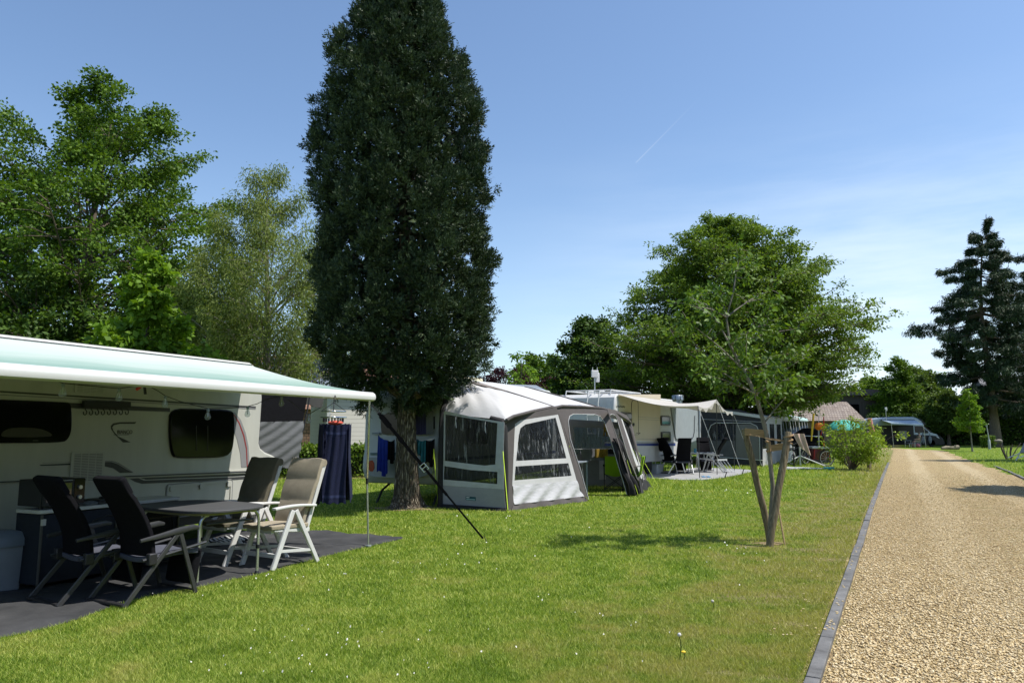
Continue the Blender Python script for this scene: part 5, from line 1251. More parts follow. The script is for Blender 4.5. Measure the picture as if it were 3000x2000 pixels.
part('table_top', MB().ngon([(x, y, hz) for x, y in rrect(-.85, .06, -.04, .6, .04)], (0, 0, .035)), GREYPL, t, bevel=.006)
for x, y in ((0, 0), (0, .5), (-.75, .5), (-.75, .0)): part('leg', MB().tube([(x, y, hz), (x, y, 0)], .026 if (x, y) == (0, 0) else .016), GREYPL, t)
q = FB.l(PY(*c5(1760, 830), 21.2)); t = thing('drying_rack', 'folding drying rack hung with washing inside the air awning', 'clothes dryer', FB.w(q.x, q.y, 0), FB.rz + R(-60))
m = MB()
for i in range(6): m.tube([(-.75, -.25 + i * .1, q.z), (.75, -.25 + i * .1, q.z)], .006, 5)
for x in (-.75, .75): m.tube([(x, -.3, q.z), (x, .3, q.z)], .01, 5)
part('rails', m, WPLAST, t)
for x in (-.55, .55):
    part('leg', MB().tube([(x, -.28, 0), (x, .28, q.z - .02)], .012), WPLAST, t); part('leg', MB().tube([(x, .28, 0), (x, -.28, q.z - .02)], .012), WPLAST, t)
def hang(name, label, x0, x1, y, drop, m):
    o = single(name, MB().grid(lambda u, v: (x0 + (x1 - x0) * u, y - .012 * math.sin(u * 11), q.z + .01 - drop * v), 14, 8, .006), m, label, 'clothes', group='washing on the rack in the air awning'); o.location = FB.w(q.x, q.y, 0); o.rotation_euler = (0, 0, FB.rz + R(-60))
hang('towel', 'grey towel over the near rail of the drying rack in the awning', -.6, .55, -.27, .32, mat('grey_towel', (.3, .31, .34), .9))
hang('bib', 'mustard patterned cloth draped over the grey towel', -.25, .12, -.30, .24, mat('mustard_cloth', (.45, .3, .05), .9, var=.4, scale=25))
hang('dress', 'white child garment with pink disc hanging low on the rack', -.12, .5, -.24, .85, mat('white_garment', (.65, .6, .62), .9))
hang('leggings', 'dark red garment at the end of the drying rack', .52, .75, -.24, .6, mat('wine_cloth', (.2, .02, .05), .9))
q2 = FB.l(PY(*c5(1800, 680), 20.8)); o = single('soft_toy', MB().ball((0, 0, .1), .06, 12, (1, .8, 1.4)).ball((0, 0, .22), .05, 12).tube([(-.03, 0, .05), (-.05, 0, -.1)], .02).tube([(.03, 0, .05), (.04, 0, -.1)], .02).tube([(0, 0, .27), (0, 0, .6)], .004), mat('ochre_plush', (.4, .25, .06), .95), 'ochre soft toy dangling on a cord inside the air awning', 'toy'); o.location = FB.w(*q2)
# ------------------------------------------------------------------ third caravan: cream, ladder, roof rails
t = thing('caravan', 'cream and white caravan with blue stripe, rear ladder and roof rails', 'caravan', FC.o, FC.rz)
onC = lambda q, y=0.0: FC.on(q, 'y', y)
HC = onC(c6(470, 225)).z; LC = 6.2
prof = [(.05, .42), (-.02, .6), (-.04, 1.0), (.0, 1.7), (.06, 2.3), (.16, HC - .12), (.34, HC), (LC - .4, HC), (LC - .1, HC - .2), (LC + .05, 2.0), (LC + .22, 1.1), (LC, .6), (LC - .2, .42)]
part('body', MB().ngon([(x, 0, z) for x, z in prof], (0, 2.3, 0)), mat('white_shell', (.54, .54, .53), .4, var=.05), t, bevel=.05)
def cd_(name, pts, m, th=.006, ch=0, par=t, y0=0.0): return decal(name, pts, m, th, par, y0, FC, ch)
a_, b_ = onC(c6(475, 222)), onC(c6(1000, 822))
cd_('cream_panel', [c6(478, 235), c6(1003, 235), c6(1000, 822), c6(640, 808), c6(478, 800)], CREAM, .008)
cd_('stripe', [c6(300, 828), c6(1190, 834), c6(1190, 842), c6(300, 846)], STRIPE_G, .004); cd_('stripe', [c6(300, 852), c6(1190, 846), c6(1190, 876), c6(300, 878)], mat('navy_film', (.02, .04, .2), .4), .006)
cd_('stripe', [c6(715, 512), c6(1000, 532), c6(1000, 536), c6(715, 516)], STRIPE_G, .010); cd_('stripe', [c6(715, 540), c6(1000, 556), c6(1000, 560), c6(715, 544)], STRIPE_G, .010); cd_('stripe', [c6(715, 790), c6(1000, 792), c6(1000, 796), c6(715, 794)], STRIPE_G, .010)
dr = cd_('door', [c6(636, 345), c6(650, 310), c6(700, 310), c6(716, 345), c6(722, 738), c6(648, 738)], CREAM, .018)
pts = [onC(c6(*q)) + V((0, -.02, 0)) for q in ((636, 738), (636, 340), (652, 305), (702, 305), (717, 340), (724, 738), (636, 738))]; part('seal', MB().tube(pts, .008, 5), STRIPE_D, dr)
part('handle', MB().ngon(chaikin([V((p.x, -.025, p.z)) for p in [onC(c6(*q)) for q in ((648, 592), (666, 592), (666, 632), (648, 632))]], 2), (0, -.02, 0)), BLACK, dr)
for q in ((703, 718), (738, 720)): part('lock', MB().ball((onC(c6(*q)).x, -.02, onC(c6(*q)).z), .02), STEELD, t)
for (x0, y0, x1, y1) in ((1000, 500, 1114, 625), (1005, 700, 1118, 830), (500, 455, 628, 560)):
    P = [onC(c6(*q)) for q in ((x0, y0), (x1, y0 + 8), (x1, y1), (x0, y1))]; xa, xb = P[0].x, P[1].x; zb, za = P[2].z, P[0].z
    w_ = part('window', MB().ngon([(x, -.001, z) for x, z in rrect(xa, xb, zb, za, .06)], (0, -.05, 0)), STRIPE_D, t, bevel=.01)
    part('pane', MB().ngon([(x, -.052, z) for x, z in rrect(xa + .05, xb - .05, zb + .06, za - .05, .05)], (0, -.008, 0)), BLACKGL, w_)
# script lettering as a thin pen stroke
P = [onC(c6(448 + i * 2.2, 380 + 12 * math.sin(i * .75) * (1 if i % 9 < 6 else .3) + i * .25)) + V((0, -.012, 0)) for i in range(50)]
part('script_lettering', MB().tube(P, .008, 4), STEELD, t)
# ladder and roof rails
ld = part('ladder', MB().tube([(-.14, .5, 1.35), (-.14, .5, 2.45), (.0, .5, HC + .08), (.4, .5, HC + .1)], .022, 8), WPLAST, t)
part('rail', MB().tube([(-.14, .9, 1.35), (-.14, .9, 2.45), (.0, .9, HC + .08), (.4, .9, HC + .1)], .022, 8), WPLAST, ld)
for z in (1.45, 1.75, 2.05, 2.35): part('rung', MB().tube([(-.14, .5, z), (-.14, .9, z)], .018, 6), WPLAST, ld)
for y in (.25, 1.9): part('roof_rail', MB().tube([(.3, y, HC - .02), (.35, y, HC + .13), (3.0, y, HC + .13), (3.1, y, HC)], .022, 8), WPLAST, t)
for x in (.4, 1.7, 2.95): part('roof_bar', MB().tube([(x, .25, HC + .13), (x, 1.9, HC + .13)], .022, 8), WPLAST, t)
part('steady_leg', MB().tube([(.5, .2, .45), (.25, .2, .0)], .03), STEELD, t)
part('wheel', MB().lathe([(.05, -.09), (.3, -.09), (.32, 0), (.3, .09), (.05, .09)], (3.1, .1, .32), 20, Matrix.Rotation(R(90), 3, 'X')), TYRE, t)
# silver roof vent drum and router mast
p = FC.on(c6(1220, 295), 'y', 1.0); t = thing('roof_drum', 'ribbed silver drum standing on the cream caravan roof', 'vent', FC.w(p.x, 1.0, HC), FC.rz)
part('drum', MB().lathe([(.2, -.03), (.2, .1), (.27, .12), (.27, .3), (.24, .34), (.0, .36)], (0, 0, 0), 20), mat('galvanised', (.35, .38, .4), .4, metal=.8, var=.3, scale=14), t)
for i in range(8): part('rib', MB().tube([(.275 * math.cos(i * .785), .275 * math.sin(i * .785), .12), (.275 * math.cos(i * .785), .275 * math.sin(i * .785), .3)], .012, 5), STEELD, t)
def mast(px, ytop, ybox, Yd, zbase, label, rz=0):
    b0_, tp = PY(px, 1200, Yd), PY(px, ytop, Yd); t = thing('router_mast', label, 'antenna', (b0_.x, b0_.y, 0), rz)
    zb = PY(px, ybox, Yd).z; sz = (tp.z - zb)
    part('pole', MB().tube([(0, 0, zbase), (0, 0, zb + .1)], .022, 8), ALU, t)
    part('router', MB().b2((-sz * .28, -.06, zb + sz * .25), (sz * .28, -.0, zb + sz * .78)), WPLAST, t, bevel=.02)
    part('bracket', MB().b2((sz * .12, .0, zb - sz * .1), (sz * .42, .06, zb + sz * .6)), WPLAST, t, bevel=.02)
    for x in (-.18, .2): part('aerial', MB().tube([(x * sz, -.03, zb + sz * .76), (x * sz, -.03, tp.z)], .012, 6), WPLAST, t)
mast(1743, 1076, 1115, 25.5, 2.4, 'white router box with two aerials on a pole beside the cream caravan', .3)
# grey insulating cover with hook outline beyond the door, on the caravan front
t = thing('front_cover', 'pale grey quilted cover hanging over the front of the cream caravan', 'cover', FC.o, FC.rz)
cc = [onC(c6(*q), -.05) for q in ((1140, 398), (1478, 408), (1482, 795), (1385, 838), (1200, 790))]
part('sheet', MB().ngon([V((p.x, -.05, p.z)) for p in cc], (0, .04, 0)), mat('grey_quilt', (.27, .3, .31), .7, var=.06), t, bevel=.01)
part('cord', MB().tube([onC(c6(*q), -.08) for q in ((1435, 500), (1432, 560), (1430, 700), (1415, 770), (1385, 785), (1340, 785))], .014, 5), BLACK, t)
part('corner_post', MB().bar(onC(c6(1492, 395), -.06), onC(c6(1492, 800), -.06), .10, .05), WPLAST, t)

# sail canopy on poles with guys
POL = [(c6(1475, 378), c6(1495, 1286)), (c6(1706, 300), c6(1713, 1242)), (c6(1908, 455), c6(1931, 1206))]
pts = []
for tq, fq in POL:
    f = G(*fq); tp = PY(tq[0], tq[1], f.y); pts.append((tp, f))
SAILM = mat('ecru_sail', (.58, .555, .51), .8, var=.04, scale=2, bump=.3, bscale=3, trans=.3)
t = thing('sail_canopy', 'ecru sail canopy stretched from the cream caravan to three thin poles', 'canopy', FC.o, FC.rz)
r0 = V((.25, -.03, HC - .02)); r1 = V((LC - .1, -.03, HC - .1)); e0, e1, e2 = [FC.l(p[0]) for p in pts]
def sail(u, v):
    top = r0.lerp(r1, u); k = u * 2
    bot = (e0.lerp(e1, k) - V((0, 0, .18 * math.sin(math.pi * k)))) if k < 1 else (e1.lerp(e2, k - 1) - V((0, 0, .16 * math.sin(math.pi * (k - 1)))))
    return top.lerp(bot, v) - V((0, 0, .16 * math.sin(math.pi * v)))
part('sail', MB().grid(sail, 40, 20, .006), SAILM, t)
part('valance', MB().grid(lambda u, v: sail(u, 1) - V((0, 0, .14 * v * (.6 + .4 * math.sin(u * 40)))), 40, 2, .004), SAILM, t)
for tp, f in pts: part('pole', MB().tube([f, tp], .014, 8), GREYMET, t, True)
for (a, b) in ((c6(1480, 430), c6(1750, 1185)), (c6(1780, 500), c6(1960, 1180)), (c6(1965, 480), c6(2060, 615))):
    gp_ = G(*c6(b[0], b[1])) if False else None
for i, q in ((0, c6(1815, 1295)), (1, c6(2032, 1245)), (2, c6(2200, 1190))):
    g_ = G(*q); part('guy_line', MB().tube([pts[i][0], g_], .006, 5), WPLAST, t, True)
    part('peg', MB().tube([g_ + V((.05, 0, .22)), g_ + V((-.03, 0, -.02))], .016, 6), BLACK, t, True)
# their mat
mp_ = NOGRASS[0]
m = MB(); c_ = sum(mp_, V((0, 0, 0))) / len(mp_); m.ngon([p + V((0, 0, .008)) for p in mp_], (0, 0, .006))
single('ground_mat', m, mat('silver_mat', (.30, .30, .30), .8, var=.2, scale=2, bump=.5, bscale=4), 'pale grey mat with curved edge in front of the cream caravan', 'ground mat', loc=c_)
# chairs on it
GRP = 'dark recliners on silver frames by the cream caravan'
q = G(*c6(1290, 1228)); k1 = black_chair(q, R(0), 'dark recliner on silver frame with its back squarely to us', GRP, ALU, False); k1.scale = (1.08, 1.08, 1.06)
q = G(*c6(1130, 1222)); dup(k1, q, R(-62), 'dark recliner on silver frame in profile, its headrest at the left')
q = G(*c6(1600, 1200)); dup(k1, V((q.x, q.y + .5, 0)), R(172), 'dark recliner on silver frame facing us behind the small table')
q = G(*c6(1700, 1212)); dup(k1, q, R(62), 'dark recliner on silver frame tilted back at the right of the mat')
q = G(*c6(1500, 1215)); t = thing('camp_table', 'white topped camp table among the dark recliners', 'table', (q.x - .1, q.y + .35, 0), FC.rz)
part('table_top', MB().ngon([(x, y, .7) for x, y in rrect(-.5, .45, -.35, .35, .06)], (0, 0, .03)), WPLAST, t)
for x in (-.42, .38):
    for y in (-.28, .28): part('leg', MB().tube([(x * .9, y * .9, .7), (x, y, 0)], .016), ALU, t)
q = FC.l(G(*c6(1500, 1215)))
for nme, lab, dx, dy, m, pr in (('bottle', 'red drinks bottle on the white camp table', -.3, 0, RED, [(.035, 0), (.035, .17), (.014, .22), (.014, .26)]), ('mug', 'blue mug on the white camp table', -.1, -.1, mat('sky_mug', (.1, .35, .5), .4), [(.04, 0), (.042, .13), (.036, .13)])):
    t2 = thing(nme, lab, nme, (V((G(*c6(1500, 1215)).x + dx, G(*c6(1500, 1215)).y + .35 + dy, .73))), 0); part('vessel', MB().lathe([(r_ * 1.2, z_ * 1.2) for r_, z_ in pr], (0, 0, 0), 14), m, t2)
q = G(*c6(1820, 1218)); t = thing('footstool', 'white slatted footstool leaning in front of the tilted recliner', 'footstool', (q.x, q.y, 0), R(25))
for x in (-.22, -.07, .08, .23): part('slat', MB().bar((x - .1, .1, .46), (x + .12, -.1, .03), .035, .025), WPLAST, t)
part('top_bar', MB().bar((-.34, .1, .48), (.16, .1, .48), .05, .05), WPLAST, t); part('foot_bar', MB().bar((-.12, -.1, .08), (.36, -.1, .08), .04, .03), WPLAST, t)
q = G(*c6(1575, 1275)); single('flip_flops', MB().b2((-.13, -.1, .016), (-.03, .14, .04)).b2((.03, -.1, .016), (.13, .12, .04)).tube([(-.08, .0, .04), (-.08, .05, .08), (-.04, 0, .04)], .01, 5).tube([(.08, .0, .04), (.08, .05, .08), (.12, 0, .04)], .01, 5), mat('azure_rubber', (.02, .25, .5), .6), 'pair of blue flip flops on the pale grey mat', 'flip flops', bevel=.006).location = (q.x, q.y, 0)
# small kitchen stand
q = G(*c6(945, 1222)); t = thing('shelf_stand', 'white tubular shelf stand beside the cream caravan wall', 'stand', (q.x, q.y, 0), FC.rz)
for x in (-.6, .0, .55):
    for y in (0, .35): part('leg', MB().tube([(x, y, 0), (x, y, .8)], .014), WPLAST, t)
for z in (.8, .5): part('shelf', MB().b2((-.62, -.02, z - .02), (.57, .37, z)), GREYWHITE, t)
t = thing('coffee_machine', 'white coffee machine with black jug on the tubular stand', 'coffee machine', (q.x - .1, q.y + .15, .8), FC.rz)
part('body', MB().b2((-.22, -.1, 0), (.12, .12, .36)), WPLAST, t, bevel=.02); part('jug', MB().lathe([(.06, 0), (.08, .08), (.06, .2), (.03, .2)], (.22, -.05, 0), 14), BLACK, t); part('tank', MB().b2((-.32, -.08, 0), (-.24, .08, .34)), BLACK, t)
t = thing('black_bag', 'crumpled black bag heaped on the tubular stand', 'bag', (q.x + .28, q.y + .3, .8), FC.rz); part('sack', MB().ball((0, 0, .2), .2, 12, (1, .8, 1.1)).ball((.1, 0, .34), .12, 10), BLKFAB, t)
t = thing('wash_tub', 'white plastic tub on the mat under the tubular stand', 'tub', (q.x - .02, q.y - .05, .012), FC.rz)
vs = []; k = 20
for z, w_, d_ in ((0, .3, .18), (.3, .36, .22), (.32, .38, .24), (.32, .34, .2), (.06, .28, .16)): vs += [(x, y, z) for x, y in rrect(-w_, w_, -d_, d_, .06)]
part('basin', MB().add(vs, [tuple(range(k))[::-1]] + [(j*k + i, j*k + (i+1) % k, (j+1)*k + (i+1) % k, (j+1)*k + i) for j in range(4) for i in range(k)] + [tuple(range(4*k, 5*k))]), mat('milky_plastic', (.5, .52, .52), .4), t)
for i, (dx, lab) in enumerate(((-.75, 'black boot left of the white tub'), (.62, 'dark shoes right of the white tub'))):
    t = thing('shoes', lab, 'shoes', (q.x + dx, q.y - .1, .012), 0); part('shoe', MB().ball((0, 0, .06), .07, 10, (1.6, .8, .9)), BLACK, t); part('shoe', MB().ball((.04, .14, .06), .07, 10, (1.6, .8, .9)), STRIPE_D, t)

# ------------------------------------------------------------------ frame tents further along the row
CT_W = mat('white_tent_roof', (.56, .56, .55), .7, var=.05); CT_D = mat('anthracite_canvas', (.035, .036, .042), .8, var=.1); CT_M = mat('mid_canvas', (.16, .155, .15), .8, var=.06); CT_L = mat('pale_canvas', (.42, .42, .42), .8, var=.06)
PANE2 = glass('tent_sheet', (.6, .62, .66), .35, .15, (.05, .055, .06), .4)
oD = G(*c6(2280, 1136)); UD = 29; FD = Fr(oD, UD)
t = thing('frame_tent', 'anthracite caravan awning tent with arched door panel and blue curtains', 'awning tent', FD.o, FD.rz)
onD = lambda q, x=0.0: FD.on(q, 'x', x)
dp = onD(c6(1508, 1130)).y
zt0, zt1 = onD(c6(1508, 412)).z, onD(c6(2270, 512)).z
def dpl(name, pts, m, th=.01, holes=(), x=0.0, par=t): return part(name, MB().plate([V((x, onD(c6(*q)).y, onD(c6(*q)).z)) for q in pts], [[V((x, onD(c6(*q)).y, onD(c6(*q)).z)) for q in h] for h in holes], (-th, 0, 0)), m, par)
w1 = [(1600, 800), (1600, 600), (1850, 595), (1850, 800)]; w2 = [(1865, 800), (1865, 600), (1945, 605), (1945, 800)]
dpl('side_wall', [(1508, 1130), (1508, 412), (1990, 425), (2270, 512), (2285, 700), (2285, 1136), (1900, 1105)], CT_D, .01, [w1, w2])
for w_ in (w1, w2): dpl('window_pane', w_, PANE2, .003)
dpl('door_panel', [(1948, 610), (2140, 605), (2210, 640), (2240, 720), (2246, 1050), (1948, 1030)], CT_M, .016)
dpl('lower_panel', [(1600, 815), (1940, 815), (1940, 1030), (1600, 1010)], mat('lower_grey', (.09, .09, .095), .8), .014)
part('piping', MB().tube([onD(c6(*q)) + V((-.03, 0, 0)) for q in ((1600, 1010), (1605, 700), (1640, 620), (1700, 590), (2130, 592), (2210, 630), (2245, 710), (2252, 1060), (2270, 1120))], .014, 6), WPLAST, t)
part('piping', MB().tube([onD(c6(*q)) + V((-.03, 0, 0)) for q in ((1700, 1018), (1950, 1034), (2285, 1058))], .018, 6), WPLAST, t)
part('piping', MB().tube([onD(c6(*q)) + V((-.03, 0, 0)) for q in ((1530, 545), (1900, 560), (2275, 580))], .012, 6), CT_L, t)
for (xa, xb, m) in ((1725, 1795, mat('blue_curtain', (.02, .05, .2), .9)), (1868, 1940, mat('white_curtain', (.6, .62, .65), .9)), (1605, 1640, mat('slate_curtain', (.12, .16, .22), .9))):
    A, B, Cc, D = [onD(c6(*q), .12) for q in ((xa, 605), (xb, 605), (xb - 15, 795), (xa, 795))]
    part('curtain', MB().grid(lambda u, v: A.lerp(B, u).lerp(D.lerp(Cc, u), v) + V((.02 * math.sin(u * 20), 0, 0)), 20, 4, .004), m, t)
LD = 5.6
part('roof', MB().grid(lambda u, v: (LD * u - .05, (dp * (1 - v) - .05), zt0 + .04 + (zt1 - zt0) * (v ** 1.15) - .05 * math.sin(u * math.pi * 3) ** 2), 18, 8, .01), CT_W, t)
part('roof_edge', MB().grid(lambda u, v: (-.07, dp * .62 * (1 - u) - .05, zt0 + .05 + (zt1 - zt0) * ((.38 + .62 * u) ** 1.15) - .13 * v), 10, 2, .01), CT_W, t)
fw = [[V((LD * (a + .06), .01, .75)), V((LD * (a + .06), .01, zt1 - .3)), V((LD * (a + .27), .01, zt1 - .3)), V((LD * (a + .27), .01, .75))] for a in (0, .33, .66)]
part('front_wall', MB().plate([V((0, .01, 0)), V((0, .01, zt1)), V((LD, .01, zt1)), V((LD, .01, 0))], fw, (0, .01, 0)), CT_L, t)
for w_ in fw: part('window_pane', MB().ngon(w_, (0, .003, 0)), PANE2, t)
part('far_wall', MB().ngon([V((LD, .02, 0)), V((LD, .02, zt1)), V((LD, dp, zt0)), V((LD, dp, 0))], (.01, 0, 0)), CT_M, t)
# curtains and shelf inside
part('inner_rail', MB().b2((1.2, dp - .4, .7), (2.4, dp - .1, .78)), WPLAST, t)
t = thing('caravan', 'white caravan body showing above the anthracite awning tent', 'caravan', FD.w(0, dp + .02, 0), FD.rz)
part('body', MB().ngon([(x, 0, z) for x, z in [(.3, .45), (0, .8), (-.05, 1.3), (.1, 2.3), (.5, 2.62), (5.3, 2.66), (5.9, 2.3), (6.0, 1.0), (5.7, .45)]], (0, 2.2, 0)), WSHELL, t, bevel=.05)
part('window', MB().ngon([(x, -.001, z) for x, z in rrect(1.0, 2.0, 1.2, 1.8, .08)], (0, -.03, 0)), BLACKGL, t)
part('roof_hatch', MB().b2((1.2, .5, 2.64), (2.0, 1.2, 2.76)), WSHELL, t, bevel=.03)
def far_tent(u0, L, d, zw, zf_, roofm, sidem, frontm, label, clabel, ov=.0):
    o = FD.w(u0, 0, 0); fr = Fr((o.x, o.y), UD); t = thing('frame_tent', label, 'awning tent', fr.o, fr.rz)
    sw = [V((0, .5, .9)), V((0, .5, zf_ - .25)), V((0, d * .55, zf_ - .1)), V((0, d * .55, .9))]
    part('side_wall', MB().plate([V((0, 0, 0)), V((0, .25, zf_ - .35)), V((0, .3, zf_)), V((0, d, zw)), V((0, d, 0))], [sw], (.01, 0, 0)), sidem, t)
    part('window_pane', MB().ngon(sw, (.003, 0, 0)), PANE2, t)
    part('roof', MB().grid(lambda u, v: (L * u, d + (.2 - d) * v, zw + .02 + (zf_ - zw) * v - .04 * math.sin(math.pi * v) * math.sin(u * 9) ** 2), 14, 6, .01), roofm, t)
    part('valance', MB().grid(lambda u, v: (L * u, .2 - .06 * v, zf_ + .02 - (.16 + .05 * math.sin(u * 60)) * v), 40, 2, .008), roofm, t)
    fw = [[V((L * a, .22 - .2 * .6, .9)), V((L * a, .22, zf_ - .2)), V((L * (a + .24), .22, zf_ - .2)), V((L * (a + .24), .22 - .2 * .6, .9))] for a in (.06, .38, .7)]
    part('front_wall', MB().ngon([V((0, 0, 0)), V((0, .22, zf_)), V((L, .22, zf_)), V((L, 0, 0))], (0, .01, 0)), frontm, t)
    for w_ in fw: part('window_pane', MB().ngon([p + V((0, -.04, 0)) for p in w_], (0, .01, 0)), BLACKGL, t)
    c = fr.w(0, d + .02, 0); t2 = thing('caravan', clabel, 'caravan', c, fr.rz)
    part('body', MB().ngon([(x, 0, z) for x, z in [(.3, .45), (0, .8), (.05, 2.1), (.4, zw + .12), (L - .4, zw + .14), (L, 2.0), (L - .2, .45)]], (0, 2.1, 0)), WSHELL, t2, bevel=.05)
    part('roof_hatch', MB().b2((.9, .5, zw + .1), (1.7, 1.2, zw + .26)), WPLAST, t2, bevel=.03)
    part('window', MB().ngon([(-.03, y, z) for y, z in rrect(.3, 1.8, 1.2, 1.8, .08)], (-.03, 0, 0)), BLACKGL, t2)
far_tent(6.0, 3.0, 2.6, 2.65, 2.25, CT_W, CT_M, CT_L, 'white roofed caravan awning with grey side wall past the anthracite one', 'white caravan behind the white roofed awning')
far_tent(9.4, 3.0, 2.6, 2.7, 2.3, CT_L, CT_L, CT_W, 'pale grey caravan awning with white windowed front further along the row', 'white caravan behind the pale grey awning')
far_tent(12.8, 3.6, 2.6, 2.75, 2.3, mat('aqua_trim_roof', (.40, .55, .53), .7), CT_M, CT_L, 'dark caravan awning with aqua roof near the end of the row', 'white caravan at the far end of the row behind the aqua awning')

# ------------------------------------------------------------------ bikes, trailer, dryer base and the clutter by the bush
def bicycle(loc, rz, label, m):
    t = thing('bicycle', label, 'bicycle', loc, rz, 'bicycles parked by the far awnings')
    ry = Matrix.Rotation(R(90), 3, 'X')
    for x in (-.53, .53):
        w_ = part('wheel', MB().tube([(x + .33 * math.cos(a), 0, .35 + .33 * math.sin(a)) for a in np.linspace(0, 6.283, 29)], .022, 6), TYRE, t)
        part('rim', MB().tube([(x + .30 * math.cos(a), 0, .35 + .30 * math.sin(a)) for a in np.linspace(0, 6.283, 29)], .012, 5), ALU, w_)
        sp_ = MB()
        for k in range(12): sp_.tube([(x, 0, .35), (x + .3 * math.cos(k * .524), 0, .35 + .3 * math.sin(k * .524))], .003, 3)
        part('spokes', sp_, ALU, w_)
    f = MB()
    for a, b in (((-.53, 0, .35), (-.1, 0, .32)), ((-.53, 0, .35), (-.2, 0, .8)), ((-.1, 0, .32), (-.22, 0, .9)), ((-.1, 0, .32), (.4, 0, .78)), ((-.18, 0, .74), (.38, 0, .86)), ((.36, 0, .98), (.53, 0, .35))): f.tube([a, b], .018, 6)
    part('frame', f, m, t)
    part('saddle', MB().ball((-.24, 0, .96), .1, 10, (1.3, .7, .4)), BLACK, t); part('handlebar', MB().tube([(.26, -.28, 1.05), (.36, -.1, 1.06), (.36, .1, 1.06), (.26, .28, 1.05)], .013, 6), BLACK, t)
    part('carrier', MB().b2((-.75, -.07, .74), (-.35, .07, .77)), STEELD, t); part('mudguard', MB().tube([(-.53 + .38 * math.cos(a), 0, .35 + .38 * math.sin(a)) for a in np.linspace(.2, 2.6, 12)], .02, 5), BLACK, t)
    return t
q = G(*c7(1330, 1268)); k1 = bicycle((q.x, q.y, 0), R(70), 'black bicycle seen nearly end-on just right of the tree stakes', BLACK)
q = G(*c7(1500, 1245)); dup(k1, V((q.x, q.y + .6, 0)), R(35), 'black bicycle parked behind the dryer tripod')
q = G(*c7(2090, 1262)); dup(k1, V((q.x, q.y, 0)), R(8), 'black bicycle half hidden behind the maple bush')
q = G(*c7(1440, 1262)); t = thing('dryer_tripod', 'white tripod base of a rotary dryer standing on the grass', 'dryer base', (q.x, q.y, 0))
h_ = PY(*c7(1440, 930), q.y).z; part('post', MB().tube([(0, 0, 0), (0, 0, h_)], .035), WPLAST, t)
for dx, dy in ((-.95, -.2), (.95, -.3), (.1, .8)): part('leg', MB().tube([(0, 0, .45), (dx, dy, .02)], .028), WPLAST, t)
part('strut', MB().tube([(.02, 0, h_ - .02), (.35, .05, .65)], .03), ALU, t)
q = G(*c7(1500, 1322)); t = thing('fishing_rods', 'bundle of white poles with a turquoise end lying on the grass', 'poles', (q.x, q.y, 0))
for a, b in (((-1.0, .1, .05), (.6, .0, .06)), ((-.9, -.1, .04), (.8, -.12, .05)), ((-.6, .2, .09), (.7, .15, .05)), ((-1.0, 0, .1), (.1, -.15, .05))): part('pole', MB().tube([a, b], .022, 6), WPLAST, t)
part('turquoise_grip', MB().tube([(.75, -.12, .06), (1.15, -.14, .06)], .055, 8), mat('turquoise', (.03, .4, .45), .5), t); part('dark_sleeve', MB().tube([(-.9, .02, .05), (-.3, -.02, .05)], .05, 8), BLACK, t)
q = G(*c7(1800, 1225)); t = thing('bike_trailer', 'red and brown child bike trailer with white top beside the bush', 'bike trailer', (q.x, q.y, 0), R(-4))
a_ = PY(*c7(1650, 930), q.y); b_ = PY(*c7(1950, 930), q.y); w_ = (b_.x - a_.x); zt_ = a_.z; z0_ = PY(*c7(1700, 1205), q.y).z
part('shell', MB().ngon([(-w_/2, 0, z0_), (w_/2, 0, z0_), (w_/2, 0, zt_ - .1), (w_/2 - .08, .1, zt_), (-w_/2 + .05, .1, zt_), (-w_/2, 0, zt_ - .1)], (0, .9, 0)), mat('brown_red_fabric', (.16, .035, .03), .6, var=.2), t, bevel=.02)
part('window', MB().ngon(chaikin([(-w_*.3, -.005, z0_ + .15), (w_*.33, -.005, z0_ + .15), (w_*.36, -.005, zt_ - .16), (-w_*.22, -.005, zt_ - .16)], 2), (0, -.01, 0)), mat('brown_film', (.1, .05, .03), .15), t)
part('top', MB().b2((-w_/2 + .0, -.02, zt_ - .09), (w_/2 - .02, .85, zt_ + .02)), WPLAST, t, bevel=.03)
part('base', MB().b2((-w_/2, -.01, z0_ - .02), (w_/2, .9, z0_ + .14)), GREYMET, t); part('strap', MB().bar((-w_*.42, -.015, z0_ + .2), (-w_*.36, -.015, zt_ - .12), .1, .02), RED, t); part('edge', MB().bar((w_*.47, -.02, z0_ + .1), (w_*.47, -.02, zt_ - .15), .04, .02), ORANGE, t)
for x in (-w_/2 - .06, w_/2 + .07):
    part('wheel', MB().tube([(x, .45 + .27 * math.cos(a), .29 + .27 * math.sin(a)) for a in np.linspace(0, 6.283, 25)], .03, 6), TYRE, t)
q = PY(*c7(1757, 580), 33.5); t = thing('orange_buoy', 'orange round buoy hanging from the last awning pole', 'buoy', q); part('ball', MB().ball((0, 0, 0), .19, 14, (1, 1, .9)), ORANGE, t); part('rope', MB().tube([(0, 0, .15), (.05, 0, .75)], .015, 5), WHITE, t); part('tail', MB().bar((-.02, 0, -.15), (-.05, 0, -.85), .09, .02), WPLAST, t)
q = PY(*c7(1760, 720), 33.3); t = thing('red_straps', 'bunch of red straps dangling near the orange buoy', 'straps', q)
for dx, dz in ((.05, -.1), (.18, .05), (.26, .2)): part('strap', MB().tube([(.24, 0, .8), (.2 + dx * .2, .02, .4), (dx, 0, dz)], .03, 6, flat=.4), RED, t)
q = PY(*c7(1635, 640), 34); t = thing('yellow_windsock', 'yellow tapering windsock hanging along the last awnings', 'windsock', (q.x, q.y, q.z)); part('sock', MB().tube([(.12, 0, .75), (.03, 0, .1), (-.05, 0, -.5)], [.05, .05, .03], 8), YELLOW, t)
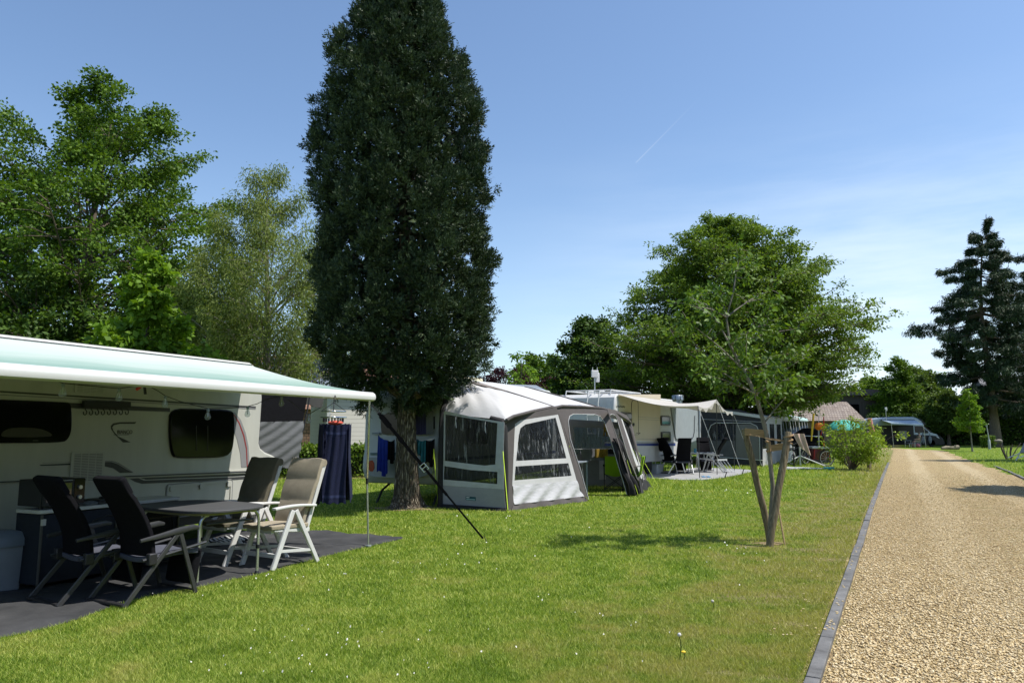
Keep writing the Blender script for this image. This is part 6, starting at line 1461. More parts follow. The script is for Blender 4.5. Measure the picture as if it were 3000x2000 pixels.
q = G(*c7(1630, 1150)); t = thing('paddle_board', 'slim board with navy top and orange edge standing beside the trailer', 'board', (q.x, q.y - 1.5, 0), 0); part('board', MB().ngon([(-.1, 0, .2), (.08, 0, .2), (.05, 0, 1.55), (-.05, 0, 1.62), (-.14, 0, 1.5)], (0, .05, 0)), mat('navy_board', (.03, .06, .3), .4), t); part('edge', MB().bar((.1, 0, .15), (.06, 0, 1.2), .05, .06), ORANGE, t)
q = G(*c7(1880, 1225)); t = thing('barbecue', 'black covered barbecue behind the bike trailer', 'barbecue', (q.x + .15, q.y + 2.0, 0), R(10)); part('cover', MB().ngon([(-.75, 0, .75), (.7, 0, .75), (.75, 0, 1.25), (.55, 0, 1.62), (-.1, 0, 1.68), (-.7, 0, 1.35)], (0, .6, 0)), BLKFAB, t, bevel=.08); part('cabinet', MB().b2((-.6, .05, .1), (.6, .55, .75)), BLACK, t, bevel=.02); part('handle', MB().tube([(-.6, -.03, 1.3), (.6, -.03, 1.26)], .02), ALU, t)
q = G(*c7(1330, 1262)); o = single('peach_towel', MB().grid(lambda u, v: ((u - .5) * .5 + .25 * v, .03 * math.sin(u * 12), 1.32 - .95 * v * (.55 + .45 * u)), 14, 14, .01), mat('peach_cloth', (.6, .42, .33), .9), 'peach coloured towel slung over the bicycle by the stakes', 'towel'); o.location = (q.x + .15, q.y - .25, .1)
# turquoise parasol
q = PY(2472, 1246, 37); t = thing('parasol', 'turquoise and green domed parasol showing above the maple bush', 'parasol', (q.x, q.y, 0)); zt_ = PY(2472, 1229, 37).z
part('canopy', MB().lathe([(.9, zt_ - .52), (.86, zt_ - .42), (.7, zt_ - .22), (.4, zt_ - .06), (.05, zt_), (.0, zt_)], (0, 0, 0), 8), mat('turquoise_cloth', (.06, .42, .38), .7, var=.3, scale=2), t); part('pole', MB().tube([(0, 0, 0), (0, 0, zt_)], .02), ALU, t)
# wooden post and pink pole
q = G(*c8(575, 1072)); t = thing('wooden_post', 'weathered square wooden post behind the maple bush', 'post', (q.x, q.y, 0), R(20)); part('post', MB().bar((0, 0, -.05), (.06, 0, 1.45), .13, .13), WOODY, t, bevel=.015); part('cap', MB().lathe([(.09, 1.44), (.08, 1.5), (0, 1.54)], (.06, 0, 0), 4, None), WOODY, t)
q = G(*c8(650, 960)); tz = PY(*c8(632, 492), q.y).z; single('pink_pole', MB().tube([(0, 0, 0), (-.1, 0, tz * .7), (-.22, 0, tz)], .12, 10), mat('faded_pink_foam', (.55, .25, .2), .8, var=.2), 'faded pink foam wrapped pole rising out of the bush', 'pole').location = (q.x, q.y, 0)
# ------------------------------------------------------------------ staked sapling in the foreground
SB = G(2258, 1592)
sp_top = [PY(*p, SB.y + .1) for p in ((2264, 1424), (2250, 1290), (2238, 1240), (2214, 1156), (2178, 1084), (2138, 1010), (2128, 930), (2150, 850))]
t = thing('young_tree', 'young staked tree with glossy leaves in the lawn foreground', 'tree', SB)
rng = np.random.default_rng(41); wood = MB()
path = [V((0, .06, -.02))] + [p - SB for p in sp_top]
wood.tube(path, [.034, .031, .03, .029, .027, .023, .018, .014, .01], 10)
cen, out_ = [], []
def limb(p0, p1, r, nsub, sl):
    p0, p1 = V(p0), V(p1); mid = (p0 + p1) / 2 + V((0, 0, .08)); pts = [p0.lerp(mid, q).lerp(mid.lerp(p1, q), q) for q in np.linspace(0, 1, 6)]
    wood.tube(pts, [r, r * .8, r * .65, r * .5, r * .35, .003], 6, cap=False); d0 = (p1 - p0).normalized()
    for i in range(nsub):
        k = rng.uniform(.2, 1); b_ = p0.lerp(mid, k).lerp(mid.lerp(p1, k), k); d = (d0 * .5 + V(rng.normal(0, .6, 3))).normalized(); e = b_ + d * sl * rng.uniform(.5, 1.2)
        wood.tube([b_, (b_ + e) / 2 + V((0, 0, .02)), e], [.005, .004, .002], 4, cap=False)
        for m_ in (0.35, .7, 1.0): cen.append(np.array(b_.lerp(e, m_))); out_.append(np.array(d))
def W(px, py, dy=0.0): return PY(px, py, SB.y + .1 + dy) - SB
for (s, e, dy) in ((3, (1985, 1020), .2), (3, (2070, 1100), -.5), (4, (2010, 940), -.2), (4, (2330, 1060), .3), (3, (2345, 1100), -.1), (5, (2050, 860), .4), (5, (2290, 930), -.4), (6, (2100, 850), 0), (7, (2165, 765), .1), (6, (2260, 850), .4), (5, (2365, 960), .1), (2, (2350, 1120), .3), (3, (2370, 1040), .5), (6, (2040, 900), -.6), (5, (2190, 980), -.8), (3, (2250, 1110), -.7), (4, (2120, 1040), .8)):
    limb(path[s + 1 if s + 1 < len(path) else -1], W(*e, dy), .014, 6, .32)
part('trunk', wood, BARKP, t, fix=False)
mesh_np('crown', cloud(rng, np.array(cen), np.array(out_), 11, .10, .8, (.088, .044), up=.55, droop=.35, outw=.3), 4, LF_SAPL, t)
t = thing('tree_stakes', 'pair of round weathered stakes in a V with boards holding the young tree', 'tree stakes', SB)
a0_, a1_ = G(2258, 1582), PY(2180, 1255, SB.y + .18); b0_, b1_ = G(2252, 1600), PY(2310, 1265, SB.y - .1)
for p, q, r in ((a0_, a1_, .043), (b0_, b1_, .046)):
    part('stake', MB().tube([p - V((0, 0, .1)), p.lerp(q, .12), p.lerp(q, .3) + V((.006, 0, 0)), p.lerp(q, .5) + V((-.004, 0, 0)), p.lerp(q, .72) + V((.007, 0, 0)), p.lerp(q, .9), q - (q - p).normalized() * .012, q], [r * 1.12, r * 1.08, r * 1.1, r * 1.03, r * 1.06, r * 1.0, r, r * .84], 14), WOODY, t, True)
X3 = lambda q, Y: PY(*c7(*q), Y)
part('board', MB().bar(X3((480, 670), SB.y + .12), X3((880, 705), SB.y + .16), .022, .10, (0, 0, 1)), PLANK, t, True, bevel=.004)
part('board', MB().bar(X3((860, 965), SB.y + .1), X3((1180, 915), SB.y + .06), .022, .09, (0, 0, 1)), PLANK, t, True, bevel=.004)
A, B, Cc, D = X3((545, 700), SB.y + .06), X3((1230, 825), SB.y - .08), X3((1260, 862), SB.y - .08), X3((560, 722), SB.y + .06)
def band(u, v):
    p = A.lerp(B, u).lerp(D.lerp(Cc, u), v); mid = 1 - abs(u - .5) * 2; return p + V((0, -.02, -.012 * mid + .05 * (v - .5) * (1 if u > .5 else .6)))
part('strap', MB().grid(band, 20, 3, .004), JUTE, t, True)
part('strap', MB().tube([X3((1170, 845), SB.y - .1) + V((.055 * math.cos(a), .055 * math.sin(a) , .01 * a)) + V((.05, 0, -.03)) for a in np.linspace(0, 12.5, 40)], .012, 5), JUTE, t, True)
part('strap', MB().tube([X3((840, 830), SB.y + .0), X3((905, 850), SB.y - .0), X3((915, 1000), SB.y + .0), X3((860, 1000), SB.y + .05)], .02, 6), JUTE, t, True)
q0, q1 = G(2301, 1597), PY(2281, 1490, SB.y + .05); single('cane', MB().tube([V((0, 0, -.05)), q1 - q0], .012, 8), PLANK, 'thin bare cane stuck in the grass beside the stakes', 'cane', loc=(0, 0, 0)).location = q0
soil("soil", SB, .24, 1.0, .6, 9)

# ------------------------------------------------------------------ maple bush
q = G(2478, 1376)
tree('maple_bush', 'bright green spreading bush beside the path at the end of the row', 'bush', (q.x + .25, q.y, 0), [(.8, .9), (1.15, 1.3), (1.5, 1.3), (1.85, .9), (2.2, .3)], .075, 34, 6, 3, 7, (.115, .06), LF_BUSH, BARK, 51, crad=.16, flat=.5, stems=8, kmin=.35, droop=.3, up=.9, lean=(.25, 0), twig=.8)
q = G(2570, 1360)
tree('maple_bush', 'smaller bright green shrub growing past the wooden post', 'bush', (q.x + .1, q.y + 1.0, 0), [(1.0, .5), (1.4, .6), (1.8, .3)], .04, 14, 5, 3, 7, (.10, .055), LF_BUSH, BARK, 52, crad=.15, flat=.5, stems=6, kmin=.3, droop=.3, up=.9)

# ------------------------------------------------------------------ trees behind the row, left to right
def at(px, Y): p = PY(px, 1261, Y); return (p.x, p.y, 0)
tree('oak', 'large broad oak towering behind the nearest caravan at the left', 'tree', at(235, 31), [(3, 5.2), (5, 6.2), (7.5, 6.6), (10, 6.0), (12, 5.3), (14, 4.5), (15.5, 3.3), (16.8, 1.3)], .42, 100, 12, 4, 30, (.15, .105), LF_OAK, BARK, 61, crad=.42, flat=.6, rise=.75, kmin=.4, z0=1.6, up=.55, amp=.16, sub=.36)
tree('oak', 'dark oak partly cut off by the left edge of the view', 'tree', at(-170, 34), [(2, 4), (5, 5.5), (8, 5.6), (10.5, 4.4), (12.5, 2.6), (13.6, .6)], .38, 60, 9, 3, 28, (.17, .115), LF_OAK, BARK, 62, crad=.55, flat=.55, rise=.7, kmin=.4)
tree('dark_tree', 'low dark bushy tree filling the gap under the big oak', 'tree', at(60, 27), [(1, 2.6), (3, 3.4), (5, 3.0), (6.5, 1.8), (7.4, .5)], .2, 46, 8, 3, 14, (.2, .13), LF_DARK, BARK, 63, crad=.45)
tree('dark_tree', 'low dark bushy tree between oak and willow', 'tree', at(470, 29), [(1, 2.2), (3, 3.0), (5, 2.8), (6.6, 1.8), (7.6, .5)], .2, 42, 8, 3, 14, (.2, .13), LF_DARK, BARK, 64, crad=.45)
tree('willow', 'feathery yellow green willow with twisted stems left of the conifer', 'tree', at(770, 25), [(3.2, 1.9), (4.4, 2.7), (6, 3.1), (7.6, 2.8), (8.8, 1.9), (9.8, 1.1), (10.9, .25)], .2, 64, 9, 5, 22, (.14, .034), LF_WILLOW, BARKP, 65, crad=.36, flat=1.35, rise=.95, kmin=.3, droop=.95, up=.15, z0=.9, outw=.2, sub=.4)
tree('willow', 'lower feathery willow leaning left of the taller one', 'tree', at(610, 26), [(2.8, 1.5), (4.4, 2.0), (6, 1.9), (7.2, 1.2), (8.2, .3)], .15, 40, 8, 5, 19, (.14, .034), LF_WILLOW, BARKP, 66, crad=.36, flat=1.35, rise=.95, kmin=.3, droop=.95, up=.15, z0=.9, outw=.2)
tree('lime_tree', 'bright lime green broad leaved tree just behind the nearest caravan', 'tree', at(420, 16.5), [(1.6, 1.75), (2.6, 1.75), (3.3, 1.45), (4.0, .85), (4.7, .55), (5.5, .12)], .09, 44, 7, 4, 13, (.155, .11), LF_HAZEL, BARK, 67, crad=.2, flat=.6, rise=.5, kmin=.3, z0=.8, up=.5, droop=.55)
tree('plum_tree', 'dark purple leaved plum tree behind the air awning', 'tree', at(1475, 36), [(1.8, 2.0), (2.8, 2.3), (3.6, 2.0), (4.2, 1.1), (4.6, .3)], .12, 44, 8, 3, 16, (.12, .075), LF_PURPLE, BARK, 68, crad=.3)
tree('chestnut', 'small pale green chestnut rising above the purple plum', 'tree', at(1525, 33), [(2.4, .6), (3.2, .7), (4.0, .6), (4.7, .3), (5.3, .1)], .06, 13, 4, 2, 7, (.24, .075), LF_HAZEL, BARK, 69, crad=.22, droop=1.0, up=.2, z0=1.0)
tree('round_tree', 'round mid green tree in the gap left of the great hornbeam', 'tree', at(1575, 58), [(2.5, 1.8), (4, 2.4), (5.5, 2.2), (7, 1.5), (7.6, .4)], .2, 44, 8, 3, 14, (.25, .17), LF_OAK, BARK, 70, crad=.4)
tree('dark_tree', 'dark rounded tree at the left shoulder of the great hornbeam', 'tree', at(1735, 44), [(1.5, 2.3), (3, 2.7), (5, 2.6), (6.6, 2.0), (7.8, 1.2), (8.4, .4)], .22, 70, 9, 3, 18, (.2, .13), LF_DARK, BARK, 71, crad=.45, flat=.5)
tree('hornbeam', 'great spreading hornbeam with layered boughs behind the frame tents', 'tree', at(2145, 39), [(3.0, 6.2), (3.8, 7.2), (5.2, 7.4), (6.8, 6.9), (8.3, 6.1), (9.6, 5.1), (11.1, 3.9), (12.2, 2.3), (13.1, .4)], .34, 230, 13, 4, 19, (.165, .085), LF_CHERRY, BARK, 72, crad=.40, flat=.3, rise=.28, kmin=.45, bow=.16, up=1.0, droop=.35, sub=.34, amp=.14)
tree('fir', 'shaggy dark green tree with pointed top behind the camper van', 'tree', at(2637, 84), [(1.5, 2.6), (3.5, 2.9), (5.5, 2.5), (7.2, 1.6), (8.6, .9), (9.9, .2)], .2, 60, 7, 3, 18, (.30, .13), LF_OAK, BARK, 73, crad=.5, flat=.5, rise=.2)
tree('round_tree', 'pale green round tree far behind the camper van', 'tree', at(2700, 105), [(2, 3.6), (5, 4.6), (7.5, 4.0), (9.5, 2.2), (10.6, .6)], .3, 60, 8, 3, 16, (.4, .25), LF_MID, BARK, 74, crad=.7)
tree('round_tree', 'low dark green tree in front of the far hedge beside the spruce', 'tree', at(2778, 79), [(1.4, 2.0), (2.6, 2.5), (4.0, 2.2), (5.2, 1.1), (5.8, .3)], .16, 56, 8, 3, 16, (.26, .15), LF_MID, BARK, 75, crad=.42)
tree('round_tree', 'mid green tree left of the fir over the tiled roof', 'tree', at(2560, 92), [(1.5, 2.6), (4, 3.2), (6, 2.6), (7.6, 1.2), (8.2, .3)], .2, 50, 8, 3, 14, (.36, .2), LF_OAK, BARK, 76, crad=.6)
tree('round_tree', 'sunlit green tree at the right behind the spruce trunk', 'tree', at(2970, 84), [(1.6, 2.2), (3.2, 2.7), (4.8, 2.0), (6, .8)], .16, 44, 7, 3, 14, (.3, .18), LF_MID, BARK, 77, crad=.42)
tree('spruce', 'tall dark spruce with drooping tiers at the right edge', 'tree', at(2915, 72), [(3.2, 3.9), (6, 4.7), (8, 5.0), (11, 5.2), (14, 5.0), (16.5, 4.0), (19, 2.9), (20.8, 1.7), (22.4, .4)], .44, 105, 26, 4, 12, (.34, .07), LF_SPRUCE, BARK, 78, crad=.22, flat=1.5, rise=-.16, bow=-.10, kmin=.4, droop=1.0, up=.2, z0=4.0, sub=.15, amp=.2, outw=.5)
tree('spruce', 'second dark spruce crowding in from the right edge', 'tree', at(3080, 76), [(3.0, 5.0), (8, 5.6), (12, 5.0), (16, 3.6), (19, 2.0), (21.5, .4)], .4, 80, 18, 4, 9, (.34, .07), LF_SPRUCE, BARK, 79, crad=.24, flat=1.5, rise=-.16, bow=-.1, kmin=.35, droop=1.0, up=.2, z0=2.5, sub=.16)
q = G(2849, 1322); tree('young_tree', 'slender young tree with bright crown on the far right lawn', 'tree', (q.x, q.y, 0), [(1.6, .75), (2.0, 1.0), (2.6, .85), (3.3, .65), (4.0, .4), (4.7, .08)], .05, 26, 5, 3, 9, (.17, .12), LF_HAZEL, BARKP, 80, crad=.2, z0=1.2, droop=.4)
# unseen trees: first pair shades the road, the rest added to block sky light
for i, (x, y, h, r, lm, lab) in enumerate(((16.2, 18.6, 6.4, 1.8, LF_OAK, 'leafy tree right of the view beside the gravel road'), (31.5, 37.8, 17, 1.5, LF_DARK, 'narrow tall tree right of the view shading the road'), (15.5, 5, 11, 3.4, LF_OAK, 'unseen leafy tree added at the right to block sky light'), (13, -3, 11, 3.6, LF_OAK, 'unseen leafy tree added behind at the right to block sky light'), (19.5, 11.5, 10.5, 3.2, LF_OAK, 'unseen leafy tree added past the road to block sky light'), (8, -11, 11, 4.2, LF_OAK, 'unseen leafy tree added behind the view to block sky light'), (17, 1, 10, 3.4, LF_DARK, 'unseen dark tree added across the road to block sky light'), (23, 16, 11, 3.4, LF_DARK, 'unseen dark tree added beyond the road to block sky light'), (0, -14, 9, 3.8, LF_OAK, 'unseen broad tree added straight behind to block sky light'), (-10, -11, 9, 3.8, LF_DARK, 'unseen dark leafy tree added behind at the left to block sky light'))):
    tree('unseen_tree', lab, 'tree', (x, y, 0), [(.8 if i > 1 else 1.5, r * .7), (h * .35, r), (h * .6, r * .95), (h * .85, r * .55), (h, r * .1)], .16, 40, 7, 3, 12, (.4, .28), lm, BARK, 90 + i, crad=.5)

# ------------------------------------------------------------------ hedges, buildings and things far off
FH = Fr(PY(640, 1261, 24.0).xy, 90 - 10)
hedge('hedge', 'low clipped beech hedge between the towel and the second caravan', FH, (0, 0, .12), (6.0, .7, 1.02), 9000, (.11, .075), LF_HEDGE, 5, .06, True)
m = MB().ngon([FH.w(*q) for q in ((-.5, -.5, .006), (6.5, -.45, .006), (6.8, .9, .006), (-.5, .9, .006))], (0, 0, .012)); single('mulch_bed', m, SOIL, None, None, kind='structure')
FS = Fr((PY(958, 1261, 26.5)).xy, 65)
t = thing('mobile_home', 'white clapboard mobile home behind the low hedge', 'mobile home', FS.o, FS.rz)
m, n, out = nt_new('clapboard'); tc = N(n, 'ShaderNodeTexCoord').outputs['Object']; s = N(n, 'ShaderNodeSeparateXYZ'); lk(n, tc, s.inputs[0])
fz = mth(n, 'FRACT', mth(n, 'MULTIPLY', s.outputs[2], 6.6)); p = N(n, 'ShaderNodeBsdfPrincipled'); p.inputs['Roughness'].default_value = .5
lk(n, mix(n, mr(n, fz, .0, .07), (.3, .28, .24), (.58, .55, .48)), p.inputs['Base Color']); b = N(n, 'ShaderNodeBump'); b.inputs['Strength'].default_value = 1; b.inputs['Distance'].default_value = .02; b.invert = True; lk(n, fz, b.inputs['Height']); lk(n, b.outputs[0], p.inputs['Normal']); lk(n, p.outputs[0], out.inputs[0]); CLAP = m
part('wall', MB().b2((0, 0, .3), (9, 3.4, 2.95)), CLAP, t, smooth=False)
part('roof', MB().ngon([(-.2, -.2, 2.95), (-.2, 1.7, 3.5), (-.2, 3.6, 2.95)], (9.4, 0, 0)), GREYPL, t)
part('corner_trim', MB().b2((-.03, -.03, .3), (.1, .08, 2.95)), WPLAST, t)
part('skirting', MB().b2((.05, .05, 0), (8.9, 3.3, .3)), STRIPE_D, t)
dr = part('door', MB().b2((1.75, -.04, .35), (2.9, -.002, 2.2)), mat('olive_door', (.2, .19, .13), .5), t); part('door_frame', MB().plate([(1.65, -.045, .32), (3.0, -.045, .32), (3.0, -.045, 2.32), (1.65, -.045, 2.32)], [[(1.77, -.045, .36), (2.88, -.045, .36), (2.88, -.045, 2.18), (1.77, -.045, 2.18)]], (0, .02, 0)), WPLAST, dr)
part('window', MB().b2((4.2, -.03, 1.1), (5.6, -.002, 2.1)), BLACKGL, t)
# brick house with solar panels behind the willow
FHs = Fr(PY(700, 1261, 46).xy, 78)
t = thing('brick_house', 'brick house with red tiled roof carrying solar panels behind the willow', 'house', FHs.o, FHs.rz)
def tiles(name, c0, c1_, sx=3.2, sz=3.6):
    m, n, out = nt_new(name); tc = N(n, 'ShaderNodeTexCoord').outputs['Object']
    br = N(n, 'ShaderNodeTexBrick'); br.inputs['Scale'].default_value = 1.0; br.inputs['Brick Width'].default_value = .26; br.inputs['Row Height'].default_value = .2; br.inputs['Mortar Size'].default_value = .02
    br.inputs[1].default_value = rgba(c0); br.inputs[2].default_value = rgba(c1_); br.inputs[3].default_value = (.06, .04, .03, 1)
    mp = N(n, 'ShaderNodeMapping'); mp.inputs['Rotation'].default_value = (R(90), 0, 0); lk(n, tc, mp.inputs[0]); lk(n, mp.outputs[0], br.inputs[0])
    p = N(n, 'ShaderNodeBsdfPrincipled'); p.inputs['Roughness'].default_value = .8; c = mix(n, mr(n, noise(n, tc, 1.2, 4), .4, .7, 0, .5), br.outputs[0], (.2, .15, .11))
    b = N(n, 'ShaderNodeBump'); b.inputs['Strength'].default_value = .6; b.invert = True; b.inputs['Distance'].default_value = .05; lk(n, br.outputs[1], b.inputs['Height']); lk(n, b.outputs[0], p.inputs['Normal'])
    lk(n, c, p.inputs['Base Color']); lk(n, p.outputs[0], out.inputs[0]); return m
TILER = tiles('red_roof_tiles', (.28, .11, .06), (.34, .15, .09)); TILEB = tiles('weathered_tiles', (.19, .15, .125), (.30, .25, .21)); BRICK = tiles('house_brick', (.25, .12, .08), (.3, .16, .11))
RZ0, RZ1 = 3.0, 6.5
part('wall', MB().ngon([(0, 0, 0), (0, 0, RZ0), (0, 3.6, RZ1 - .1), (0, 7.2, RZ0), (0, 7.2, 0)], (11, 0, 0)), BRICK, t, smooth=False)
part('roof', MB().add([(-.3, -.3, RZ0 - .1), (11.3, -.3, RZ0 - .1), (11.3, 3.6, RZ1 + .1), (-.3, 3.6, RZ1 + .1), (11.3, 7.5, RZ0 - .1), (-.3, 7.5, RZ0 - .1)], [(0, 1, 2, 3), (3, 2, 4, 5)]), TILER, t, smooth=False)
SOL = mat('solar_cells', (.015, .02, .035), .25, var=.2, spec=.6)
for r_ in range(3):
    for k_ in range(6):
        x0 = .9 + k_ * 1.08; u0 = .12 + r_ * .27
        P = [(x0, -.3 + 3.9 * u0, RZ0 - .1 + 3.7 * u0), (x0 + 1.0, -.3 + 3.9 * u0, RZ0 - .1 + 3.7 * u0), (x0 + 1.0, -.3 + 3.9 * (u0 + .25), RZ0 - .1 + 3.7 * (u0 + .25)), (x0, -.3 + 3.9 * (u0 + .25), RZ0 - .1 + 3.7 * (u0 + .25))]
        sp_ = part('solar_panel', MB().ngon([V(p_) + V((0, -.05, .06)) for p_ in P], (0, -.03, .03)), ALU, t)
        c_ = sum((V(p_) for p_ in P), V((0, 0, 0))) / 4; part('cells', MB().ngon([(V(p_) - c_) * .95 + c_ + V((0, -.085, .095)) for p_ in P], (0, -.003, .003)), SOL, sp_)
part('skylight', MB().ngon([V((8.2 + dx, -.3 + 3.9 * u_, RZ0 - .1 + 3.7 * u_)) + V((0, -.05, .06)) for dx, u_ in ((0, .25), (.8, .25), (.8, .5), (0, .5))], (0, -.04, .04)), GREYWHITE, t)
part('chimney', MB().b2((4, 3.3, 6), (4.6, 3.9, 7.2)), BRICK, t)
# old tiled barn behind the last awnings
FT = Fr(PY(2330, 1261, 68).xy, 88)
t = thing('tiled_barn', 'long low barn with weathered tiled roof behind the maple bush', 'barn', FT.o, FT.rz)
part('wall', MB().b2((0, 0, 0), (6.0, 6, 2.5)), mat('barn_wall', (.12, .09, .07), .9, var=.3), t)
part('roof', MB().add([(-.4, -.5, 2.45), (6.4, -.5, 2.45), (6.4, 3, 4.3), (-.4, 3, 4.3), (6.4, 6.5, 2.45), (-.4, 6.5, 2.45)], [(0, 1, 2, 3), (3, 2, 4, 5)]), TILEB, t, smooth=False)
FT2 = Fr(PY(2455, 1261, 86).xy, 88)
t = thing('flat_roof_house', 'dark timber house with flat grey roof rising behind the barn', 'house', FT2.o, FT2.rz)
part('wall', MB().b2((0, 0, 0), (6.5, 6, 5.6)), mat('dark_timber', (.09, .075, .07), .8, var=.3, scale=2, vec=(8, 8, .3)), t); part('roof_slab', MB().b2((-.4, -.4, 5.6), (6.9, 6.4, 6.3)), mat('roof_felt', (.05, .055, .07), .8), t)
part('window', MB().b2((1, -.04, 3.2), (2.6, -.002, 4.6)), BLACKGL, t)
FT3 = Fr(PY(2610, 1261, 88).xy, 90)
t = thing('tiled_barn', 'low shed with ribbed clay roof behind the camper van', 'barn', FT3.o, FT3.rz); part('wall', MB().b2((0, 0, 0), (11, 5, 2.6)), mat('shed_wall', (.1, .08, .06), .9), t); part('roof', MB().add([(-.4, -.4, 2.6), (11.4, -.4, 2.6), (11.4, 2.5, 3.5), (-.4, 2.5, 3.5)], [(0, 1, 2, 3)]), TILEB, t, smooth=False)
FT4 = Fr(PY(2930, 1261, 92).xy, 90)
t = thing('grey_house', 'grey rendered house showing behind the spruce at the right edge', 'house', FT4.o, FT4.rz); part('wall', MB().b2((0, 0, 0), (9, 7, 5.2)), mat('grey_render', (.3, .3, .31), .8, var=.1), t); part('roof', MB().ngon([(-.3, -.3, 5.2), (-.3, 3.5, 8.2), (-.3, 7.3, 5.2)], (9.6, 0, 0)), mat('slate_roof', (.1, .1, .11), .7), t); part('window', MB().b2((3, -.03, 2.8), (4.2, -.002, 4.2)), BLACKGL, t)
# tall dark hedge closing the view
FK = Fr(PY(2560, 1261, 80).xy, 90)
hedge('hedge', 'tall dark clipped hedge closing the view behind the camper van', FK, (0, 0, 0), (26, 1.2, 3.1), 26000, (.3, .2), LF_DARK, 6, .12)
FW = Fr(PY(560, 1261, 64).xy, 90)
hedge('hedge', 'far dark hedge across the horizon behind the caravans', FW, (-30, 0, 0), (48, 1.5, 4.2), 26000, (.4, .26), LF_DARK, 7, .25)
q = G(2900, 1313); hedge('hedge', 'little square clipped bush behind the path lamp', Fr((q.x, q.y), 90), (-.1, .3, .05), (.72, 1.1, 1.05), 1500, (.12, .08), LF_HEDGE, 8, .05)
# path lamp
q = G(2899.5, 1315); zt_ = PY(2895, 1242, q.y).z; t = thing('path_lamp', 'slim grey path lamp with flat disc head on the right lawn', 'lamp post', (q.x, q.y, 0))
LAMPM = mat('lamp_grey', (.36, .38, .37), .5); part('base', MB().lathe([(.1, 0), (.09, .75), (.05, .82), (.05, .82)], (0, 0, 0), 12), LAMPM, t); part('pole', MB().tube([(0, 0, .8), (-.12, 0, zt_)], .04), LAMPM, t); part('head', MB().lathe([(.08, zt_ - .18), (.07, zt_ - .05), (.21, zt_), (.2, zt_ + .05), (0, zt_ + .06)], (-.12, 0, 0), 16), LAMPM, t)
# rocks, pollarded shrub, sun lounger
q = G(2784, 1318); t = thing('log_pile', 'pale weathered log lying at the edge of the gravel', 'log', (q.x, q.y, 0), R(8)); part('log', MB().tube([(-.75, 0, .14), (-.3, .05, .2), (.2, 0, .17), (.75, .05, .22)], [.1, .16, .14, .19], 10), mat('grey_log', (.2, .17, .12), .9, var=.4), t); part('stub', MB().tube([(.3, 0, .2), (.42, -.1, .36)], [.1, .07], 8), mat('grey_log2', (.25, .21, .15), .9, var=.4), t)
q = G(2955, 1345); t = thing('pollard_shrub', 'bare knobbly multi stemmed shrub on the right lawn', 'shrub', (q.x, q.y, 0)); m = MB()
for a, b, r in (((-.1, 0), (-.42, .95), .05), ((-.05, .05), (-.2, .7), .035), ((.1, 0), (.28, .8), .035), ((.15, .05), (.2, .7), .03), ((.12, 0), (.75, .9), .03), ((0, .1), (.05, .65), .025)): m.tube([(a[0], a[1], 0), ((a[0] + b[0]) / 2 - .04, a[1], b[1] * .5), (b[0], a[1], b[1])], [r, r * .9, r * .7], 7)
part('stems', m, BARK, t, fix=False); part('knob', MB().ball((-.45, 0, .98), .14, 10, (1.4, 1, .8)).ball((-.65, 0, 1.0), .07, 8), BARKP, t)
q = G(3016, 1350); t = thing('sun_lounger', 'white framed sun lounger cut by the right edge', 'sun lounger', (q.x, q.y, 0), R(15))
for y in (0, .55): part('frame', MB().tube([(-.25, y, 0), (.05, y, .4), (1.3, y, .42)], .03), WPLAST, t); part('back_rail', MB().tube([(-.9, y, .55), (.2, y, .95)], .025) if False else MB().tube([(.1, y, .4), (-.75, y, .15)], .022), WPLAST, t)
part('sling', MB().grid(lambda u, v: (.05 + 1.25 * u, .55 * v, .43 - .05 * math.sin(math.pi * u)), 8, 4, .012), mat('sling_grey', (.3, .3, .3), .8), t); part('backrest', MB().grid(lambda u, v: (.05 + .5 * u, .55 * v, .43 + .75 * u), 6, 4, .012), mat('sling_grey2', (.3, .3, .3), .8), t)
# pink beach ball
q = G(2690, 1310); t = thing('beach_ball', 'pink and white ball on the grass before the camper van', 'ball', (q.x, q.y, 0)); part('ball', MB().ball((0, 0, .19), .19, 18), mat('pink_ball', (.6, .2, .22), .4, var=.5, scale=4), t)

# ------------------------------------------------------------------ camper van
YV = 72.0; vx = lambda px: PY(px, 1261, YV).x; vz = lambda py: max(0, PY(2640, py, YV).z - PY(2640, 1309, YV).z)
cv = lambda x, y: (2550 + x / 9.224, 1180 + y / 9.224)
def vp(pts): return [V((vx(cv(*q)[0]), 0, vz(cv(*q)[1]))) for q in pts]
VO = V((vx(2650), YV, 0)); t = thing('camper_van', 'dark two tone camper van with silver high roof parked across the end of the road', 'camper van', VO)
def vpart(name, pts, m, dy0, dy1, par=t, bevel=.0, ch=0):
    P = [p - V((VO.x, 0, 0)) for p in vp(pts)]; P = chaikin(P, ch) if ch else P
    return part(name, MB().ngon([V((p.x, dy0, p.z)) for p in P], (0, dy1 - dy0, 0)), m, par, bevel=bevel)
SILV = mat('silver_paint', (.30, .36, .43), .3, metal=.3, var=.04); VDK = mat('dark_blue_paint', (.010, .012, .017), .3, var=.1, spec=.25)
vpart('body', [(-60, 600), (1400, 610), (1600, 800), (1800, 850), (1930, 930), (1985, 1060), (1980, 1150), (-60, 1150)], VDK, 0, 2.0, bevel=.06)
vpart('high_roof', [(-60, 440), (250, 405), (600, 385), (1180, 380), (1280, 410), (1390, 480), (1450, 560), (1455, 605), (-60, 640)], SILV, .0, 1.98, bevel=.1)
vpart('waist_panel', [(1165, 610), (1400, 612), (1610, 800), (1790, 850), (1820, 905), (1640, 880), (1165, 860)], SILV, -.03, .02)
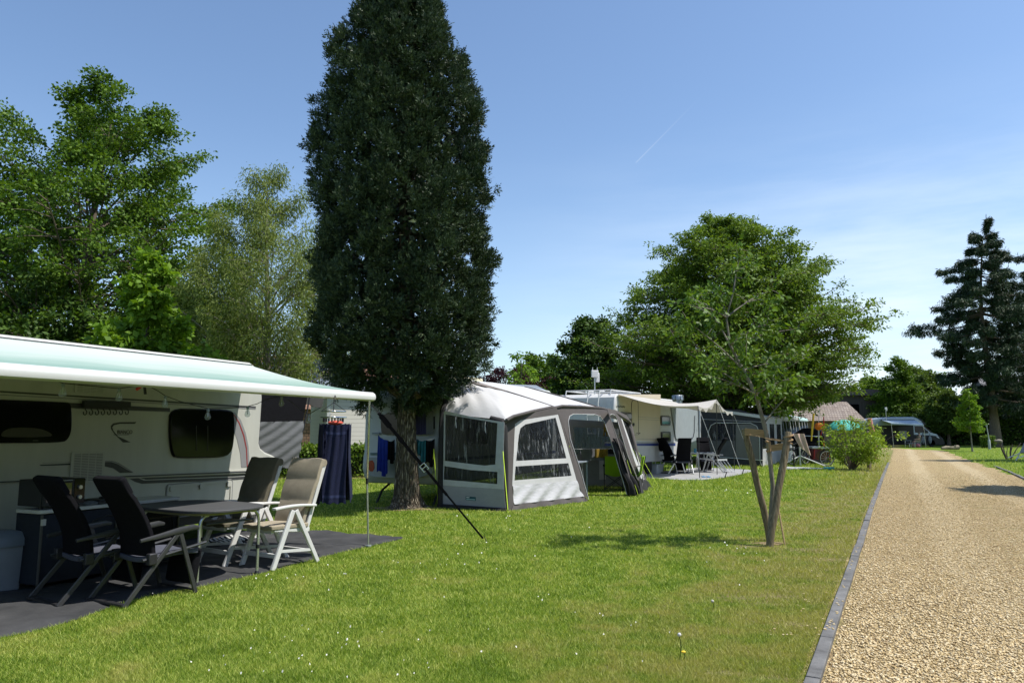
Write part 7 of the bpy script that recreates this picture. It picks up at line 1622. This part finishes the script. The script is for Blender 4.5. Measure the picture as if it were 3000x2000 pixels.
vpart('cab_window', [(1190, 625), (1390, 625), (1570, 800), (1200, 805)], BLACKGL, -.05, -.02); vpart('windscreen', [(1440, 625), (1480, 640), (1660, 790), (1600, 800)], BLACKGL, -.02, 1.9)
vpart('mirror', [(1440, 740), (1510, 740), (1530, 820), (1430, 820)], BLACK, -.25, -.06, bevel=.03); vpart('headlight', [(1750, 890), (1800, 880), (1850, 960), (1790, 940)], WPLAST, -.03, .02)
vpart('roof_spoiler', [(1330, 420), (1400, 440), (1520, 580), (1500, 605), (1440, 600), (1440, 545)], BLACK, .05, 1.9)
vpart('sliding_door', [(380, 640), (745, 640), (745, 1090), (380, 1090)], mat('dark_interior', (.01, .01, .01), .7), -.02, .01)
for x in (280, 1640):
    c_ = vp([(x, 1060)])[0]; part('wheel', MB().lathe([(.1, -.1), (.32, -.1), (.36, 0), (.32, .1), (.1, .1)], (c_.x - VO.x, .1, .36), 22, Matrix.Rotation(R(90), 3, 'X')), TYRE, t)
t = thing('van_awning', 'pale blue roll-out awning on the dark camper van', 'awning', VO)
P = [p - V((VO.x, 0, 0)) for p in vp([(300, 470), (1200, 470), (1090, 600), (250, 560)])]
part('canopy', MB().grid(lambda u, v: V((P[0].lerp(P[1], u).lerp(P[3].lerp(P[2], u), v).x, -.1 - 2.2 * v, P[0].lerp(P[1], u).lerp(P[3].lerp(P[2], u), v).z)), 8, 6, .02), mat('blue_grey_canopy', (.30, .38, .44), .5), t)
part('cassette', MB().bar(P[0] + V((0, -.08, .02)), P[1] + V((0, -.08, .02)), .12, .1), BLACK, t); part('front_rail', MB().bar(P[3] + V((0, -2.3, -.03)), P[2] + V((0, -2.3, -.03)), .08, .1), SILV, t)
for p in (P[3], P[2]): part('leg', MB().tube([V((p.x, -2.28, p.z)), V((p.x + .1, -2.28, 0))], .018), ALU, t)
t = thing('white_board', 'pale panel leaning against the open side of the camper van', 'panel', VO); vpart('board', [(748, 760), (938, 760), (938, 1000), (748, 960)], mat('pale_board', (.3, .29, .25), .6), -.25, -.2, t)
for lab, xs_, zz_ in (('white camp table under the van awning', (690, 870), .6), ('low silver stool table under the van awning', (680, 850), .35)):
    x0, x1 = [p.x - VO.x for p in vp([(xs_[0], 900), (xs_[1], 900)])]; dy = -1.2 if zz_ > .5 else -2.0
    tt = thing('camp_table', lab, 'table', VO + V((0, dy, 0))); part('table_top', MB().b2((x0, -.3, zz_), (x1, .3, zz_ + .04)), GREYPL, tt)
    for x in (x0 + .05, x1 - .05): part('leg', MB().tube([(x, -.25, 0), (x, -.25, zz_)], .025), ALU, tt)
for i, x in enumerate((1400, 1585)):
    c_ = vp([(x, 900)])[0]; tt = thing('net_bag', ('left' if i == 0 else 'right') + ' hand pale mesh bag hanging on the camper van side', 'bag', V((c_.x, YV - .08, c_.z)), 0, 'mesh bags hung on the camper van'); part('bag', MB().ball((0, 0, -.35), .3, 10, (.6, .3, 1.3)), mat('pale_mesh', (.2, .22, .23), .9), tt); part('cord', MB().tube([(0, 0, 0), (0, 0, .3)], .015, 5), BLACK, tt)
mast(2595, 1191, 1202, 71, 2.4, 'white router mast on the camper van roof')
# person sitting under the van awning
c_ = vp([(1045, 1000)])[0]; PO = V((c_.x, YV - 1.5, 0))
tt = thing('camp_chair', 'grey camping chair holding the seated person', 'chair', PO, R(0)); part('seat', MB().b2((-.45, -.25, .4), (.12, .25, .44)), GREYPL, tt); part('backrest', MB().bar((.14, 0, .42), (.36, 0, .95), .5, .04, (1, 0, 0)) , GREYPL, tt)
for x in (-.4, .1):
    for y in (-.22, .22): part('leg', MB().tube([(x, y, 0), (x, y, .4)], .018), ALU, tt)
def skin_body(name, verts, edges, rad, m, par, loc=(0, 0, 0), lv=2):
    me = bpy.data.meshes.new(name); me.from_pydata(verts, edges, []); o = bpy.data.objects.new(name, me); COL.objects.link(o); o.parent = par
    s = o.modifiers.new('skin', 'SKIN'); me.materials.append(m)
    for i, r in enumerate(rad): me.skin_vertices[0].data[i].radius = (r, r)
    me.skin_vertices[0].data[0].use_root = True; s.use_smooth_shade = True
    u_ = o.modifiers.new('sub', 'SUBSURF'); u_.levels = lv; u_.render_levels = lv; return o
SKIN = mat('skin', (.5, .3, .22), .6)
pv = [(.0, 0, .55), (.08, 0, .78), (.16, 0, 1.02), (.17, 0, 1.12), (.13, 0, 1.2), (.12, 0, 1.32), (-.02, -.1, .52), (-.42, -.12, .55), (-.5, -.12, .1), (-.6, -.12, .06), (-.02, .1, .52), (-.42, .12, .55), (-.5, .12, .1), (-.6, .12, .06), (.12, -.2, 1.0), (-.02, -.24, .78), (-.25, -.16, .72), (-.33, -.14, .72), (.12, .2, 1.0), (-.02, .24, .78), (-.25, .16, .72), (-.33, .14, .72)]
pe = [(0, 1), (1, 2), (2, 3), (3, 4), (4, 5), (0, 6), (6, 7), (7, 8), (8, 9), (0, 10), (10, 11), (11, 12), (12, 13), (2, 14), (14, 15), (15, 16), (16, 17), (2, 18), (18, 19), (19, 20), (20, 21)]
pr = [.15, .15, .14, .06, .08, .09, .1, .075, .05, .045, .1, .075, .05, .045, .06, .045, .035, .035, .06, .045, .035, .035]
tt = thing('person', 'person in khaki sitting in a chair under the camper van awning', 'person', PO); bo = skin_body('body', pv, pe, pr, SKIN, tt)
KHAKI = mat('khaki_cloth', (.3, .27, .17), .9, var=.2)
skin_body('shirt', [(.0, 0, .56), (.08, 0, .78), (.16, 0, 1.02), (.12, -.2, 1.0), (.03, -.23, .84), (.12, .2, 1.0), (.03, .23, .84)], [(0, 1), (1, 2), (2, 3), (3, 4), (2, 5), (5, 6)], [.165, .165, .155, .075, .06, .075, .06], KHAKI, tt)
skin_body('shorts', [(.0, 0, .55), (-.02, -.1, .53), (-.38, -.12, .56), (-.02, .1, .53), (-.38, .12, .56)], [(0, 1), (1, 2), (0, 3), (3, 4)], [.16, .115, .095, .115, .095], KHAKI, tt)
part('hair', MB().ball((.14, 0, 1.36), .105, 12, (1, .9, .9)), mat('grey_hair', (.12, .1, .09), .8), tt)

# dandelions in the lawn
for i, (px, py, lab, m) in enumerate(((2003, 1908, 'yellow dandelion flower on a stalk in the front lawn', YELLOW), (1992, 1858, 'white dandelion seed head on a stalk in the front lawn', mat('seed_fluff', (.6, .6, .58), .9)), (2088, 1760, 'pale dandelion seed head near the dry patch of lawn', mat('seed_fluff2', (.5, .48, .42), .9)))):
    q = G(px, py + (70 if i == 1 else 25)); zt_ = PY(px, py, q.y).z; t = thing('dandelion', lab, 'flower', (q.x, q.y, 0)); part('stalk', MB().tube([(0, 0, 0), (.01, 0, zt_ * .5), (0, 0, zt_)], .003, 5), LF_DARK, t); part('head', MB().ball((0, 0, zt_), .014 if i else .016, 10, (1, 1, .5 if i == 0 else 1)), m, t)
